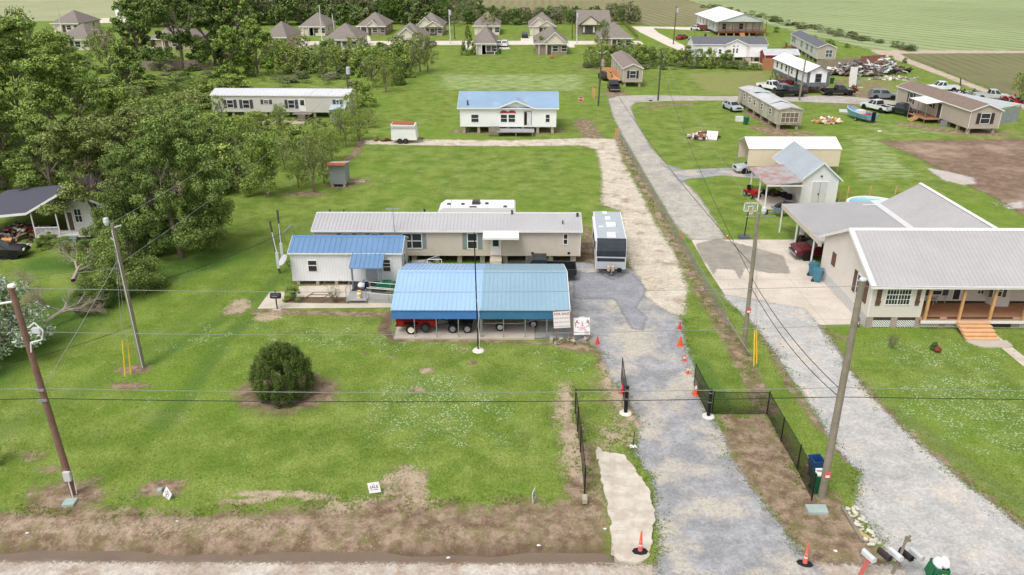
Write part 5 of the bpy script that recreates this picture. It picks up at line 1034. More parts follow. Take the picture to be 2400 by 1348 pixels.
    g = MB(); g.box(rx - .06, rx + .04, -h + .1, h - .1, .45, .6, GALV if kind == 'pickup' else bm); g.build('rear_bumper', T)
    for wx in wxs:
        for s in (-1, 1): wheel(T, wx, s * (h - .1), wr, .22, rim or GALV)
    return T
# hood direction is local +x; heading counter clockwise from east
x, y = at(1893, 608); vehicle('pickup', (92, 24, 34), 0, 0, 182, 'maroon pickup nose out under the neighbour carport roof', xy=(x + 1.6, y + .6), z=0)
vehicle('pickup', (40, 42, 46), 0, 0, 178, 'dark pickup with grey soft bed cover behind the teal carport', xy=(G(1266, 620).x, 59.6))
g = G(982, 610, 1.4)
t = Th('old_dinghy', 'dark covered hull with white frame behind the light blue carport', 'boat', g.x, 58.9); TARP = M('grey_tarp', (150, 150, 150), .8, .15)
b = MB(); b.ext([(-1.3, .2), (1.6, .2), (1.5, .8), (.4, 1.3), (-.6, 1.25), (-1.5, .6)], 0, 1.3, TARP, 'y'); b.build('hull', t)
b = MB(); b.path([(.7, .2, 1.2), (.8, .2, 1.75), (1.9, .2, 1.75), (1.9, .2, 1.2)], .035, WHITE); b.tube((-.4, .5, 1.2), (1.8, .6, 2.0), .03, GALV); b.build('frame', t)
VH = [('suv', (52, 54, 58), 1418, 186, 100, 'dark grey suv left of the plywood sided trailer'), ('pickup', (26, 28, 32), 1438, 211, 88, 'black pickup with red tail lights backed to the plywood trailer'),
 ('sedan', (176, 184, 190), 1716, 258, -78, 'silver sedan on grass left of the old weathered trailer home', ), ('pickup', (24, 24, 28), 1848, 226, 6, 'black pickup with red tail lamps under the utility pole'),
 ('suv', (104, 110, 118), 1830, 217, 95, 'grey car half hidden behind the black pickup with red tail lamps'), ('suv', (70, 72, 78), 1872, 216, 90, 'dark suv close to the grey cornered white home end'),
 ('sedan', (150, 34, 36), 1836, 203, 20, 'small red car behind the black pickup by the white home'), ('pickup', (34, 34, 38), 1963, 223, 2, 'long muddy black pickup with tall orange debris at its nose'),
 ('suv', (120, 126, 132), 2068, 232, -8, 'light grey suv left of the brown roofed tan home'), ('pickup', (218, 220, 220), 2054, 260, 112, 'white pickup seen from behind next to the blue boat'),
 ('pickup', (36, 40, 40), 2108, 268, -58, 'dark green old pickup facing the camera by the tan home porch'), ('pickup', (232, 234, 236), 2206, 214, 172, 'white extended cab pickup behind the brown roof'),
 ('pickup', (196, 198, 200), 2322, 234, -14, 'pale pickup with raised hood near the farm track'), ('sedan', (214, 220, 222), 1632, 71, -62, 'white car by the deck of the big white roofed house'),
 ('suv', (228, 230, 232), 1183, 109, 88, 'white suv in the drive between two tan houses on the back street'), ('sedan', (214, 216, 218), 1170, 108, 88, 'white car tight against the house next to the white suv'),
 ('suv', (30, 36, 34), 1230, 88, 90, 'dark suv with green bin in the drive of a cream gabled house'), ('pickup', (226, 228, 228), 815, 82, -5, 'white pickup in the yard between two back row houses'),
 ('sedan', (170, 176, 184), 852, 106, 90, 'grey car beside the near hip roofed house behind scrub'), ('sedan', (120, 122, 120), 1012, 108, 80, 'grey car partly behind the bare roadside tree'),
 ('sedan', (188, 192, 196), 1765, 403, 186, 'silver car nosing out of the cream carport'), ('sedan', (150, 40, 40), 1598, 92, 50, 'dark red car parked behind the roadside bushes'),
 ('suv', (206, 208, 210), 1820, 153, 90, 'white suv by the red shed and board fence'), ('sedan', (30, 30, 32), -2, 604, 15, 'black car at the left edge on the gravel'), ('pickup', (235, 236, 236), 1806, 212, -60, 'white truck nose behind the old weathered trailer home')]
for v in VH: vehicle(*v[:6])

# ------------------------------------------------------------------ neighbour's house on the right
SIDW = M('off_white_siding', (222, 214, 206), .7, .04, .8, lines=('Z', .17), dark=.84); RT = metal_roof('pale_grey_ribbed_roof', (180, 177, 178), .06, .15, (168, 160, 152)); SHB = M('brown_board_shutter', (104, 80, 64), .85, .25, 3, lines=('Z', 3), dark=.7)
hx, hy = 24.75, 50.45; HL, HW = 19.0, 9.4
T = Th('ranch_house', 'off white sided house with pale metal roofs, wooden porch and brown shutters', 'house', hx, hy)
z0, z1, zr = .85, 3.55, 5.75
g = T.F(2165, 700, 2166, 701)[0]; px0 = g; PD = 2.8
b = MB(); pent = [(0, z0), (HW, z0), (HW, z1), (HW / 2, zr - .03), (0, z1)]; b.ext(pent, 0, px0, SIDW); pent2 = [(PD, z0), (HW, z0), (HW, z1), (HW / 2, zr - .03), (PD, z1 + PD * (zr - z1) / (HW / 2) - .04)]; b.ext(pent2, px0 + .001, HL, SIDW); b.build('wall', T)
k = (zr - z1) / (HW / 2); ov = .45
r = MB()
for s in (0, 1):
    y0, y1 = (-ov, HW / 2) if s == 0 else (HW + ov, HW / 2)
    r.ext([(y0, z1 - ov * k + .01), (y1, zr), (y1, zr + .08), (y0, z1 - ov * k + .08)], -.25, HL, RT)
    x = -.1
    while x < HL: ya, yb = (y0, y1 - .1) if s == 0 else (y0, y1 + .1); r.ext([(ya, z1 - ov * k + .081), (yb, zr + .081 - .1 * k), (yb, zr + .108 - .1 * k), (ya, z1 - ov * k + .108)], x - .02, x + .02, RT); x += .30
r.build('roof', T)
b = MB(); b.ext([(HW / 2 - .22, zr - .0), (HW / 2, zr + .135), (HW / 2 + .22, zr), (HW / 2, zr + .1)], -.25, HL, WHITE); b.build('ridge_cap', T)
b = MB(); b.box(-.26, HL, -ov - .05, -ov - .002, z1 - ov * k - .12, z1 - ov * k + .1, WHITE)
b.ext([(-ov - .05, z1 - ov * k - .12), (HW / 2, zr - .12), (HW / 2, zr + .12), (-ov - .05, z1 - ov * k + .1)], -.32, -.252, WHITE); b.ext([(HW + ov, z1 - ov * k - .12), (HW / 2, zr - .12), (HW / 2, zr + .12), (HW + ov, z1 - ov * k + .1)], -.32, -.252, WHITE)
b.ext([(-ov, z1 - ov * k + .1), (HW / 2, zr + .12), (HW / 2, zr + .135), (-ov, z1 - ov * k + .12)], -.3, .0, WHITE); b.build('fascia', T)
b = MB()
b.box(-.03, .06, -.04, .05, z0, z1 - .02, WHITE); b.build('corner_trim', T); b = MB()
b.box(px0 - .07, px0 + .02, -.03, PD, z0, z1, SIDW); b.build('corner_trim', T)
win(T, 'f', 0, T.F(2074, 668, 2139, 713), (2, 2), frame=WHITE, sill=WHITE)
a = T.F(2074, 668, 2139, 713)
b = MB(); b.T = face('f', 0)
for i in range(1, 8):
    if i != 4: x = a[0] + (a[1] - a[0]) * i / 8; b.box(x - .015, x + .015, .022, .036, a[2], a[3], WHITE)
for i in (1, 3): z = a[2] + (a[3] - a[2]) * i / 4; b.box(a[0], a[1], .022, .035, z - .015, z + .015, WHITE)
b.build('glazing_bar', T)
for x0, x1 in ((2050, 2071), (2143, 2163)):
    c = T.F(x0, 667, x1, 716); q = MB(); q.T = face('f', 0); q.box(c[0], c[1], .003, .05, c[2], c[3], SHB); [q.box(c[0] - .04, c[1] + .04, .051, .08, z, z + .12, SHB) for z in (c[2] + .25, c[3] - .4)]; q.build('shutter', T)
# left side wall openings
q = MB(); q.T = face('l', 0); q.box(6.7, 7.4, .003, .05, 1.95, 3.0, SHB); q.build('shutter', T)
c = (1.25, 2.45, 1.75, 3.15); win(T, 'l', 0, c, (2, 3))
for a0, a1 in ((.6, 1.1), (2.6, 3.1)): q = MB(); q.T = face('l', 0); q.box(a0, a1, .003, .05, 1.6, 3.25, SHB); q.build('shutter', T)
DECK = M('orange_deck_boards', (176, 128, 98), .75, .12, 2, lines=('X', .14), dark=.7)
b = MB(); b.box(px0 + .01, HL, -.25, PD - .01, .62, .72, DECK); b.box(px0 + .0, HL, -.29, -.251, .5, .722, WHITE); b.build('porch_deck', T)
for px in (2169, 2249, 2321, 2400): x = T.F(px, 738, px + 1, 739, -.12)[0]; b = MB(); b.box(x - .08, x + .08, -.2, -.04, .721, z1 - .22, TIMBER); b.build('porch_post', T)
def PW(x0, y0, x1, y1): return T.F(x0, y0, x1, y1, PD)
door(T, 'f', PD, PW(2231, 668, 2254, 701), M('dark_storm_door', (60, 54, 50), .3), .1)
win(T, 'f', PD, PW(2185, 670, 2210, 690), (1, 2), shut=M('dark_shutter', (84, 82, 84))); win(T, 'f', PD, PW(2291, 671, 2308, 688), (2, 2))
c = PW(2318, 671, 2354, 708); b = MB(); b.ext([(c[0] - .3, PD), (c[0], PD - .7), (c[1] + .2, PD - .7), (c[1] + .6, PD)], z0 - .12, 3.4, SIDW, 'z'); b.build('bay_wall', T)
win(T, 'f', PD - .7, T.F(2327, 670, 2352, 694, PD - .7), (2, 2), shut=M('dark_shutter', 0), sw=.25)
LAT = NT('white_lattice'); o_ = LAT.co(); u = LAT.math('ADD', LAT.sep(o_, 0), LAT.sep(o_, 1)); z_ = LAT.sep(o_, 2)
l1 = LAT.math('LESS_THAN', LAT.math('FRACT', LAT.math('DIVIDE', LAT.math('ADD', u, z_), .17)), .42); l2 = LAT.math('LESS_THAN', LAT.math('FRACT', LAT.math('DIVIDE', LAT.math('SUBTRACT', u, z_), .17)), .42)
LAT.fin(LAT.mix(LAT.math('MAXIMUM', l1, l2), lin((40, 36, 34)), lin((236, 234, 232))), .6)
SKB = M('tan_skirt', (172, 154, 142), .9, .08)
def skirt(x0, x1, n, y=.02, pl='f'):
    st = (x1 - x0) / n
    for i in range(n):
        q = MB(); q.T = face(pl, y); q.box(x0 + i * st, x0 + i * st + st * .27, -.05, .0, 0, z0 - .01, SKB); q.build('skirt_pier', T)
        q = MB(); q.T = face(pl, y); q.box(x0 + i * st + st * .27, x0 + (i + 1) * st, -.02, -.001, .05, z0 - .25 if pl == 'f' else z0 - .01, LAT.m); q.build('lattice_panel', T)
skirt(0, 6.9, 4); skirt(10.3, HL - .1, 4); 
q = MB(); q.box(0.01, HL, .05, .1, 0, z0 - .02, M('underfloor_shade', (70, 60, 54))); q.build('shade_backing', T)  # dark sheet behind the lattice, coloured as the shade beneath the floor
q = MB(); q.T = face('l', -.005); q.box(.02, 8.6, -.03, .001, .02, z0 + .02, LAT.m); q.build('lattice_panel', T)
b = MB(); b.box(8.6, 8.75, 0, .02, 0, .1, SLAB)
a = T.F(2245, 735, 2322, 737, -.3); sx0, sx1 = a[0], a[1]
NT_ = M('new_steps_timber', (222, 176, 132), .8, .1); steps(T, sx0, sx1, -.3, 5, .144, .34, NT_)
b = MB(); n = 10; pr = [(sx0 - .1, -2.02), (sx1 + .45, -2.02), (sx1 + .42, -2.8), (sx1 + .1, -3.0), (sx0 + .7, -3.0), (sx0 + .2, -2.6)]; b.ext(pr, 0, .09, SLAB, 'z'); b.build('step_landing', T)
# rear wing and attached carport
WX = T.loc(G(2158, 431, 5.0)).x; WYb = T.loc(G(2158, 431, 5.0)).y; zw = 5.0; half = WX - T.loc(G(2062, 473, 3.15)).x
b = MB(); b.ext([(WX - half, .3), (WX + half, .3), (WX + half, 3.2), (WX, zw - .03), (WX - half, 3.2)], HW + .01, WYb - .4, SIDW, 'y'); b.build('rear_wing_wall', T)
kk = (zw - 3.2) / half; r = MB(); xl = WX - half * .86
for s in (-1, 1):
    r.ext([(WX, zw), (WX, zw + .07), (WX + s * (half + .3), zw + .07 - kk * (half + .3)), (WX + s * (half + .3), zw - kk * (half + .3))], HW / 2 + 1.2, WYb, RT, 'y')
    y = HW / 2 + 1.3
    while y < WYb: r.ext([(WX + s * .1, zw + .071 - kk * .1), (WX + s * .1, zw + .098 - kk * .1), (WX + s * (half + .3), zw + .098 - kk * (half + .3)), (WX + s * (half + .3), zw + .071 - kk * (half + .3))], y - .02, y + .02, RT, 'y'); y += .3
r.build('rear_wing_roof', T)
b = MB(); b.ext([(WX - .2, zw + .04), (WX, zw + .13), (WX + .2, zw + .04), (WX, zw + .1)], HW / 2 + 1.0, WYb + .02, WHITE, 'y'); b.build('rear_ridge_cap', T)
p1, p2, p3, p4 = [T.loc(G(*q)) for q in ((1833, 479, 2.75), (1920, 555, 2.85), (1985, 536, 4.0), (2068, 473, 3.6))]
cy0, cy1 = HW / 2 + 1.2, p1.y; xa = p1.x; ya = p2.y
pts = [(xa, ya, 2.85), (-.32, HW + ov * .6, 3.35), (-.32 + .01, HW / 2 + 2.2, 3.98), (WX - half + 1.4, HW / 2 + 2.2, 4.02), (WX - half + 1.4, cy1, 3.78), (xa, cy1, 2.75)]
# one slightly pitched plane rising to the wing
ks = .035; pz = lambda x: 2.8 + (x - xa) * ks
xb = WX - half + .12
r = MB(); fl = [(xa, HW + ov + .02), (xb, HW + ov + .02), (xb, cy1), (xa, cy1)]
r.add([(x, y, pz(x)) for x, y in fl] + [(x, y, pz(x) - .1) for x, y in fl], [(0, 1, 2, 3), (7, 6, 5, 4), (0, 4, 5, 1), (1, 5, 6, 2), (2, 6, 7, 3), (3, 7, 4, 0)], RT)
y = HW + ov + .15
while y < cy1: r.add([(xa, y - .02, pz(xa) + .025), (xb, y - .02, pz(xb) + .025), (xb, y + .02, pz(xb) + .025), (xa, y + .02, pz(xa) + .025), (xa, y - .02, pz(xa)), (xa, y + .02, pz(xa))], [(0, 1, 2, 3), (0, 3, 5, 4)], RT); y += .3
r.build('carport_roof', T)
TRIMT = M('tan_beam', (206, 196, 182), .7, .05)
b = MB(); b.box(xa - .04, xa - .002, HW + ov + .02, cy1, 2.42, 2.86, TRIMT); b.box(xa + .001, -.3, HW + ov - .03, HW + ov + .015, 2.5, 2.84, TRIMT); b.build('carport_beam', T)
for y in (HW + 2.2, cy1 - .15, (HW + cy1) / 2 + 1.0): b = MB(); b.box(xa, xa + .1, y - .06, y + .06, 0, 2.7, WHITE); b.build('carport_post', T)
b = MB(); p_ = [(xb - .9, pz(xb - .9) + .03), (xb + .1, pz(xb) + .03), (xb + .55, pz(xb) + .19), (xb + .5, pz(xb) + .24), (xb + .05, pz(xb) + .08), (xb - .9, pz(xb - .9) + .05)]; b.ext(p_, HW / 2 + 2.0, cy1, M('flashing', (212, 212, 214), .5, .05), 'y'); b.ext([(xb - 2.0, pz(xb - 2) + .03), (xb - .901, pz(xb - .9) + .03), (xb - .901, pz(xb - .9) + .05), (xb - 2, pz(xb - 2) + .05)], cy1 - 1.4, cy1 - 1.1, M('flashing'), 'y'); b.build('roof_flashing', T)
b = MB(); b.tube((WX + 2.4, HW / 2 + 2, 4), (WX + 2.4, HW / 2 + 2, 6.35), .09, WHITE, n=8); b.build('vent_pipe', T)
H0 = T
# things at the neighbour's
def bin_(px, py, rot, col, label, lid=True, group=None, openl=False, h=1.05, xy=None, name='wheelie_bin', lidcol=None):
    x, y = xy or at(px, py); t = Th(name, label, 'wheelie bin', x, y, R(rot), group); c = M('bin_%d_%d_%d' % col, col, .5, .12)
    b = MB(); w0, w1, z1_ = .24, .3, h; v = [(-w0, -w0, .06), (w0, -w0, .06), (w0, w0 + .02, .06), (-w0, w0 + .02, .06), (-w1, -w1 - .05, z1_), (w1, -w1 - .05, z1_), (w1, w1 + .06, z1_), (-w1, w1 + .06, z1_)]
    i = .04; vi = [(-w1 + i, -w1 - .05 + i, z1_), (w1 - i, -w1 - .05 + i, z1_), (w1 - i, w1 + .06 - i, z1_), (-w1 + i, w1 + .06 - i, z1_), (-w0 + i, -w0, .15), (w0 - i, -w0, .15), (w0 - i, w0, .15), (-w0 + i, w0, .15)]
    b.add(v + vi, [(3, 2, 1, 0), (0, 1, 5, 4), (1, 2, 6, 5), (2, 3, 7, 6), (3, 0, 4, 7), (4, 5, 9, 8), (5, 6, 10, 9), (6, 7, 11, 10), (7, 4, 8, 11), (8, 9, 13, 12), (9, 10, 14, 13), (10, 11, 15, 14), (11, 8, 12, 15), (12, 13, 14, 15)], c)
    b.box(-w1 - .02, w1 + .02, w1 + .061, w1 + .1, z1_ - .12, z1_ - .04, c); b.build('body', t)
    lc = c if lidcol is None else M('lid_%d' % lidcol[0], lidcol, .5)
    b = MB()
    if lid: b.ext([(-.36, z1_ + .005), (.38, z1_ + .005), (.38, z1_ + .03), (.1, z1_ + .09), (-.25, z1_ + .08), (-.38, z1_ + .03)], -.31, .31, lc)
    elif openl: b.box(-.3, .3, .40, .44, z1_ - .72, z1_ - .02, lc)
    if lid or openl: b.build('lid', t)
    for s in (-1, 1): wheel(t, s * .24, .3, .12, .06, STEEL, ax='x')
    return t
BL = (70, 120, 140)
bin_(1904, 646, 60, BL, 'rear teal blue wheelie bin against the house corner', group='teal bins by the maroon truck'); bin_(1914, 660, 60, BL, 'front teal blue wheelie bin with pale emblem by the house corner', group='teal bins by the maroon truck')

# ------------------------------------------------------------------ garage with lean-to
WSID = M('white_siding', (228, 227, 226), .65, .04, .8, lines=('Z', .2), dark=.85); GR = metal_roof('galvanised_roof', (174, 182, 190), .08)
RUSTY = M('rust_patched_roof', (172, 172, 174), .6, .1, .8, stain=1.0, staincol=(168, 88, 58))
pa, pb = G(1874, 478, .1), G(1956, 478, .1)
T = Th('garage', 'white gabled garage with grey double doors and rust patched lean-to roof', 'garage', pa.x, pa.y + 9.2, R(-90))   # local x runs towards the camera
W_ = pb.x - pa.x; L_ = 9.2
gable(T, L_, W_, 0, 2.9, 4.5, WSID, GR, .35, .5, ex=.25)
door(T, 'r', L_, (1.05, W_ - 1.05, .05, 2.45), M('pale_grey_doors', (206, 204, 204), .6, .05), name='double_door')
b = MB(); b.box(L_ + .045, L_ + .06, W_ / 2 - .01, W_ / 2 + .01, .08, 2.4, STEEL); b.box(L_ + .05, L_ + .12, W_ / 2 - .12, W_ / 2 - .05, 1.1, 1.3, STEEL); b.build('door_seam', T)
b = MB(); b.blob((L_ + .08, W_ / 2, 3.1), (.1, .12, .1), STEEL, 1, .1); b.build('lamp', T)
t1, t2 = T.loc(G(1797, 434, 2.5)), T.loc(G(1752, 395, 2.4))
yl = t1.y; r = MB(); k = (2.85 - 2.45) / (-.36 - yl)
r.ext([(yl, 2.42), (-.36, 2.80), (-.36, 2.86), (yl, 2.48)], t2.x, t1.x, RUSTY); x = t2.x
while x < t1.x: r.ext([(yl, 2.481), (-.36, 2.861), (-.36, 2.88), (yl, 2.50)], x - .02, x + .02, RUSTY); x += .5
r.box(t1.x + .001, t1.x + .04, yl, -.36, 2.36, 2.5, WHITE); r.build('lean_to_roof', T)
b = MB(); b.box(t2.x + .8, t1.x + .4, yl, -.05, -.05, .1, SLAB); b.build('slab', T)
for x in (t1.x - .3, (t1.x + t2.x) / 2 + .8, t2.x + 1.0): b = MB(); b.box(x - .06, x + .06, yl + .1, yl + .22, .1, 2.42, WHITE); b.build('post', T)
def pile(name, label, cat, px, py, rx, ry, h, n, cols, seed, long=1.2, group=None, xy=None):
    rg = random.Random(seed); x, y = xy or at(px, py); b = MB()
    for i in range(n):
        a = rg.uniform(0, 6.28); d = rg.random() ** .6; cx, cy = math.cos(a) * d * rx, math.sin(a) * d * ry; hh = h * (1 - d * .75) * rg.uniform(.3, 1)
        m = Matrix.Translation((cx, cy, max(.06, hh * .75))) @ Matrix.Rotation(rg.uniform(0, 3.1), 4, 'Z') @ Matrix.Rotation(rg.uniform(-.6, .6), 4, 'X') @ Matrix.Rotation(rg.uniform(-.6, .6), 4, 'Y')
        b.T = m; l = rg.uniform(.3, 1) * long; w_ = rg.uniform(.05, .45) * long * .6; tt = rg.uniform(.02, .12) if rg.random() < .7 else rg.uniform(.15, .4)
        c = cols[rg.randrange(len(cols))]
        b.box(-l / 2, l / 2, -w_ / 2, w_ / 2, -tt / 2, tt / 2, M('junk_%d_%d_%d' % c, c, .8, .2))
    b.T = None
    return single(b, name, label, cat, (x, y, 0), group=group)
WD = [(170, 120, 90), (120, 74, 58), (196, 160, 126), (220, 214, 204), (96, 70, 60), (180, 176, 168)]
pile('lumber_pile', 'heap of broken boards on grass left of the cream carport', 'lumber pile', 1647, 324, 2.1, 1.1, 1.3, 90, WD, 5, 2.0)
b = MB(); b.T = Matrix.Rotation(R(-18), 4, 'Z') @ Matrix.Rotation(R(28), 4, 'X'); b.box(-.75, .75, -.9, .9, .2, .45, WHITE); x, y = at(1668, 327); single(b, 'mattress', 'white mattress like panel leaning on the broken board heap', 'panel', (x, y, .25))
pile('rubbish_pile', 'heap of cardboard and white sheets left of the blue boat', 'rubbish pile', 1942, 288, 1.9, 1.2, 1.3, 70, [(214, 164, 110), (230, 226, 220), (236, 232, 226), (190, 140, 96), (150, 150, 150)], 8, 1.6)
pile('scrap_pile', 'long scrap heap with white sheeting before the board fence', 'scrap pile', 2008, 176, 5.6, 2.4, 4.6, 240, [(206, 208, 208), (126, 118, 114), (100, 94, 92), (160, 154, 150), (190, 184, 180), (124, 96, 88)], 11, 3.2)
pile('scrap_pile', 'scrap heap of pale doors right of the long scrap heap', 'scrap pile', 2070, 173, 3.6, 1.8, 4.8, 110, [(214, 222, 218), (196, 204, 200), (110, 100, 96), (150, 110, 96)], 12, 3.0)
pile('brush_pile', 'dark tangled brush heap right of the scrap heaps', 'brush pile', 2110, 168, 2.6, 1.4, 1.6, 70, [(44, 38, 36), (66, 52, 46)], 13, 2.0)
pile('timber_scatter', 'low scatter of white boards below the scrap heaps', 'boards', 2090, 186, 5.0, 1.6, .3, 50, [(214, 206, 198), (150, 140, 132)], 14, 2.2)
pile('scrap_pile', 'red and dark scrap heap by the pale raised hood pickup', 'scrap pile', 2365, 240, 3.2, 1.6, 1.6, 80, [(170, 30, 34), (50, 46, 46), (150, 146, 140)], 15, 1.6)
pile('orange_debris', 'orange brown debris standing at the nose of the muddy pickup', 'debris', 2001, 213, .7, .6, 1.6, 30, [(140, 84, 58), (110, 66, 48)], 16, 1.2)
pile('scrap_pile', 'scrap heap between the white pickups behind the brown roof', 'scrap pile', 2262, 222, 3.6, 1.2, 1.3, 70, [(60, 56, 54), (120, 114, 108), (196, 196, 192)], 17, 1.8)
pile('clutter', 'tools and engine parts under the rust patched lean-to', 'clutter', 1822, 455, 1.4, .8, 1.1, 60, [(70, 58, 50), (40, 38, 38), (110, 92, 76)], 18, .9, xy=(pa.x - 2.0, pa.y + 3.4))
pile('clutter', 'crates and wheels heaped under the white home stilts', 'clutter', 1955, 214, 2.2, .8, .9, 50, [(70, 62, 56), (150, 140, 130), (176, 146, 116)], 19, .9)
pile('plank_stack', 'stack of grey boards on the deck of the blue roofed white house', 'plank stack', 1203, 306, 1.8, .8, .8, 40, [(120, 108, 96), (150, 140, 128), (90, 76, 66)], 20, 2.2)
pile('plank_stack', 'short plank pile left of the white enclosed trailer', 'plank stack', 897, 331, 1.1, .25, .15, 12, [(120, 76, 56), (96, 62, 50)], 21, 1.6)
for i, (dx, dy, s) in enumerate(((-1.0, .7, .33), (-.72, .25, .36))):
    b = MB(); b.lathe([(s * .55, 0), (s * .95, 0), (s, .06), (s, .2), (s * .95, .26), (s * .95, .28), (s, .32), (s, .46), (s * .95, .52), (s * .55, .52), (s * .5, .26), (s * .55, 0)], RUBBER, 16); single(b, 'tyre_stack', ('stack of tyres farther back beside the garage wall', 'nearest stack of tyres beside the garage wall under the lean-to')[i], 'tyres', (pa.x + dx + .1, pa.y + 1.3 + dy * 1.6, .1), smooth=True)
x, y = pa.x - 4.3, pa.y + 2.7
t = Th('red_tractor_mower', 'red ride-on mower under the rust patched lean-to', 'mower', x, y, R(-70), z=.1)
b = MB(); b.ext([(-.6, .4), (.9, .35), (.95, .8), (.2, .85), (.1, .6), (-.5, .6)], -.3, .3, RED, 'y'); b.box(-.85, -.15, -.5, .5, .35, .62, RED); b.build('body', t)
b = MB(); b.ext([(-.6, .62), (-.2, .62), (-.2, .72), (-.5, .75), (-.6, 1.1), (-.68, 1.1)], -.22, .22, BLACK, 'y'); b.build('seat', t)
b = MB(); b.tube((.1, 0, .8), (-.05, 0, 1.1), .02, BLACK); b.lathe([(.14, 0), (.17, 0), (.17, .03), (.14, .03)], BLACK, 10, (-.05, 0, 1.1)); b.build('steering_wheel', t)
for xx, rr in ((-.5, .28), (.7, .2)): [wheel(t, xx, yy, rr, .2) for yy in (-.48, .48)]

# cream carport
fl_, fr_ = G(1747, 413), G(1955, 413); bk = G(1717, 391)
CR = metal_roof('cream_metal_roof', (246, 240, 228), .02); CRS = M('cream_side_siding', (226, 210, 186), .5, .04, 1, lines=('Z', .27), dark=.8)
T, L_, W_ = carport(fl_.x, fr_.x + .3, fl_.y, bk.y + .2, 3.35, 4.1, CR, CRS, 'long cream metal carport with ribbed side wall and open left end', skirt=2.0, posts=4, endtrim=CR)
b = MB(); b.box(.02, L_ - .02, W_ + .002, W_ + .025, 3.19 - 2.0, 3.18, CRS); b.build('side_panel', T)

# basketball hoop, pool, jet ski, posts
x, y = at(1744, 558); t = Th('basketball_hoop', 'portable basketball hoop with clear white edged backboard on the concrete edge', 'basketball hoop', x, y)
b = MB(); b.ext([(-.55, 0), (.5, 0), (.42, .25), (-.45, .25)], -.35, .35, M('grey_base', (88, 92, 104), .5), 'y'); b.build('foot', t)
b = MB(); b.tube((0, 0, .2), (.12, .1, 2.7), .05, BLACK, n=8); b.tube((.12, .1, 2.6), (.15, -.35, 3.1), .04, BLACK); b.build('pole', t)
CLR = NT('clear_backboard'); CLR.fin(lin((170, 190, 160)), .1, .5); CLR.p.inputs['Alpha'].default_value = .35
b = MB(); b.box(-.5, .75, -.46, -.44, 2.75, 3.55, CLR.m); o = b.build('backboard', t)
b = MB()
for q in ((-.52, .77, 3.5, 3.57), (-.52, .77, 2.73, 2.8), (-.52, -.45, 2.73, 3.57), (.7, .77, 2.73, 3.57), (-.1, -.05, 2.8, 3.2), (.3, .35, 2.8, 3.2), (-.1, .35, 3.2, 3.25)): b.box(q[0], q[1], -.48, -.465, q[2], q[3], WHITE)
b.build('frame', o)
b = MB(); b.lathe([(.2, 0), (.24, 0), (.24, .03), (.2, .03)], ORG, 14, (.12, -.7, 2.86)); b.build('rim', t); b = MB(); [b.tube((.12 + .22 * math.cos(a), -.7 + .22 * math.sin(a), 2.86), (.12 + .12 * math.cos(a + .4), -.7 + .12 * math.sin(a + .4), 2.5), .012, WHITE) for a in [i * .63 for i in range(10)]]; b.build('net', t)
g = G(2035, 490); t = Th('swimming_pool', 'round above ground pool with white rim behind the pale roofs', 'swimming pool', G(2036, 466, 1.26).x, G(2036, 466, 1.26).y - 1.7)
b = MB(); b.lathe([(2.6, 0), (2.6, 1.2), (2.75, 1.2), (2.75, 1.26), (2.5, 1.26), (2.5, .05), (0, .05)], WHITE, 24); b.build('wall', t)
PW_ = NT('pool_water'); PW_.fin(lin((120, 190, 206)), .06, .5); b = MB(); b.lathe([(0, 1.05), (2.5, 1.05)], PW_.m, 24); b.build('water', t)
x, y = at(1868, 508); t = Th('jet_ski', 'blue grey jet ski resting on its trailer beside the attached carport', 'jet ski', x - 1.0, y + .3, R(4), z=.5)
JB = M('jet_grey', (120, 128, 150), .3, .1); b = MB(); b.ext([(-1.5, .3), (-1.1, 0), (1.1, 0), (1.5, .35), (-1.5, .45)], -.45, .45, JB, 'y'); b.build('hull', t)
b = MB(); b.ext([(-1.3, .46), (1.4, .46), (.9, .75), (-.2, .95), (-.9, .75)], -.3, .3, M('jet_dark', (36, 40, 52), .3), 'y'); b.build('deck', t); b = MB(); b.tube((-.35, -.35, 1.05), (-.35, .35, 1.05), .03, BLACK); b.build('handlebar', t)
t = Th('jet_ski_trailer', 'thin steel trailer carrying the blue grey jet ski', 'trailer', x - 1.0, y + .3, R(4))
b = MB(); b.tube((-1.9, 0, .45), (2.2, -.3, .45), .04, GALV); b.tube((-1.9, 0, .45), (2.2, .35, .45), .04, GALV); b.tube((-1.3, 0, .45), (-1.3, 0, 0), .03, GALV); b.build('chassis', t); [wheel(t, 1.0, yy, .26, .18) for yy in (-.55, .55)]
wheel(t, -1.95, .5, .28, .2, STEEL, 'spare_wheel')
for i, (px, py, tp) in enumerate(((1966, 474, 448), (1983, 474, 437), (2036, 464, 437), (2098, 455, 436))):
    x, y = at(px, py); b = MB(); b.tube((0, 0, 0), (.05, 0, HT(px, py, tp)), .08, TIMBER, n=6); single(b, 'wooden_post', ('short leaning timber post at the garage corner', 'tall timber post just right of the garage', 'timber post behind the pool rim', 'timber post behind the pale wing roof')[i], 'post', (x, y, 0), group='timber posts behind the pool')
x, y = at(1872, 584); t = Th('notice_post', 'dark post with white notice under the attached carport beam', 'sign', x, y); b = MB(); b.tube((0, 0, 0), (0, 0, 2.3), .05, WOODB); b.build('post', t); b = MB(); b.box(-.18, .22, -.08, -.055, 1.4, 2.2, WHITE); b.build('notice', t)
x, y = at(1885, 569); b = MB()
for i, (dx, dz, rr) in enumerate(((0, 0, .5), (.7, .0, .42), (.3, .5, .4))): b.lathe([(rr * .5, -.12), (rr, -.12), (rr, .12), (rr * .5, .12)], RUBBER, 14, (dx + .8, dz + .6, rr + dz), 'y')
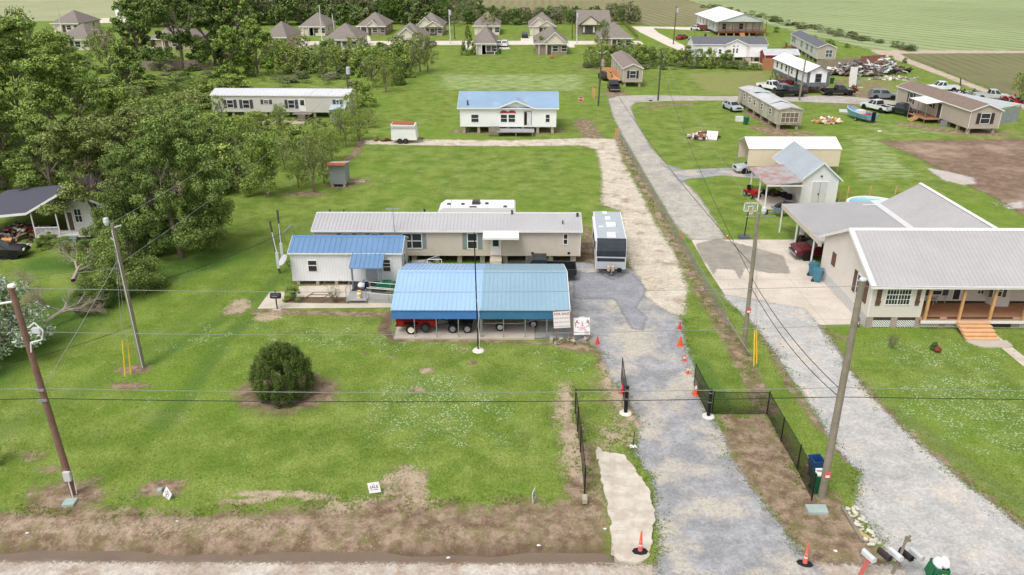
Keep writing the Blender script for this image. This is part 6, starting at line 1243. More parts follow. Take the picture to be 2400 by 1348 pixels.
pile('tyre_heap', 'dark tyres and parts heaped behind the maroon pickup', 'tyres', 1888, 572, 1.2, .6, 1.3, 50, [(36, 36, 38), (54, 52, 52), (84, 80, 78)], 31, .9)
# porch furniture
def chair(x, y, rot, label):
    t = Th('porch_chair', label, 'chair', x, y, rot, 'chairs on the wooden porch', z=.72); cm = M('driftwood', (206, 198, 186), .8, .1)
    b = MB(); b.box(-.28, .28, -.25, .3, .36, .4, cm); b.build('seat', t); b = MB(); b.T = Matrix.Translation((0, .3, .4)) @ Matrix.Rotation(R(-18), 4, 'X')
    for i in range(5): b.box(-.27 + i * .11, -.18 + i * .11, 0, .03, 0, .62 + .06 * (2 - abs(i - 2)), cm)
    b.build('backrest', t)
    for sx in (-.28, .24):
        for sy in (-.25, .24): b = MB(); b.box(sx, sx + .05, sy, sy + .05, 0, .6 if sy < 0 else .36, cm); b.build('leg', t)
        b = MB(); b.box(sx - .03, sx + .09, -.3, .3, .58, .61, cm); b.build('arm', t)
gx = lambda px, py: G(px, py, .72)
p = gx(2184, 712); chair(p.x, p.y + .1, R(40), 'weathered chair nearest the timber post left of the porch table')
p = gx(2208, 710); chair(p.x, p.y + .3, R(-20), 'tall backed weathered chair right of the porch table')
p = gx(2195, 708); t = Th('porch_table', 'round weathered table between the two porch chairs', 'table', p.x, p.y + .45, z=.72); b = MB(); b.lathe([(0, .68), (.4, .68), (.4, .72), (0, .72)], M('driftwood', 0), 12); b.build('tabletop', t); b = MB(); b.tube((0, 0, 0), (0, 0, .68), .05, M('driftwood', 0)); b.build('leg', t)
for px, py, lab in ((2268, 705, 'terracotta pot plant beside the dark porch door'), (2222, 704, 'dark pot plant right of the tall porch chair')):
    p = gx(px, py); t = Th('potted_plant', lab, 'potted plant', p.x, p.y + .2, z=.72); b = MB(); b.lathe([(0, 0), (.13, 0), (.2, .35), (0, .35)], M('terracotta', (150, 110, 86)), 10); b.build('pot', t); b = MB(); b.blob((0, 0, .5), (.25, .25, .22), M('plant_green', (60, 84, 44)), 5, .4); b.build('leaves', t)
p = gx(2334, 704); t = Th('planter_stand', 'white bowl planter on thin legs before the bay window', 'planter', p.x, p.y, z=.72); b = MB(); b.lathe([(0, .55), (.25, .57), (.32, .75), (0, .74)], WHITE, 12); b.build('bowl', t); b = MB(); [b.tube((dx, dy, 0), (dx * .7, dy * .7, .58), .015, STEEL) for dx in (-.2, .2) for dy in (-.2, .2)]; b.build('stand', t); b = MB(); b.blob((0, 0, .82), (.26, .26, .12), M('plant_green', 0), 6, .4); b.build('leaves', t)
pile('firewood', 'small firewood heap at the right end of the porch', 'firewood', 0, 0, .5, .35, .5, 30, [(206, 160, 110), (180, 130, 86)], 33, .5, xy=(G(2358, 700, .72).x, G(2358, 700, .72).y + .3)).location.z = .72
x, y = 24.5, 51.2; t = Th('bicycle', 'dark bicycle leaning at the front corner of the off white house', 'bicycle', x - .15, y - .5, R(80))
for xx in (0, 1.0): b = MB(); b.lathe([(.29, -.02), (.34, -.02), (.34, .02), (.29, .02), (.29, -.02)], M('dark_purple', (66, 40, 52)), 18, (xx, 0, .34), 'y'); b.build('wheel', t)
b = MB(); b.path([(0, 0, .34), (.3, 0, .8), (.8, 0, .85), (1, 0, .34)], .02, STEEL); b.path([(.3, 0, .8), (.45, 0, .34), (.8, 0, .85)], .02, STEEL); b.tube((.85, -.25, 1.0), (.85, .25, 1.0), .015, STEEL); b.build('frame', t)

# ------------------------------------------------------------------ homes farther back
def homeAB(name, label, cat, A, B_, z0, W, z1, zr, wmat, rmat, ribs=0, np_=6, ov=.2, group=None, pmat=CONC, trim=WHITE, flip=False, cap=None, tmat=None, ex=None):
    """front long wall runs from photo point A to B (both on the lower wall edge, at height z0)"""
    a, b_ = G(*A, z0), G(*B_, z0); rot = math.atan2(b_.y - a.y, b_.x - a.x); L = math.hypot(b_.x - a.x, b_.y - a.y)
    T = Th(name, label, cat, a.x, a.y, rot, group); gable(T, L, W, z0, z1, zr, wmat, rmat, ov, ribs, trim=trim, cap=cap, tmat=tmat, ex=ex)
    if np_: piers(T, L, W, z0, np_, pmat, (.4, W - .4))
    T.L = L; return T
SH_D = M('dark_slate_shutter', (74, 72, 82), .7, .08); SH_B = M('dark_brown_shutter', (66, 54, 54), .7, .08)
# white house with blue roof
R_BL2 = metal_roof('pale_blue_roof', (144, 170, 196), .08, .3, (196, 206, 214)); WH = M('bright_white_siding', (242, 242, 242), .6, .02, .7, lines=('Z', .2), dark=.93)
T = homeAB('house', 'white house with pale blue metal roof and red arched windows', 'house', (1079, 297), (1303, 298), .95, 8.2, 3.75, 5.2, WH, R_BL2, .45, 7, .35, cap=R_BL2)
L_ = T.L
a = T.F(1172, 262, 1246, 263); cx = (a[0] + a[1]) / 2; hw = (a[1] - a[0]) / 2 + .3
b = MB(); b.ext([(cx - hw + .35, 3.6), (cx + hw - .35, 3.6), (cx, 4.62)], -.05, .9, WH, 'y'); b.build('gable_wall', T)
r = MB()
for s in (-1, 1): r.ext([(cx, 4.72), (cx, 4.8), (cx + s * (hw + .15), 3.72), (cx + s * (hw + .15), 3.64)], -.5, 3.2, R_BL2, 'y')
r.build('gable_roof', T)
b = MB()
for s in (-1, 1): b.ext([(cx, 4.6), (cx, 4.82), (cx + s * (hw + .17), 3.74), (cx + s * (hw + .17), 3.54)], -.54, -.502, WHITE, 'y')
b.build('gable_trim', T)
for r_ in ((1105, 269, 1121, 286), (1174, 269, 1188, 286), (1192, 269, 1207, 286), (1279, 269, 1288, 286)): win(T, 'f', 0, T.F(*r_), (1, 2))
for r_ in ((1173, 262, 1189, 267), (1192, 262, 1208, 267)):
    a = T.F(*r_); q = MB(); q.T = face('f', 0); cxx = (a[0] + a[1]) / 2; w_ = (a[1] - a[0]) / 2 + .1
    q.ext([(w_ * math.cos(t_) + cxx, a[2] + .12 + .38 * math.sin(t_)) for t_ in [i * math.pi / 8 for i in range(9)]], .003, .07, M('red_arch', (176, 62, 52)), 'y'); q.build('window_arch', T)
door(T, 'f', 0, T.F(1229, 262, 1245, 294), M('open_door_white', (214, 216, 220)), None, M('raw_wood_frame', (150, 132, 112)))
b = MB(); a = T.F(1229, 262, 1236, 293); b.box(a[0], a[1] - .05, -.05, -.042, a[2], a[3] - .05, BLACK); b.build('door_shade_panel', T)  # black panel painted as the unlit room behind the open door
a = T.F(1165, 300, 1252, 305, -1.2); b = MB(); b.box(a[0], a[1], -2.2, -.02, .62, .72, DKG); [b.box(x, x + .12, -2.15, -2.03, 0, .62, WOODG) for x in (a[0] + .1, (a[0] + a[1]) / 2, a[1] - .3)]; b.build('deck', T)
b = MB(); b.box(a[0] - 1.2, a[0] + .3, -1.9, -1.4, .1, 1.3, WOODG); single(b, 'leaning_pallet', 'grey pallet leaning beside the deck of the blue roofed house', 'pallet', T.e.location)
# left long mobile home
R_W = metal_roof('whitish_metal_roof', (214, 214, 218), .04); SID_G = M('grey_beige_siding', (204, 200, 194), .7, .04, 1, lines=('Z', .2), dark=.88)
T = homeAB('mobile_home', 'long pale mobile home with dark shutters behind the scrub on the left', 'mobile home', (500, 262), (820, 264), .9, 4.8, 3.5, 4.1, SID_G, R_W, .5, 9, .12)
LM = T
for r_ in ((534, 235, 545, 252), (571, 235, 583, 253), (677, 235, 689, 253)): win(T, 'f', 0, T.F(*r_), (1, 2), SH_D, sw=.5)
win(T, 'f', 0, T.F(619, 235, 629, 243), (1, 2), SH_D, sw=.45); win(T, 'f', 0, T.F(789, 235, 794, 248), (1, 2), SH_D, sw=.5); door(T, 'f', 0, T.F(704, 233, 714, 261), WHITE, .5); win(T, 'r', T.L, (1.5, 2.5, 1.8, 2.9), (1, 2))
a = T.F(704, 264, 714, 276, -1); b = MB(); b.box(a[0] - 1.2, a[1] + 1.0, -1.2, -.02, .75, .85, WOODG); b.build('deck', T); steps(T, a[0] - .1, a[1] + .2, -1.21, 4, .2, .28, WOODG)
a = T.F(772, 250, 805, 262, -1.8); b = MB(); b.box(a[0], a[1], -1.8, -.05, 0, 1.7, M('grey_box', (150, 154, 158))); b.ext([(-1.95, 1.65), (-.02, 2.1), (-.02, 2.16), (-1.95, 1.72)], a[0] - .1, a[1] + .1, M('bluish_sheet', (178, 192, 200))); b.build('storage_annex', T)
# tan home behind, end towards us
SID_T = M('tan_siding', (184, 172, 160), .75, .05, 1, lines=('Z', .2), dark=.86); R_S = M('brown_grey_shingles', (140, 126, 120), .95, .12, 2.5, stain=.25, staincol=(110, 96, 92)); R_SB = M('brown_shingles', (134, 117, 107), .95, .16, 2.5, stain=.4, staincol=(110, 90, 82)); R_SD = M('dark_grey_shingles', (106, 106, 114), .95, .12, 2.5); SID_P = M('pale_grey_siding', (208, 208, 206), .7, .04, 1, lines=('Z', .2), dark=.88)
def endhome(name, label, A, B_, C_, z0, z1, zr, wmat, rmat, endmat=None, np_=6, ov=.2, cat='mobile home', ribs=0, shut=None, trim=WHITE):
    """near end wall runs A-B in the photo (lower edge), C is the far foot of the left long wall"""
    a, b_, c = G(*A, z0), G(*B_, z0), G(*C_, z0); W = (b_ - a).length; u = Vector((a.x - c.x, a.y - c.y, 0)); L = u.length; rot = math.atan2(u.y, u.x)
    T = Th(name, label, cat, c.x, c.y, rot)
    # local x from the far end to the near end; the wall seen on the left of the photo is y=0 side
    n = Vector((-u.y, u.x, 0)).normalized(); W = abs((b_ - a).dot(n)) if abs((b_ - a).dot(n)) > 2 else W
    gable(T, L, W, z0, z1, zr, wmat, rmat, ov, ribs, trim=trim); piers(T, L, W, z0, np_, CONC, (.4, W - .4)); T.L, T.W = L, W
    if endmat: q = MB(); q.ext([(.04, z0 + .01), (W - .04, z0 + .01), (W - .04, z1 - .02), (W / 2, zr - .08), (.04, z1 - .02)], L + .002, L + .012, endmat); q.build('end_wall', T)
    return T
T = endhome('mobile_home', 'narrow tan mobile home end on beside the roadside bushes', (1460, 193), (1507, 196), (1433, 158), .9, 3.5, 4.3, SID_T, R_S, np_=5)
win(T, 'r', T.L + .01, (T.W / 2 - .55, T.W / 2 + .55, 1.7, 3.0), (1, 2), SH_B, sw=.45)
for u in (.18, .3, .55, .78): win(T, 'f', 0, (T.L * u, T.L * u + .8, 1.9, 2.9), (1, 2))
# old weathered trailer
OLD = M('weathered_panel', (190, 184, 170), .8, .15, .8, lines=('X', .4), dark=.75, stain=.8, staincol=(142, 120, 98)); OLDR = M('patched_white_roof', (196, 196, 198), .6, .12, .5, stain=.4, staincol=(150, 140, 132))
T = endhome('mobile_home', 'old weathered trailer home with rounded patched roof and stained panels', (1821, 293), (1884, 297), (1729, 237), .75, 2.95, 3.3, OLD, OLDR, np_=6, ov=.08, trim=OLD)
win(T, 'r', T.L + .01, (.5, T.W - .5, 1.15, 2.5), (4, 2), frame=M('cream_trim', (214, 206, 188)), pane=M('brown_glass', (120, 108, 98), .2, .2))
for u in (.15, .3, .42, .6, .8): win(T, 'f', 0, (T.L * u, T.L * u + .9, 1.7, 2.5), (1, 2))
b = MB(); b.ext([(-.1, 2.9), (T.W / 2, 3.38), (T.W + .1, 2.9), (T.W + .1, 3.0), (T.W / 2, 3.48), (-.1, 3.0)], T.L * .78, T.L * .78 + .12, STEEL); b.build('roof_seam', T)
b = MB(); b.box(T.L * .3, T.L * .36, .5, T.W - .6, 3.42, 3.44, M('teal_sheet', (176, 206, 206))); b.build('roof_patch', T)
# white home with grey corners
T = endhome('mobile_home', 'white mobile home with dark grey corners and bright white roof', (1889, 203), (1941, 203), (1811, 167), 1.3, 3.9, 4.9, WH, metal_roof('bright_white_roof', (240, 240, 242), .02), np_=7, ov=.35, trim=M('dark_grey_trim', (110, 112, 118)))
DG = M('dark_grey_trim', 0)
for y0 in (0.02, T.W - .5): b = MB(); b.box(T.L + .003, T.L + .03, y0, y0 + .45, 1.3, 3.8, DG); b.build('corner_board', T)
b = MB(); b.box(T.L + .003, T.L + .03, .5, T.W - .55, 1.3, 2.0, DG); b.build('base_board', T); win(T, 'r', T.L + .01, (T.W / 2 - .5, T.W / 2 + .5, 2.1, 3.5), (1, 2), frame=M('purple_grey_frame', (150, 130, 140)))
b = MB(); b.box(0, T.L, -.03, -.002, 1.3, 1.9, DG); b.build('base_board', T)
for u in (.1, .24, .38, .55): win(T, 'f', 0, (T.L * u, T.L * u + .9, 2.4, 3.4), (1, 2))
b = MB(); b.box(T.L * .7, T.L * .7 + .9, -.04, -.003, 1.5, 3.6, BLACK); b.build('doorway_shade', T)  # flat black panel, shade inside the open door put into its colour
# tan home by the field
T = endhome('mobile_home', 'tan ended mobile home with dark shingle roof near the green field', (1914, 139), (1957, 140), (1852, 103), .95, 3.55, 4.4, SID_P, R_SD, SID_T, np_=8)
win(T, 'r', T.L + .015, (T.W / 2 - .2, T.W / 2 + 1.2, 1.5, 3.0), (2, 2), pane=GLASSB)
for u in (.06, .14, .42, .62, .78): win(T, 'f', 0, (T.L * u, T.L * u + .8, 1.8, 3.1), (1, 2), SH_D, sw=.4)
T_ = T; b = MB(); b.box(-1 + T.L * .2, T.L * .2 + 1.2, -2.2, -.05, .85, .95, REDWOOD); b.box(-1 + T.L * .2, T.L * .2 + 1.2, -2.25, -2.2, .95, 1.8, REDWOOD); b.build('deck', T); steps(T, T.L * .2 - .6, T.L * .2 + .8, -2.26, 5, .17, .3, REDWOOD)
# long tan brown roofed home with porch
T = endhome('mobile_home', 'long tan mobile home with brown shingle roof and white awning porch', (2268, 302), (2341, 302), (2099, 239), .75, 3.35, 4.2, SID_T, R_SB, np_=9)
win(T, 'r', T.L + .01, (T.W / 2 - .65, T.W / 2 + .65, 1.5, 2.9), (1, 2), SH_B, sw=.55); win(T, 'f', 0, (T.L * .19, T.L * .19 + 1.1, 1.5, 3.0), (1, 2), SH_B, sw=.45); win(T, 'f', 0, (T.L * .48, T.L * .48 + 1.0, 1.9, 2.8), (1, 2), SH_B, sw=.4); door(T, 'f', 0, (T.L * .6, T.L * .6 + 1, .8, 2.9), STEEL)
xa_, xb_ = T.L * .42, T.L * .66
b = MB(); b.ext([(-2.6, 2.95), (-.02, 3.25), (-.02, 3.3), (-2.6, 3.0)], xa_, xb_, WHITE); b.build('awning', T)
for x in (xa_ + .1, (xa_ + xb_) / 2, xb_ - .15): b = MB(); b.box(x, x + .09, -2.5, -2.41, 0, 2.95, WOODG); b.build('porch_post', T)
b = MB(); b.box(xa_, xb_, -2.5, -.03, .6, .7, DECK); b.build('deck', T); steps(T, xa_ + 2.2, xa_ + 3.4, -2.51, 4, .16, .28, TIMBER)
g_ = G(2210, 296); b = MB(); b.box(-.45, .45, -.4, .4, 0, .8, M('ac_grey', (132, 134, 136), .6, .1, 4, lines=('Z', .08), dark=.7)); single(b, 'air_conditioner', 'grey air conditioner box below the long tan home wall', 'air conditioner', (g_.x, g_.y, 0), R(-25))
x, y = at(2352, 250); b = MB(); b.ext([(0, 2.3), (6.5, 2.6), (6.5, 2.68), (0, 2.38)], 0, 14, M('grey_sheet_roof', (186, 190, 194), .5, .1, .5, stain=.2), 'y'); b.box(.1, .2, .1, .2, 0, 2.3, GALV); b.box(6.2, 6.3, .1, .2, 0, 2.5, GALV); b.box(.3, 6.3, .05, .1, 0, 2.2, M('grey_box', 0))
p_ = G(2310, 300); single(b, 'metal_lean_to', 'grey sheet metal shelter behind the brown shingle roof', 'shelter', (p_.x + 1.6, p_.y + 1.8, 0), R(25))
# white double home with small gable
T = homeAB('house', 'wide white house with grey shingle roof and small front gable', 'house', (1624, 133), (1795, 134), 1.1, 8.5, 3.9, 5.1, WH, R_SD, 0, 8, .25)
a = T.F(1700, 110, 1750, 111); cx = (a[0] + a[1]) / 2; hw = (a[1] - a[0]) / 2
b = MB(); b.ext([(cx - hw, 1.1), (cx + hw, 1.1), (cx + hw, 3.9), (cx, 5.0), (cx - hw, 3.9)], -.3, .5, WH, 'y'); b.build('gable_wall', T); r = MB(); [r.ext([(cx, 5.02), (cx, 5.1), (cx + s * (hw + .4), 3.85), (cx + s * (hw + .4), 3.77)], -.6, 3, R_SD, 'y') for s in (-1, 1)]; r.build('gable_roof', T)
b = MB(); [b.ext([(cx, 4.9), (cx, 5.12), (cx + s * (hw + .42), 3.87), (cx + s * (hw + .42), 3.67)], -.65, -.602, WHITE, 'y') for s in (-1, 1)]; b.build('gable_trim', T)
for r_ in ((1717, 114, 1722, 124), (1725, 114, 1730, 124)): win(T, 'f', -.3, T.F(*r_, -.3), (1, 2))
for r_ in ((1718, 107, 1723, 109), (1727, 107, 1731, 109)): win(T, 'f', -.3, T.F(*r_, -.3), (1, 1))
for px in (1641, 1662, 1684): win(T, 'f', 0, T.F(px, 116, px + 7, 126), (1, 2))
door(T, 'f', 0, T.F(1751, 113, 1757, 133), WHITE); 
for px in (1651, 1771): a = T.F(px, 98, px + 3, 99, 4); b = MB(); b.box(a[0], a[1] + .1, 4.4, 4.9, 4.9, 5.8, STEEL); b.build('roof_vent', T)
a = T.F(1751, 134, 1758, 142, -1); steps(T, a[0] - .4, a[1] + .4, -.1, 4, .25, .3, SLAB); 
x, y = at(1762, 142); bin_(0, 0, 10, (40, 120, 80), 'green wheelie bin beside the front steps of the wide white house', xy=(x, y))
# big white roofed house with porch
BWR = metal_roof('white_standing_roof', (238, 238, 240), .02); PGW = M('pale_grey_wall', (204, 208, 210), .7, .04, 1, lines=('X', .4), dark=.9)
A_, Bp, Cc = G(1683, 77, .9), G(1795, 77, .9), G(1648, 62, .9); W_ = (Bp - A_).length; u = A_ - Cc; Lb = u.length; 
T = Th('house', 'large house with broad white roof, front gable and red brown porch rail', 'house', A_.x, A_.y + 0, math.atan2(Bp.y - A_.y, Bp.x - A_.x)); Wb = W_; zt, zp = 4.0, 6.2; D_ = 30
b = MB(); b.ext([(.0, .9), (Wb, .9), (Wb, zt), (Wb / 2, zp - .1), (0, zt)], 3.6, D_, PGW, 'y'); b.build('wall', T)
r = MB(); [r.ext([(Wb / 2, zp), (Wb / 2, zp + .1), (Wb / 2 + s * (Wb / 2 + .8), zt - .05), (Wb / 2 + s * (Wb / 2 + .8), zt - .15)], -.3, D_ + .3, BWR, 'y') for s in (-1, 1)]; r.build('roof', T)
b = MB(); b.ext([(-.4, zt), (Wb + .4, zt), (Wb / 2, zp - .15)], -.05, .05, PGW, 'y'); b.build('gable_wall', T)
b = MB(); b.box(0, Wb, 0, 3.58, .82, .95, REDWOOD); b.build('porch_floor', T)
for i in range(8): b = MB(); x = .08 + i * (Wb - .2) / 7; b.box(x, x + .14, .05, .19, .951, zt, REDWOOD); b.build('porch_post', T)
for x0, x1 in ((.2, Wb * .44), (Wb * .56, Wb - .2)):
    b = MB(); b.box(x0, x1, .08, .14, 1.75, 1.83, REDWOOD); b.box(x0, x1, .08, .14, 1.1, 1.16, REDWOOD); x = x0
    while x < x1: b.box(x, x + .09, .09, .13, 1.16, 1.75, REDWOOD); x += .22
    b.build('porch_rail', T)
for i in range(7): b = MB(); x = .1 + i * (Wb - .5) / 6; b.box(x, x + .3, .1, .4, 0, .81, CONC); b.build('pier', T)
steps(T, Wb * .45, Wb * .55, 0, 5, .17, .3, TIMBER)
for u_ in (.14, .5): win(T, 'f', 3.6, (Wb * u_, Wb * u_ + 1.1, 1.6, 3.2), (1, 2))
for u_ in (.3, .68): door(T, 'f', 3.6, (Wb * u_, Wb * u_ + 1.1, .95, 3.1), WHITE)
for i in range(5): win(T, 'l', 0, (6 + i * 4.5, 7 + i * 4.5, 1.7, 3.2), (1, 2))
b = MB(); b.box(-2.2, -.05, 14, 19, .6, .95, REDWOOD); b.box(-2.25, -2.2, 14, 19, .95, 1.9, REDWOOD); b.box(-2.2, -.05, 13.95, 14, .95, 1.9, REDWOOD); b.build('side_deck', T)

# subdivision houses
R_H = M('taupe_shingles', (134, 125, 118), .95, .1, 1.2); BR = M('brown_brick', (150, 132, 120), .9, .15, 2.2, lines=('Z', .3), dark=.9); CRM = M('cream_wall', (220, 210, 196), .8, .04); TANB = M('tan_brick', (180, 160, 146), .9, .12, 2.2)
def hiphouse(px0, px1, py, top, D, wmat, label, gabs=(), front='n', group='tan roofed houses along the back street', wz=2.7, ridge=.0, zr=None, gmat=CRM, wins=2, porch=None):
    a, c = G(px0, py), G(px1, py); W = c.x - a.x; T = Th('house', label, 'house', a.x, a.y, 0, group); ze = wz
    b = MB(); b.box(0, W, 0, D, 0, ze, wmat); b.build('wall', T)
    zr = zr or (ze + min(3.4, D * .28)); o = .45; r = MB(); rx = W / 2 * (1 - ridge); y0, y1 = D / 2 - ridge * 0, D / 2
    x0r, x1r = W / 2 - ridge * W / 2, W / 2 + ridge * W / 2
    v = [(-o, -o, ze - .05), (W + o, -o, ze - .05), (W + o, D + o, ze - .05), (-o, D + o, ze - .05), (x0r, D / 2, zr), (x1r, D / 2, zr)]
    v2 = [(x, y, z - .15) for x, y, z in v[:4]]
    r.add(v + v2, [(0, 1, 5, 4), (1, 2, 5), (2, 3, 4, 5), (3, 0, 4), (0, 6, 7, 1), (1, 7, 8, 2), (2, 8, 9, 3), (3, 9, 6, 0), (9, 8, 7, 6)], R_H); r.build('roof', T)
    for gx0, gx1, gz_, pr in gabs:
        g0, g1 = gx0 * W, gx1 * W; gc = (g0 + g1) / 2; q = MB(); q.ext([(g0, 0 if pr < 0 else ze - .1), (g1, 0 if pr < 0 else ze - .1), (g1, ze), (gc, gz_ - .12), (g0, ze)], -abs(pr), .5, gmat, 'y'); q.build('gable_wall', T)
        q = MB(); [q.ext([(gc, gz_), (gc, gz_ + .1), (gc + s * ((g1 - g0) / 2 + .4), ze - .1), (gc + s * ((g1 - g0) / 2 + .4), ze - .2)], -abs(pr) - .35, D * .42, R_H, 'y') for s in (-1, 1)]; q.build('gable_roof', T)
        q = MB(); [q.ext([(gc, gz_ - .12), (gc, gz_ + .12), (gc + s * ((g1 - g0) / 2 + .42), ze - .08), (gc + s * ((g1 - g0) / 2 + .42), ze - .28)], -abs(pr) - .4, -abs(pr) - .352, WHITE, 'y') for s in (-1, 1)]; q.build('gable_trim', T)
    q = MB(); q.box(-o - .04, W + o + .04, -o - .06, -o - .002, ze - .24, ze + .0, WHITE); q.build('fascia', T)
    for i in range(wins): x = W * (.55 + .28 * i / max(1, wins - 1)) if wins > 1 else W * .7; win(T, 'f', 0, (x, x + 1.3, .8, 2.1), (1, 2))
    for y in (D * .3, D * .65): win(T, 'r', W, (y, y + 1, 1, 2.1), (1, 2)); win(T, 'l', 0, (y, y + 1, 1, 2.1), (1, 2))
    door(T, 'f', 0, (W * .38, W * .38 + 1.0, .1, 2.2), M('dark_door', (90, 74, 66)))
    if porch: q = MB(); q.box(W * porch[0], W * porch[1], -.04, -.003, .1, 2.2, M('porch_shade', (84, 78, 76))); q.build('porch_shade_panel', T)  # flat dark panel on the wall, painted as porch shade
    for x in (W * .1, W * .33): q = MB(); q.box(x, x + .18, -.4, -.22, 0, ze - .2, WHITE); q.build('porch_post', T)
    return T
HS = [(706, 762, 84, CRM, 'cream hip roofed house behind the white street pole, far left of the back row', (), 16, (.3, .6)),
 (840, 903, 83, BR, 'brown brick hip roofed house with one small front gable in the back row', ((.36, .74, 4.3, .3),), 16, (.08, .34)),
 (976, 1036, 84, TANB, 'tan house with two overlapping front gables in the back row', ((0.02, .68, 5.2, .2), (.36, .98, 4.2, .7)), 15, (.5, .8)),
 (1112, 1170, 82, CRM, 'hip roofed house behind the bare branching tree in the back row', (), 15, (.4, .6)),
 (1242, 1300, 83, CRM, 'cream gabled house with arched vent beside the dark suv', ((0.02, .68, 5.2, .2), (.36, .98, 4.2, .7)), 15, (.55, .75))]
for h in HS: hiphouse(h[0], h[1], h[2], 0, h[6], h[3], h[4], h[5], porch=h[7])
T = homeAB('house', 'brown brick house with long ridge roof and one offset front gable', 'house', (1357, 80), (1428, 80), .05, 15, 2.8, 6.4, BR, R_H, 0, 0, .5, group='tan roofed houses along the back street', trim=R_H)
q = MB(); q.ext([(.4, 2.8), (6.4, 2.8), (3.2, 5.2)], -1.0, 0, CRM, 'y'); q.build('gable_wall', T); q = MB(); [q.ext([(3.3, 5.3), (3.3, 5.4), (3.3 + s * 3.6, 2.8), (3.3 + s * 3.6, 2.7)], -1.3, 5, R_H, 'y') for s in (-1, 1)]; q.build('gable_roof', T)
b = MB(); b.box(1, 5.4, -.04, -.003, .1, 2.3, M('porch_shade', 0)); b.build('porch_shade_panel', T)  # porch shade painted as a flat dark panel
for i in range(2): b = MB(); b.box(1.2 + i * 3, 1.7 + i * 3, -.06, -.041, .5, 2.2, WHITE); b.build('window', T)
for h in ((762, 838, 118, CRM, 'hip roofed house half hidden by scrub near the small cedar', (), (.6, .8)), (918, 992, 116, CRM, 'front gabled house hidden behind the two bare trunked trees', ((.1, .9, 5.4, .2),), None), (1112, 1160, 128, CRM, 'tan house with open rear porch beside the dark conifer', (), (.35, .95)), (1255, 1328, 128, BR, 'tan roofed house with wide cream gable and round topped tree before it', ((.25, .98, 5.3, .2),), None), (1408, 1478, 114, TANB, 'hip roofed house showing only its roof above the roadside bushes', (), None), (622, 672, 112, TANB, 'hip roofed house peeping out behind scrub left of the cedar', (), None)):
    hiphouse(h[0], h[1], h[2], 0, 15, h[3], h[4], h[5], porch=h[6], group='tan roofed houses along the back street')
hiphouse(126, 186, 76, 0, 14, CRM, 'long brown roofed pale house behind the white pole at top left', (), group=None)
hiphouse(140, 212, 118, 0, 13, CRM, 'pale walled house with green door among the trees at top left', (), group=None)
for a_ in ((272, 294, 40, 'small white farm building on the left of the far yard'), (306, 320, 42, 'white farm building on the right of the far yard')):
    p = G(a_[0], a_[2]); w_ = wid(a_[0], a_[1], a_[2]); T = Th('farm_building', a_[3], 'farm building', p.x, p.y); gable(T, w_, 8, 0, 4.0, 5.2, WH, R_W, .3, 0)
hiphouse(350, 452, 116, 0, 13, TANB, 'low house with pinkish walls seen between the big trees', (), group=None); hiphouse(500, 570, 108, 0, 12, CRM, 'pale house glimpsed behind the tall dark trunked trees', (), group=None)

# house under the trees on the left
DSH = M('dark_asphalt_shingles', (86, 86, 98), .95, .12, 3); OW = M('mildewed_white_siding', (206, 206, 198), .8, .1, 1, lines=('Z', .2), dark=.8, stain=.45, staincol=(140, 150, 120))
a = G(125, 560, .5); c = G(243, 550, .5)
T = Th('house', 'old white house with dark shingle roof under the big trees on the left', 'house', G(88, 564).x - 1.0, G(88, 564).y - .1, R(4)); L_ = 13.5; T.e.scale = (.64, .8, .88)
b = MB(); b.ext([(5.2, .4), (13.5, .4), (13.5, 3.2), (7.2, 5.4), (3, 3.6), (5.2, 3.2)], 1.6, 11, OW, 'y'); b.build('wall', T)
r = MB(); r.ext([(7.3, 5.45), (7.3, 5.57), (1.2, 3.15), (-9, 2.55), (-9, 2.43), (1.2, 3.03)], -.4, 11.5, DSH, 'y'); r.ext([(7.3, 5.45), (7.3, 5.57), (14.3, 3.1), (14.3, 2.98)], -.4, 11.5, DSH, 'y'); r.build('roof', T)
b = MB(); b.ext([(7.3, 5.35), (7.3, 5.6), (1.2, 3.18), (-9, 2.58), (-9, 2.34), (1.2, 2.94)], -.47, -.402, WHITE, 'y'); b.ext([(7.3, 5.35), (7.3, 5.6), (14.3, 3.12), (14.3, 2.88)], -.47, -.402, WHITE, 'y'); b.build('fascia', T)
for x in (-8.5, 1.6, 5.0): b = MB(); b.box(x, x + .13, -.2, -.07, .1, 3.0, WHITE); b.build('porch_post', T)
b = MB(); b.box(1.5, 9.2, -.2, 1.58, .35, .6, M('porch_white', (210, 210, 206))); b.build('porch_deck', T)
b = MB(); b.box(1.7, 5.0, -.18, -.1, 1.45, 1.52, WHITE); x = 1.8
while x < 5: b.box(x, x + .05, -.16, -.11, .6, 1.45, WHITE); x += .16
b.build('porch_rail', T)
steps(T, 5.4, 7.4, -.21, 3, .18, .3, M('green_grey_steps', (140, 160, 150)))
win(T, 'f', 1.6, (10.3, 11.5, 1.3, 3.0), (3, 4)); win(T, 'f', 1.6, (6.6, 7.5, 1.5, 2.9), (2, 2)); door(T, 'f', 1.6, (5.5, 6.2, .6, 2.6), M('dark_door', 0))
pile('carport_clutter', 'large heap of household clutter under the left house carport', 'clutter', 0, 0, 3.6, 1.8, 1.9, 170, [(60, 54, 52), (40, 36, 36), (150, 130, 116), (110, 40, 40), (206, 204, 200), (216, 150, 80), (120, 120, 124), (90, 70, 60)], 41, 1.3, xy=(G(45, 562).x, G(45, 562).y + .8))

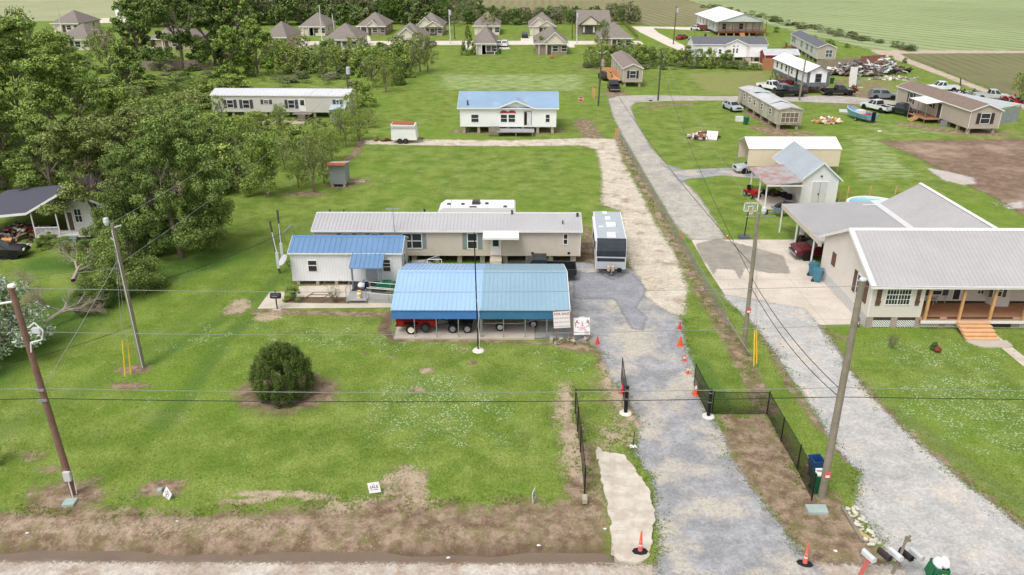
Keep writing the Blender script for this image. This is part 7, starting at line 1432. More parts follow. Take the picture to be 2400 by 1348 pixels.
# ------------------------------------------------------------------ poles, wires, fences
PW1 = M('grey_pole_wood', (140, 132, 116), .9, .22, 1.5, stain=.35, staincol=(100, 104, 84)); PW2 = M('brown_pole_wood', (128, 100, 88), .85, .28, 1.5, stain=.5, staincol=(92, 62, 54)); PW3 = M('dark_pole_wood', (92, 84, 76), .9, .2); PWW = M('pale_street_pole', (206, 204, 198), .6, .05)
def pole(px, py, top, tpx, label, mat=PW1, r=.14, r1=.1, h=None, name='utility_pole', group='utility poles'):
    x, y = at(px, py); h = h or HT(px, py, top); t = Th(name, label, 'utility pole', x, y, 0, group); g = ray(tpx, top); tt = y / g.y; tx = g.x * tt
    b = MB(); b.tube((0, 0, -.1), (tx - x, 0, h), r, mat, r1, 10); b.build('pole', t, smooth=False); t.h = h; t.tx = tx - x; t.top = Vector((tx, y, h)); t.at = lambda z: Vector((x + (tx - x) * z / h, y, z)); return t
def can(t, z, side=.25, r=.17, h=.7, mat=M('transformer_grey', (192, 196, 200), .5, .05), y=-.1, name='transformer'):
    p = t.at(z) - t.o; b = MB(); b.lathe([(0, 0), (r, 0), (r, h * .9), (r * .8, h), (0, h)], mat, 10, (p.x + side, y, z)); b.tube((p.x + side, y, z + h), (p.x + side, y, z + h + .2), .03, mat); b.build(name, t)
LAMPM = M('lamp_grey', (206, 210, 212), .4, .05)
A1 = pole(173, 1158, 672, 25, 'brown leaning utility pole with grey meter box at the left front', PW2, .17, .13)
A2 = pole(1925, 1166, 657, 2021, 'thick weathered utility pole beside the green and blue bins', PW1, .19, .14)
A3 = pole(335, 860, 523, 262, 'grey utility pole with lamp left of the lawn, guyed to yellow markers', PW1, .16, .12)
A4 = pole(1743, 816, 500, 1777, 'weathered utility pole with lamp and red tag by the concrete drive', PW1, .15, .12)
p = A1.at(1.3) - A1.o; b = MB(); b.box(p.x - .05, p.x + .28, -.32, -.16, 1.0, 1.5, M('meter_grey', (200, 202, 200))); b.build('meter_box', A1)
b = MB(); b.tube((.1, -.28, 0), (p.x + .1, -.24, 1.0), .03, WHITE); b.tube((.22, -.1, .1), (p.x + .32, -.12, 1.1), .025, WHITE); b.build('conduit', A1)
p = A1.at(8.2) - A1.o; b = MB(); b.path([(p.x + .1, -.1, 8.0), (p.x + .2, -.1, 8.5), (p.x + .75, -.1, 8.65), (p.x + .9, -.1, 9.1), (p.x + .6, -.1, 9.5), (p.x + .35, -.1, 9.3)], .035, WHITE); b.box(p.x + .45, p.x + .8, -.2, 0, 9.0, 9.25, LAMPM); b.build('bracket', A1)
p = A1.at(10.7) - A1.o; b = MB(); b.tube((p.x, 0, 10.5), (p.x - 1.6, .1, 10.2), .05, WHITE); b.blob((p.x + .03, 0, 11.25), (.2, .16, .1), WHITE, 2, .1); b.build('insulator_arm', A1)
for z in (6.05, 5.5): p = A1.at(z) - A1.o; b = MB(); b.box(p.x - .2, p.x + .2, -.22, -.12, z - .05, z + .05, GALV); b.build('clamp', A1)
for t, z, sd in ((A3, A3.h - .1, -.25), (A4, A4.h - .0, .3)):
    p = t.at(z) - t.o; b = MB(); b.lathe([(0, 0), (.1, 0), (.17, .2), (.15, .45), (0, .5)], LAMPM, 10, (p.x + sd, -.12, z)); b.build('lamp', t)
b = MB(); p = A3.at(A3.h - .3) - A3.o; b.tube((p.x, 0, p.z), (p.x + .6, -.1, p.z + .2), .04, LAMPM); b.tube((p.x - .2, -.1, p.z - .6), (p.x + .1, 0, p.z - 1.0), .04, LAMPM); b.build('bracket', A3)
b = MB(); b.tube((.05, -.16, 0), (A3.tx + .0, -.16, A3.h - .4), .022, WHITE); b.build('conduit', A3)
b = MB(); p = A4.at(A4.h - .2) - A4.o; b.tube((p.x, -.05, p.z), (p.x + 1.1, -.1, p.z + .05), .03, GALV); b.tube((p.x - .05, 0, p.z), (p.x - .8, 0, p.z - .02), .03, GALV); b.build('bracket', A4)
for t, z, c in ((A4, 2.9, (200, 90, 84)), (A2, 1.5, (206, 100, 100))): p = t.at(z) - t.o; b = MB(); b.box(p.x - .14, p.x + .14, -.24, -.19, z - .18, z + .16, M('tag_%d' % c[0], c, .6, .1)); b.box(p.x - .1, p.x + .1, -.245, -.2401, z - .14, z + .0, WHITE); b.build('tag', t)
p = A2.at(A2.h) - A2.o; b = MB(); b.blob((p.x, -.05, p.z + .05), (.16, .14, .12), LAMPM, 3, .1); b.build('pole_cap', A2)
F_ = [(755, 97, 12, 748, 'white lower pole on the back street before the cream hip roofed house', PWW), (785, 80, 32, 778, 'small grey pole behind the cream hip roofed house', PWW), (1056, 104, 22, 1052, 'white street pole with transformer left of the dark conifer', PWW), (1066, 92, 34, 1063, 'thin dark pole just right of the white transformer pole', PW3), (1352, 103, 34, 1352, 'white street pole left of the brown brick long ridge house', PWW), (1341, 92, 15, 1342, 'thin dark pole left of the white street pole', PW3), (1578, 104, 15, 1586, 'tall pole with transformer beside the pale farm lane', PW3), (1542, 236, 120, 1551, 'dark wooden pole standing in grass beside the lane bend', PW3), (1402, 248, 120, 1411, 'dark pole with rusty transformer near the red stop sign', PW3), (146, 78, 12, 134, 'white lower pole before the top left brown roofed house', PWW), (823, 268, 168, 811, 'dark pole with grey transformer at the right end of the long pale home', PW3), (808, 250, 206, 805, 'short dark pole with cable bracket on the long pale home front', PW3), (1097, 311, 235, 1096, 'black pole standing before the blue roofed white house', PW3), (1873, 236, 128, 1890, 'utility pole in front of the white home with grey corners', PW1), (1846, 200, 155, 1850, 'short pole against the long wall of the white home', PW1), (2250, 214, 183, 2252, 'short dark post rising behind the brown shingle roof', PW3), (1809, 182, 152, 1812, 'short pole at the far corner of the white home', PW1), (1803, 212, 183, 1806, 'thin post left of the small red car', PW3)]
PF = [pole(*f[:5], mat=f[5], r=.16, r1=.12, group='utility poles far back') for f in F_]
for i, z, sd, m_ in ((2, 7.6, .3, 0), (6, 8.2, .35, 0), (8, 6.5, .3, 1), (10, 6.3, .35, 0), (4, 6.8, .2, 0)):
    t = PF[i]; can(t, z, sd, .32 if i != 8 else .28, 1.1, M('rusty_transformer', (176, 150, 142)) if m_ else M('transformer_grey', 0))
p = PF[8].at(8.6) - PF[8].o; b = MB(); b.path([(p.x - .9, 0, 8.9), (p.x, 0, 8.5), (p.x + .9, 0, 8.9)], .05, LAMPM); b.build('crossarm', PF[8])
def wire(name, label, A, B_, sag, r=.013, mat=None, n=18, grp='overhead wires', extra=None):
    A, B_ = Vector(A), Vector(B_); pts = [A.lerp(B_, i / n) - Vector((0, 0, sag * 4 * (i / n) * (1 - i / n))) for i in range(n + 1)]
    b = MB(); b.path([p - A for p in pts], r, mat or WIRE, 4); return single(b, name, label, 'wire', A, group=grp)
WIRE = M('aluminium_wire', (150, 150, 146), .6, .1); WIREK = M('black_cable', (52, 52, 54), .6, .1)
def span(zl, zr, nm, lab, mat, r, sag=.35):
    a, c = A1.at(zl), A2.at(zr); d = (c - a)
    pts = []
    for k, (p, q) in enumerate(((a - d * 1.0, a), (a, c), (c, c + d * 1.0))):
        pts += [p.lerp(q, i / 14) - Vector((0, 0, sag * 4 * (i / 14) * (1 - i / 14))) for i in range(15)]
    b = MB(); b.path([p - a for p in pts], r, mat, 4); single(b, nm, lab, 'wire', a, group='wires along the road')
span(11.15, 11.35, 'power_line', 'topmost thin pale wire along the road between the front poles', WIRE, .012, .25)
span(9.0, 9.45, 'power_line', 'second thin pale wire along the road below the topmost', WIRE, .012, .3)
span(6.05, 6.25, 'telephone_cable', 'pale upper cable of the low pair along the road', WIRE, .015, .25)
span(5.5, 5.75, 'telephone_cable', 'dark lower cable of the low pair along the road', WIREK, .018, .22)
wire('service_cable', 'black cable from the thick front pole to the pole with lamp', A2.at(6.1), A4.at(5.2), .5, .02, WIREK); wire('service_cable', 'second black cable from the thick front pole toward the lane', A2.at(5.7), A4.at(4.6), .6, .02, WIREK)
wire('service_cable', 'cable pair following the lane toward the pole by the stop sign', A4.at(6.0), PF[8].at(6.5), 1.2, .02, WIREK); wire('service_cable', 'lower cable following the lane toward the pole in the grass', A4.at(5.2), PF[7].at(6.5), 1.4, .02, WIREK)
wire('service_cable', 'thin wire from the lamp pole to the attached carport roof', A4.top, (24.6, 61, 3.4), .4, .012); wire('service_cable', 'thin wire from the lamp pole up to the grass pole', A4.top, PF[7].top, 1.0, .012)
wire('service_cable', 'thin wire from the grey left pole to the transformer pole of the long pale home', A3.top, PF[10].at(8), 1.0, .014); wire('service_cable', 'lower wire from the grey left pole across the trees', A3.at(7.2), PF[10].at(6.5), 1.4, .014)
wire('service_cable', 'wire from the brown leaning pole to the grey left pole', A1.at(6.0), A3.at(7.6), .1, .014); wire('service_cable', 'wire from the grey left pole to the small white building service post', A3.at(5.4), (-19.0, 60, 3.6), .3, .018, WIREK)
wire('service_cable', 'wire crossing from the left edge to the grey pole', A3.at(6.9), A3.at(6.9) + Vector((-26, -6, 1)), .6, .014); wire('service_cable', 'dark cable from the grey pole toward the bottom left', A3.at(3.0), A1.at(5.5) + Vector((-6, 2, 0)), .3, .014, WIREK)
wire('service_cable', 'dark wire joining the two back street poles left of the conifer', PF[2].top, PF[4].top, .6, .02, WIREK)
# service posts by the small building
for px, py, tp, tx, lab, h_ in ((656, 640, 518, 632, 'tall thin grey service post left of the small white building', 0), (662, 617, 493, 650, 'grey service post with meter boxes left of the small white building', 0)):
    t = pole(px, py, tp, tx, lab, PW3 if not h_ else PW1, .1, .08, name='service_post', group='service posts by the small white building'); p = t.at(1.4) - t.o
    b = MB(); b.box(p.x - .02, p.x + .22, -.25, -.1, .5, 1.9, M('meter_grey', 0)); b.build('meter_box', t); b = MB(); b.tube((p.x + .08, -.15, 1.9), ((t.at(3.6) - t.o).x + .05, -.12, 3.6), .04, WHITE); b.build('conduit', t)
x, y = at(688, 628); t = Th('clothes_frame', 'tilted grey frame with thin guy wires behind the small white building', 'frame', x, y); b = MB(); p0, p1 = G(662, 547, 2.2), G(684, 527, 2.6); o_ = t.o; b.tube(p0 - o_, p1 - o_, .07, GALV); b.tube(p0 - o_, G(675, 578, 0) - o_, .012, WIREK); b.tube(p1 - o_, G(698, 560, 0) - o_, .012, WIREK); b.build('frame', t)
# flag pole
x, y = at(1121, 822); t = Th('black_pole', 'slim black pole with white base before the blue and teal carports', 'pole', x, y, group=None); h = HT(1121, 822, 545)
b = MB(); b.tube((0, 0, 0), (-.12, 0, h), .05, BLACK, .035, 8); b.build('pole', t); b = MB(); b.lathe([(0, 0), (.42, 0), (.36, .08), (.1, .14), (0, .14)], M('white_base', (222, 214, 204), .9, .1), 10); b.build('foot', t)
b = MB(); b.path([(.05, -.04, .3), (.12, -.05, 1.0), (.02, -.05, 1.9), (.1, -.05, 2.6), (-.02, -.04, 3.8)], .018, WHITE); b.build('rope', t)
# guy markers
def guy(px, py, top, label, pole_, ztop, colr=(226, 186, 60)):
    GY_ = M('yellow_guard', colr, .5, .08)
    for i, d in enumerate((-.12, .14)):
        x, y = at(px, py); t = Th('guy_guard', label[i], 'guy guard', x + d, y + i * .25, 0, 'yellow guy wire guards'); tp = pole_.at(ztop); d3 = (tp - Vector((x + d, y, 0))).normalized(); b = MB(); b.tube(d3 * .3, d3 * 2.6, .045, GY_, n=8); b.build('guard', t); b = MB(); b.tube((0, 0, -.05), tp - t.o, .011, WIRE, n=4); b.build('guy_wire', t)
guy(299, 893, 800, ('left yellow guard of the pair below the grey left pole', 'right yellow guard of the pair below the grey left pole'), A3, A3.h - .5)
guy(1771, 868, 780, ('left yellow guard of the pair below the lamp pole', 'right yellow guard of the pair below the lamp pole'), A4, A4.h - .6)
# chain link
def linkmat(name, col, sp, wdt):
    s = NT(name); o = s.co(); u = s.sep(o, 0); z = s.sep(o, 2); a = s.math('LESS_THAN', s.math('FRACT', s.math('DIVIDE', s.math('ADD', u, z), sp)), wdt); c = s.math('LESS_THAN', s.math('FRACT', s.math('DIVIDE', s.math('SUBTRACT', u, z), sp)), wdt)
    s.fin(lin(col), .5, .3); s.alpha(s.math('MAXIMUM', a, c)); return s.m
LKB = linkmat('black_chain_link', (30, 30, 32), .07, .2); LKG = linkmat('grey_chain_link', (150, 152, 152), .1, .07); BLKV = M('black_vinyl', (28, 28, 30), .5, .15)
def fence(name, label, pts, h, mat, pm, pr=.03, spacing=2.4, rail=True, mr=.018):
    a0 = pts[0]; t = Th(name, label, 'fence', a0[0], a0[1]); prev = None
    for a, c in zip(pts, pts[1:]):
        d = Vector((c[0] - a[0], c[1] - a[1], 0)); L = d.length; n = max(1, round(L / spacing)); rt = math.atan2(d.y, d.x)
        b = MB(); b.box(0, L, -.004, .004, .03, h, mat); o = b.build('mesh', t); o.location = (a[0] - a0[0], a[1] - a0[1], 0); o.rotation_euler = (0, 0, rt)
        if rail: b = MB(); b.tube((0, 0, h), (L, 0, h), mr, pm); o = b.build('top_rail', t); o.location = (a[0] - a0[0], a[1] - a0[1], 0); o.rotation_euler = (0, 0, rt)
        for i in range(n + 1):
            if i == 0 and prev: continue
            p = Vector(a0 + (0,)) * 0; x = a[0] - a0[0] + d.x * i / n; y = a[1] - a0[1] + d.y * i / n; b = MB(); b.tube((x, y, 0), (x, y, h + .04), pr, pm); b.lathe([(0, h + .1), (pr * 1.2, h + .05), (pr * 1.2, h + .04)], pm, 6, (x, y, 0)); b.build('post', t)
        prev = True
    return t
P2 = lambda px, py: tuple(G(px, py)[:2])
fence('black_fence', 'black chain link fence along the left of the gravel mouth', [P2(1370, 1160), P2(1360, 1060), P2(1348, 968), P2(1350, 967)][:3], 1.55, LKB, BLKV, .035)
fence('black_fence', 'black chain link fence turning the corner to the green and blue bins', [P2(1668, 972), P2(1797, 972), P2(1830, 1035), P2(1868, 1102), P2(1902, 1172)], 1.5, LKB, BLKV, .035, 2.6)
b = MB(); a_, c_ = G(1348, 968), G(1462, 968); b.tube((0, 0, 1.55), (c_.x - a_.x, 0, 1.55), .025, BLKV); single(b, 'fence_rail', 'single black top rail between left fence and gate post', 'rail', a_)
def gate(px, py, pa, ht, label, hp, slab):
    x, y = at(px, py); t = Th('gate', label, 'gate', x, y, 0, 'black driveway gates'); b = MB(); b.tube((0, 0, 0), (.0, 0, hp), .11, BLKV, n=10); b.lathe([(0, hp + .1), (.12, hp + .03), (.12, hp)], BLKV, 10); b.build('gate_post', t)
    for z in (hp * .55, hp * .9): b = MB(); b.lathe([(.112, z), (.122, z), (.122, z + .05), (.112, z + .05)], GALV, 10); b.build('hinge_band', t)
    e = Vector((pa[0] - x, pa[1] - y, 0)); L = e.length; rt = math.atan2(e.y, e.x); b = MB(); b.box(0.15, L, -.005, .005, .1, ht, LKB); o = b.build('mesh', t); o.rotation_euler = (0, 0, rt)
    b = MB(); b.path([(.15, 0, .1), (L, 0, .1), (L, 0, ht), (.15, 0, ht), (.15, 0, .1)], .025, BLKV); b.tube((.15, 0, ht * .5), (L, 0, ht * .5), .02, BLKV); o = b.build('gate_frame', t); o.rotation_euler = (0, 0, rt)
    b = MB(); b.lathe([(0, .0), (.38, 0), (.32, .07), (0, .08)], M('white_base', 0), 9); b.build('foot', t)
gate(1466, 968, (G(1470, 968).x + .1, G(1470, 895).y + .2), 1.6, 'left black gate leaf swung open beside its concrete footed post', 1.75, 0)
gate(1660, 976, (G(1642, 935).x - .1, G(1642, 905).y), 1.55, 'right black gate leaf swung open beside its concrete footed post', 1.75, 0)
fl = [P2(1447, 322), P2(1478, 375), P2(1520, 450), P2(1562, 525), P2(1605, 600), P2(1650, 680), P2(1700, 765)]
fence('galvanised_fence', 'thin galvanised chain link fence between the limestone drive and the lane', fl, 1.25, LKG, GALV, .028, 2.6)
b = MB(); a_, c_ = G(1700, 742, .9), G(1757, 828, .3); b.tube((0, 0, 0), c_ - a_, .06, WOODG); single(b, 'leaning_rail', 'weathered rail slanting down beside the lamp pole', 'rail', a_)
for i, (px, py, tp, lab) in enumerate(((1388, 228, 204, 'left wooden stake right of the stop sign'), (1391, 230, 206, 'middle wooden stake right of the stop sign'), (1393, 231, 207, 'right wooden stake right of the stop sign'), (1443, 322, 300, 'left timber stake where the limestone drive meets the lane'), (1448, 324, 299, 'right timber stake where the limestone drive meets the lane'))):
    x, y = at(px, py); b = MB(); b.box(-.07, .07, -.07, .07, 0, HT(px, py, tp), TIMBER); single(b, 'wooden_stake', lab, 'stake', (x, y, 0), group='wooden stakes')
x, y = at(1361, 248); t = Th('stop_sign', 'red octagonal STOP sign in grass right of the blue roofed house', 'stop sign', x, y); b = MB(); b.tube((0, 0, 0), (0, 0, 1.6), .04, GALV); b.build('post', t)
b = MB(); o8 = [(.46 * math.cos(R(22.5 + 45 * i)), 1.15 + .46 * math.sin(R(22.5 + 45 * i))) for i in range(8)]; b.ext(o8, -.06, -.045, WHITE, 'y'); b.ext([(x * .92, 1.15 + (z - 1.15) * .92) for x, z in o8], -.065, -.0601, M('stop_red', (206, 46, 56), .5, .05), 'y'); b.build('plate', t)
meshtext('STOP', .36, WHITE, t, Matrix(((1, 0, 0, 0), (0, 0, -1, -.066), (0, 1, 0, 1.03), (0, 0, 0, 1))))
for px, py, tp in ():
    pass
# board fence and red shed far right
BF = M('grey_board_fence', (164, 148, 136), .9, .12, 1, lines=('X', .3), dark=.75); a_, c_ = G(1916, 162), G(2072, 152); L = (c_ - a_).length
t = Th('board_fence', 'weathered board fence behind the scrap heaps', 'fence', a_.x, a_.y, math.atan2(c_.y - a_.y, c_.x - a_.x)); b = MB(); b.box(0, L * .62, 0, .08, 0, 1.9, BF); b.build('boards', t); b = MB(); b.box(L * .62 + .01, L, 0, .08, 0, 2.2, M('red_brown_fence', (150, 104, 90), .9, .15, 1, lines=('X', .3), dark=.75)); b.build('boards', t, 'red brown boards')
a_ = G(1791, 152); RW = M('red_shed_wall', (140, 62, 50), .8, .12, 1, lines=('X', .25), dark=.75); t = Th('red_shed', 'red board shed with grey roof left of the white home', 'shed', a_.x, a_.y); gable(t, 7.5, 4, 0, 2.3, 3.2, RW, M('light_grey_roof', (190, 190, 194)), .25, 0)
a_ = G(1785, 164); t = Th('board_fence', 'orange brown board fence beside the red shed', 'fence', a_.x, a_.y); b = MB(); b.box(0, 3.2, 0, .08, 0, 2.4, M('orange_boards', (176, 122, 90), .9, .12, 1, lines=('Z', .3), dark=.7)); b.build('boards', t)
a_, c_ = G(318, 166), G(500, 160); t = Th('board_fence', 'grey board fence under the big dark trees at top left', 'fence', a_.x, a_.y, math.atan2(c_.y - a_.y, c_.x - a_.x)); b = MB(); b.box(0, (c_ - a_).length, 0, .08, 0, 1.9, BF); b.build('boards', t)
x, y = at(1887, 196); t = Th('white_slide', 'tall white curved sheet standing behind the muddy black pickup', 'sheet', G(1998, 206).x, G(1998, 206).y); b = MB(); b.ext([(-.7, .2), (.2, 0), (2.0, 0), (2.0, .1), (.5, .15), (.55, .9), (.45, 3.8), (-.9, 3.9), (-.9, 1.6)], 0, .15, WHITE, 'y'); b.build('sheet', t)
# bins, boat, trailers, lids, mailboxes, signs
bin_(1908, 1118, 5, (40, 78, 128), 'blue open wheelie bin with cardboard behind the green one', False, 'bins by the thick front pole', h=1.15)
t = bin_(1914, 1152, 8, (30, 104, 66), 'green open wheelie bin with white and red rubbish by the thick pole', False, 'bins by the thick front pole', h=1.15)
b = MB(); b.box(-.22, .12, -.3, .1, 1.1, 1.2, WHITE); b.box(.05, .3, -.38, -.05, 1.15, 1.24, RED); b.box(-.15, .2, 0, .28, 1.12, 1.2, WHITE); single(b, 'rubbish', 'white and red packaging on top of the green bin', 'rubbish', t.e.location)
x, y = at(1897, 1110); b = MB(); b.box(-.3, .35, -.1, .05, .0, .55, M('cardboard', (186, 146, 100))); single(b, 'cardboard_box', 'flattened cardboard between blue and green bins', 'cardboard', (x, y, 0))
t = bin_(2192, 1372, -12, (30, 112, 72), 'green wheelie bin stuffed with white bags at the bottom right', False, None, h=1.12)
b = MB(); b.T = Matrix.Translation((-.36, 0, .75)) @ Matrix.Rotation(R(14), 4, 'Y'); b.box(-.05, .0, -.28, .32, -.25, .42, M('bin_30_112_72', 0)); b.build('lid', t)
b = MB(); b.box(-.02, .16, -.372, -.366, .84, .95, M('yellow_label', (220, 200, 90))); b.build('label', t)
b = MB(); b.blob((-.12, .02, 1.2), (.2, .26, .3), M('bag_white', (244, 240, 242), .35, .05), 21, .14, 10, 8); b.blob((.15, .02, 1.2), (.19, .28, .28), M('bag_white', 0), 22, .14, 10, 8); b.blob((0, .2, 1.22), (.12, .08, .12), M('yellow_label', 0), 23, .2)
o = single(b, 'rubbish_bags', 'white rubbish bags bulging from the bottom right green bin', 'rubbish bags', t.e.location, smooth=True)
def mailbox(x, y, z, rot, colr, label, open_=False):
    t = Th('mailbox', label, 'mailbox', x, y, rot, 'mailboxes at the shared post', z); m_ = M('mail_%d_%d' % (colr[0], colr[2]), colr, .4, .1); pr = [(-.085, 0), (.085, 0), (.085, .12)] + [(.085 * math.cos(a), .12 + .085 * math.sin(a)) for a in [i * math.pi / 8 for i in range(1, 8)]] + [(-.085, .12)]
    b = MB(); b.ext(pr, -.26, .24, m_, 'y'); b.build('box', t); b = MB(); b.ext([(a * 1.04, c * 1.02) for a, c in pr], -.275, -.261, BLACK if open_ else m_, 'y'); b.build('door', t); t.e.scale = (1.25,) * 3  # open boxes get a black front plate painted as their shaded inside
x0, y0 = at(2090, 1345); WDR = R(22)
t = Th('mailbox_post', 'forked weathered timber post and rail holding four mailboxes', 'post', x0, y0); b = MB(); b.tube((-.0, 0, -.2), (.18, 0, 1.0), .07, WOODG, n=6); b.tube((.18, 0, 1.0), (.28, .05, 2.0), .06, WOODG, n=6); b.tube((.26, 0, 1.7), (.42, .05, 2.05), .05, WOODG); b.tube((.3, .05, 1.8), (.5, .1, 1.75), .06, WOODG); b.build('post', t)
b = MB(); b.box(-.85, 1.15, -.08, .08, .88, .93, WOODG); b.build('rail', t); b = MB(); b.tube((-.55, 0, .88), (.05, 0, .45), .03, WOODG); b.build('brace', t)
for dx, c, lab, op in ((-.5, (62, 54, 54), 'dark open mailbox at the left end of the shared rail', True), (-.02, (214, 216, 220), 'white mailbox left of the forked post', False), (.42, (46, 42, 44), 'black mailbox right of the forked post', True), (.88, (196, 198, 200), 'grey mailbox at the right end of the shared rail', False)): mailbox(x0 + dx, y0 + .05, .94, WDR, c, lab, op)
x1_, y1_ = at(2014, 1352); t = Th('mailbox_post', 'slanting faded red post under the single grey white mailbox', 'post', x1_, y1_); b = MB(); b.T = Matrix.Rotation(R(12), 4, 'Y'); b.box(-.06, .06, -.06, .06, -.1, 1.02, M('faded_red_wood', (206, 108, 100), .8, .1)); b.build('post', t)
mailbox(x1_ + .22, y1_ + .05, 1.02, WDR, (208, 210, 212), 'grey white mailbox on the slanting red post')
def lid(px, py, w_, d_, label, rot=0):
    x, y = at(px, py); b = MB(); b.ext([(-w_ / 2, -d_ / 2), (w_ / 2, -d_ / 2), (w_ / 2 + .05, d_ / 2), (-w_ / 2 + .03, d_ / 2)], 0, .14, M('lid_green_grey', (164, 180, 174), .6, .1), 'z'); single(b, 'utility_cover', label, 'utility cover', (x, y, 0), R(rot), 'utility box lids')
lid(1913, 1197, .95, .6, 'green grey utility lid below the thick front pole'); lid(163, 1181, .55, .5, 'grey green utility lid below the brown leaning pole', 8); lid(374, 1152, .22, .25, 'tiny grey lid left of the tilted SALE sign', 15)
def yard(px, py, rot, tilt, label, edge=False):
    x, y = at(px, py); t = Th('yard_sign', label, 'sign', x, y, R(rot), 'small SALE signs along the front'); TL = Matrix.Translation((0, 0, .08)) @ Matrix.Rotation(R(tilt[1]), 4, 'Y') @ Matrix.Rotation(R(tilt[0]), 4, 'X'); b = MB(); b.T = TL; b.box(-.3, .3, -.01, .01, 0, .55, SIGNW); b.build('board', t)
    b = MB(); b.T = TL; [b.tube((x_, .02, -.15), (x_, .02, .5), .012, STEEL) for x_ in (-.15, .15)]; b.build('stake', t)
    for s, sz, z in (('FOR', .06, .44), ('SALE', .21, .25), ('BY OWNER', .075, .14)): meshtext(s, sz, M('navy_ink', (40, 44, 70)), t, TL @ Matrix(((1, 0, 0, 0), (0, 0, -1, -.012), (0, 1, 0, z), (0, 0, 0, 1))))
yard(399, 1172, -5, (-35, -62), 'SALE sign tipped on its side beside the tiny grey lid'); yard(880, 1158, -4, (-12, -12), 'upright SALE sign with slight left lean beside the bare soil'); yard(1252, 1176, 76, (-5, 4), 'SALE sign seen almost edge on near the black fence')
b = MB(); a_, c_ = G(1973, 1190), G(2022, 1273); d_ = c_ - a_; b.T = Matrix.Rotation(math.atan2(d_.y, d_.x), 4, 'Z'); b.box(0, d_.length, -.07, .07, .0, .12, WOODG); single(b, 'timber_beam', 'weathered timber beam lying along the white stones', 'beam', a_)
b = MB(); rg = random.Random(4)
for i in range(70): k = rg.random(); x_, y_ = (a_ + d_ * (k * 1.05)).xy; x_ += rg.uniform(.12, .75); s = rg.uniform(.05, .14); b.blob((x_ - a_.x, y_ - a_.y, s * .4), (s, s * .8, s * .6), M('white_stone', (206, 200, 190), .9, .15), i, .3, 6, 4)
tag(single(b, 'white_stones', 'scatter of white stones beside the timber beam', 'stones', a_), None, None, kind='stuff')
b = MB(); p = G(2022, 1256); b.T = Matrix.Rotation(R(-58), 4, 'Z'); b.box(-.3, .3, -.12, .12, .0, .09, M('tan_brickpiece', (196, 162, 112))); single(b, 'tan_block', 'tan slab lying on the white stones', 'slab', p)
# grey shed, white enclosed trailer
GSH = M('grey_shed_metal', (146, 150, 156), .7, .1, 1, lines=('X', .55), dark=1.4, duty=.05, stain=.15); a_, c_ = G(774, 432, .35), G(812, 431, .35)
t = Th('garden_shed', 'small grey metal shed on blocks with rusty front roof edge', 'shed', a_.x, a_.y); w_ = c_.x - a_.x
b = MB(); b.ext([(0, .35), (2.2, .35), (2.2, 2.3), (0, 2.7)], 0, w_, GSH); b.build('wall', t); b = MB(); b.ext([(.15, 2.70), (2.4, 2.28), (2.4, 2.34), (.15, 2.76)], -.1, w_ + .12, M('shed_roof', (192, 190, 190), .5, .1)); b.build('roof', t); b = MB(); b.ext([(-.45, 2.58), (.148, 2.70), (.148, 2.77), (-.45, 2.64)], -.16, w_ + .12, M('rusty_sheet', (164, 94, 62), .8, .3, 3)); b.build('roof_edge', t, 'rusty roof edge')
for x in (.1, w_ - .35):
    for y in (.05, 1.8): b = MB(); b.box(x, x + .25, y, y + .3, 0, .348, CONC); b.build('pier', t)
p = G(830, 428); b = MB(); [b.box(i * .32, i * .32 + .26, 0, .35, 0, .12, M('pale_paver', (196, 180, 164))) for i in range(4)]; single(b, 'pavers', 'row of pale pavers beside the small grey shed', 'pavers', p)
a_, c_ = G(921, 331, .35), G(972, 331, .35); w_ = c_.x - a_.x; t = Th('enclosed_trailer', 'white enclosed trailer with rusty ladder rack roof at the limestone drive end', 'trailer', a_.x, a_.y)
b = MB(); b.ext([(-.2, .5), (w_ + .3, .5), (w_ + .1, 2.5), (-.2, 2.6)], 0, 2.1, M('trailer_white', (236, 236, 236), .5, .05), 'y'); b.build('box', t); b = MB(); b.ext([(-.1, 2.60), (w_ - .1, 2.53), (w_ - .1, 2.6), (-.1, 2.67)], .1, 2.0, M('rusty_sheet', 0), 'y'); b.build('roof', t)
b = MB()
for z in (2.12, 2.35): b.tube((-.25, -.06, z), (w_ + .2, -.06, z), .03, GALV)
for i in range(9): x = -.1 + i * (w_ + .2) / 8; b.tube((x, -.06, 2.12), (x, -.06, 2.35), .02, GALV)
b.build('ladder', t); [wheel(t, x, y, .36, .22, STEEL) for x in (.95, 1.75) for y in (-.08, 2.1)]; b = MB(); b.tube((w_ + .2, .4, .5), (w_ + 1.2, 1.05, .5), .05, STEEL); b.tube((w_ + .2, 1.7, .5), (w_ + 1.2, 1.05, .5), .05, STEEL); b.tube((w_ + .9, 1.05, .0), (w_ + .9, 1.05, .7), .04, STEEL); b.build('hitch', t)
# plywood trailer by the tan home
a_ = G(1431, 197); PLY = M('plywood', (206, 158, 112), .8, .1); t = Th('plywood_trailer', 'open trailer with orange plywood sides before the narrow tan home', 'trailer', a_.x, a_.y, R(6)); b = MB(); b.box(0, 2.2, 0, 9, .6, .7, PLY); b.box(0, .1, 0, 9, .7, 1.9, PLY); b.box(2.1, 2.2, 0, 9, .7, 1.9, PLY); b.box(.1, 2.1, 8.9, 9, .7, 1.9, PLY); b.build('box', t); [wheel(t, x, y, .38, .22, ax='x') for x in (-.08, 2.28) for y in (4, 5)]
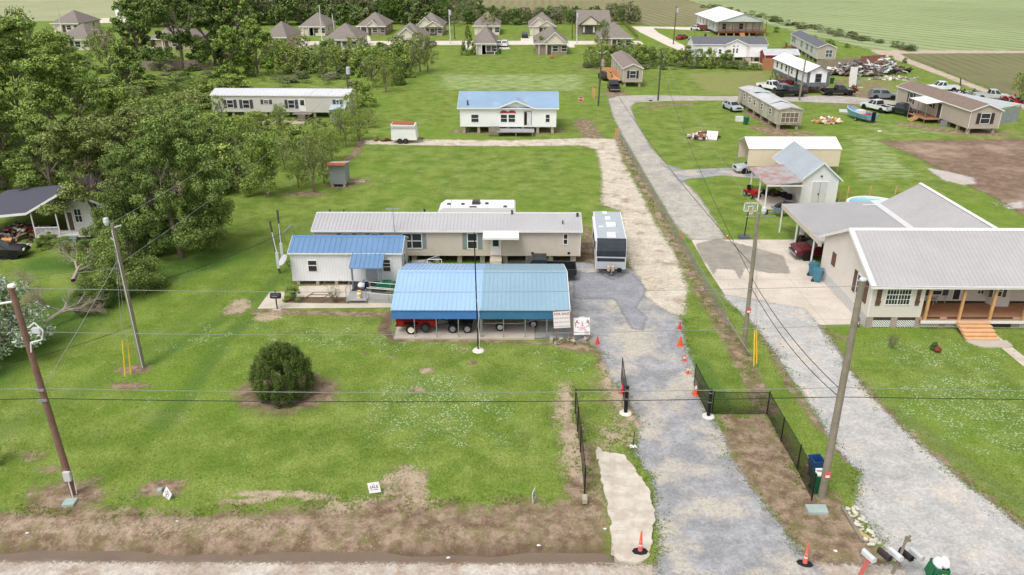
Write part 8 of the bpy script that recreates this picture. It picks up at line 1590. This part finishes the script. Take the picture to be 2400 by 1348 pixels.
# blue boat
x, y = at(2012, 280); t = Th('motor_boat', 'pale blue open boat with white interior on a low trailer', 'boat', x, y, R(108)); BB = M('boat_blue', (124, 170, 196), .4, .06); BWH = M('boat_white', (226, 226, 224), .5, .06)
st_ = [(-2.9, 1.05, .35, 1.2), (-1.5, 1.15, .3, 1.2), (.5, 1.1, .32, 1.3), (1.9, .75, .5, 1.45), (2.9, .06, .95, 1.65)]; b = MB()
for (xa, wa, za, ha), (xb, wb_, zb, hb) in zip(st_, st_[1:]):
    b.add([(xa, -wa, ha), (xa, -wa * .75, za + .15), (xa, 0, za), (xa, wa * .75, za + .15), (xa, wa, ha), (xb, -wb_, hb), (xb, -wb_ * .75, zb + .15), (xb, 0, zb), (xb, wb_ * .75, zb + .15), (xb, wb_, hb)], [(i, i + 1, i + 6, i + 5) for i in range(4)], BB)
b.add([(-2.9, -1.05, 1.2), (-2.9, -.79, .5), (-2.9, 0, .35), (-2.9, .79, .5), (-2.9, 1.05, 1.2)], [(0, 1, 2, 3, 4)], BB); b.build('hull', t)
b = MB(); b.add([(-2.85, -.9, .75), (1.6, -.7, .8), (2.4, 0, 1.0), (1.6, .7, .8), (-2.85, .9, .75)], [(0, 1, 2, 3, 4)], BWH)
for (xa, wa, za, ha), (xb, wb_, zb, hb) in zip(st_, st_[1:]):
    for s in (-1, 1): b.add([(xa, s * wa, ha + .02), (xa, s * (wa - .14), ha + .02), (xb, s * max(0, wb_ - .14), hb + .02), (xb, s * wb_, hb + .02)], [(0, 1, 2, 3)], BWH)
b.box(-.6, .3, -.6, .6, .8, 1.5, BWH); b.box(-1.6, -1.2, -.8, .8, .8, 1.15, M('boat_seat', (190, 50, 46))); b.build('interior', t); b = MB(); b.box(-3.3, -2.9, -.2, .2, .3, 1.7, BLACK); b.build('outboard_motor', t); [wheel(t, -.8, y_, .3, .2) for y_ in (-1.2, 1.2)]
p = G(1996, 262); b = MB(); b.T = Matrix.Rotation(R(-20), 4, 'Z'); b.box(-1.9, 1.9, -1.2, 1.2, .0, .12, M('grey_sheet', (196, 196, 200))); single(b, 'flat_sheet', 'pale flat sheet on the ground behind the blue boat', 'sheet', p)
# loose small things
b = MB(); b.box(-.55, .55, -.3, .3, 0, .75, M('freezer_white', (222, 222, 220))); p = G(1732, 284); single(b, 'chest_freezer', 'white box on grass left of the green bin and old trailer home', 'freezer', p)
bin_(1748, 292, 10, (30, 100, 84), 'dark green wheelie bin beside the white box and old trailer home'); bin_(1949, 196, 0, (34, 84, 60), 'dark green wheelie bin at the grey cornered home end')
bin_(1172, 126, 0, (30, 110, 84), 'green wheelie bin at the rear corner of the open porch house')
b = MB(); b.lathe([(0, 0), (.45, 0), (.45, .5), (.3, .7), (0, .75)], M('rusty_sheet', 0), 10); p = G(1293, 138); single(b, 'burn_barrel', 'rusty barrel behind the house with wide cream gable', 'barrel', p)
for px, py, nm, lab, m_, s in ((1525, 237, 'dark_bag', 'small dark bag on grass at the lane bend', BLACK, .5), (2062, 309, 'white_bag', 'small white bag on grass above the dirt lot', WHITE, .5), (1262, 1279, 'litter', 'white paper scrap on the roadside soil', WHITE, .14), (1051, 1308, 'litter', 'white paper scrap in the muddy ditch', WHITE, .13), (1418, 1240, 'litter', 'white paper scrap left of the pale slab', WHITE, .13), (1416, 1231, 'litter', 'red scrap left of the pale slab', RED, .1), (1958, 1292, 'litter', 'white scrap between orange post and red mailbox post', WHITE, .13), (415, 1222, 'litter', 'pale scrap below the tipped SALE sign', WHITE, .1), (65, 1250, 'litter', 'white scrap at the bottom left', WHITE, .12)):
    p = G(px, py); s *= .7; b = MB(); b.blob((0, 0, s * .25), (s, s * .6, s * .3), m_, px, .35, 7, 5); single(b, nm, lab, 'litter', p)
p = G(1484, 1047); t = Th('marker_stake', 'thin black stake on a small white plate beside the gravel', 'stake', p.x, p.y); b = MB(); b.box(-.18, .18, -.14, .14, 0, .03, WHITE); b.build('foot', t); b = MB(); b.tube((0, .05, 0), (.03, .05, .95), .02, BLACK); b.build('stake', t)
p = G(2197, 826); b = MB(); b.blob((0, 0, .2), (.22, .2, .25), M('rust_orange', (130, 62, 44), .8), 3, .2); b.blob((-.15, .3, .3), (.2, .2, .3), M('plant_green', 0), 4, .4); single(b, 'lawn_ornament', 'small rust coloured lawn ornament right of the dry bush', 'ornament', p)
for px, py, s, lab in ((1094, 122, 1.0, 'white satellite dish at the foot of the dark conifer'),):
    p = G(px, py); t = Th('satellite_dish', lab, 'satellite dish', p.x, p.y); b = MB(); b.tube((0, 0, 0), (0, 0, 1.4), .05, STEEL); b.build('post', t); b = MB(); b.T = Matrix.Translation((0, -.1, 1.6)) @ Matrix.Rotation(R(60), 4, 'X'); b.lathe([(0, -.25), (.6, -.12), (.9, 0), (.92, .02), (0, -.2)], WHITE, 14); b.build('reflector', t)
# person in green clothes
p = G(2010, 200); t = Th('person', 'person in green top and pale blue trousers walking in the far yard', 'person', p.x, p.y, R(20)); SKIN = M('skin', (150, 104, 82), .6, .05)
def skinned(name, verts, edges, rad, mat, parent, root=0):
    me = bpy.data.meshes.new(name); me.from_pydata(verts, edges, []); o = bpy.data.objects.new(name, me); scene.collection.objects.link(o); me.materials.append(mat)
    sm = o.modifiers.new('skin', 'SKIN'); sm.use_smooth_shade = True
    for i, r_ in enumerate(rad): me.skin_vertices[0].data[i].radius = (r_, r_ * .85)
    me.skin_vertices[0].data[root].use_root = True; ss_ = o.modifiers.new('sub', 'SUBSURF'); ss_.levels = 1; ss_.render_levels = 2; o.parent = parent; return o
V = [(0, 0, .95), (0, 0, 1.2), (0, 0, 1.42), (0, 0, 1.55), (0, -.02, 1.66), (0, -.02, 1.76), (.2, 0, 1.42), (.27, -.05, 1.15), (.25, -.16, .92), (-.2, 0, 1.42), (-.27, .06, 1.15), (-.28, .02, .9), (.1, 0, .88), (.11, -.12, .5), (.11, -.1, .08), (.11, -.24, .04), (-.1, 0, .88), (-.12, .12, .5), (-.12, .25, .1), (-.12, .12, .04), (.25, -.2, .84), (-.28, 0, .82)]
E_ = [(0, 1), (1, 2), (2, 3), (3, 4), (4, 5), (2, 6), (6, 7), (7, 8), (2, 9), (9, 10), (10, 11), (0, 12), (12, 13), (13, 14), (14, 15), (0, 16), (16, 17), (17, 18), (18, 19), (8, 20), (11, 21)]
RD = [.13, .12, .12, .055, .1, .08, .06, .045, .03, .06, .045, .03, .09, .06, .045, .04, .09, .06, .045, .04, .03, .03]
body = skinned('body', V, E_, RD, SKIN, t.e)
skinned('shirt', [V[i] for i in (0, 1, 2, 6, 7, 9, 10)], [(0, 1), (1, 2), (2, 3), (3, 4), (2, 5), (5, 6)], [.15, .14, .14, .08, .06, .08, .06], M('green_shirt', (60, 160, 124), .9), body)
skinned('trousers', [V[i] for i in (0, 12, 13, 14, 16, 17, 18)], [(0, 1), (1, 2), (2, 3), (0, 4), (4, 5), (5, 6)], [.145, .105, .078, .065, .105, .078, .065], M('pale_blue_cloth', (150, 196, 206), .9), body)
b = MB(); b.blob((0, .0, 1.77), (.1, .11, .08), M('dark_green_cap', (30, 100, 74), .9), 2, .03); b.build('cap', body)
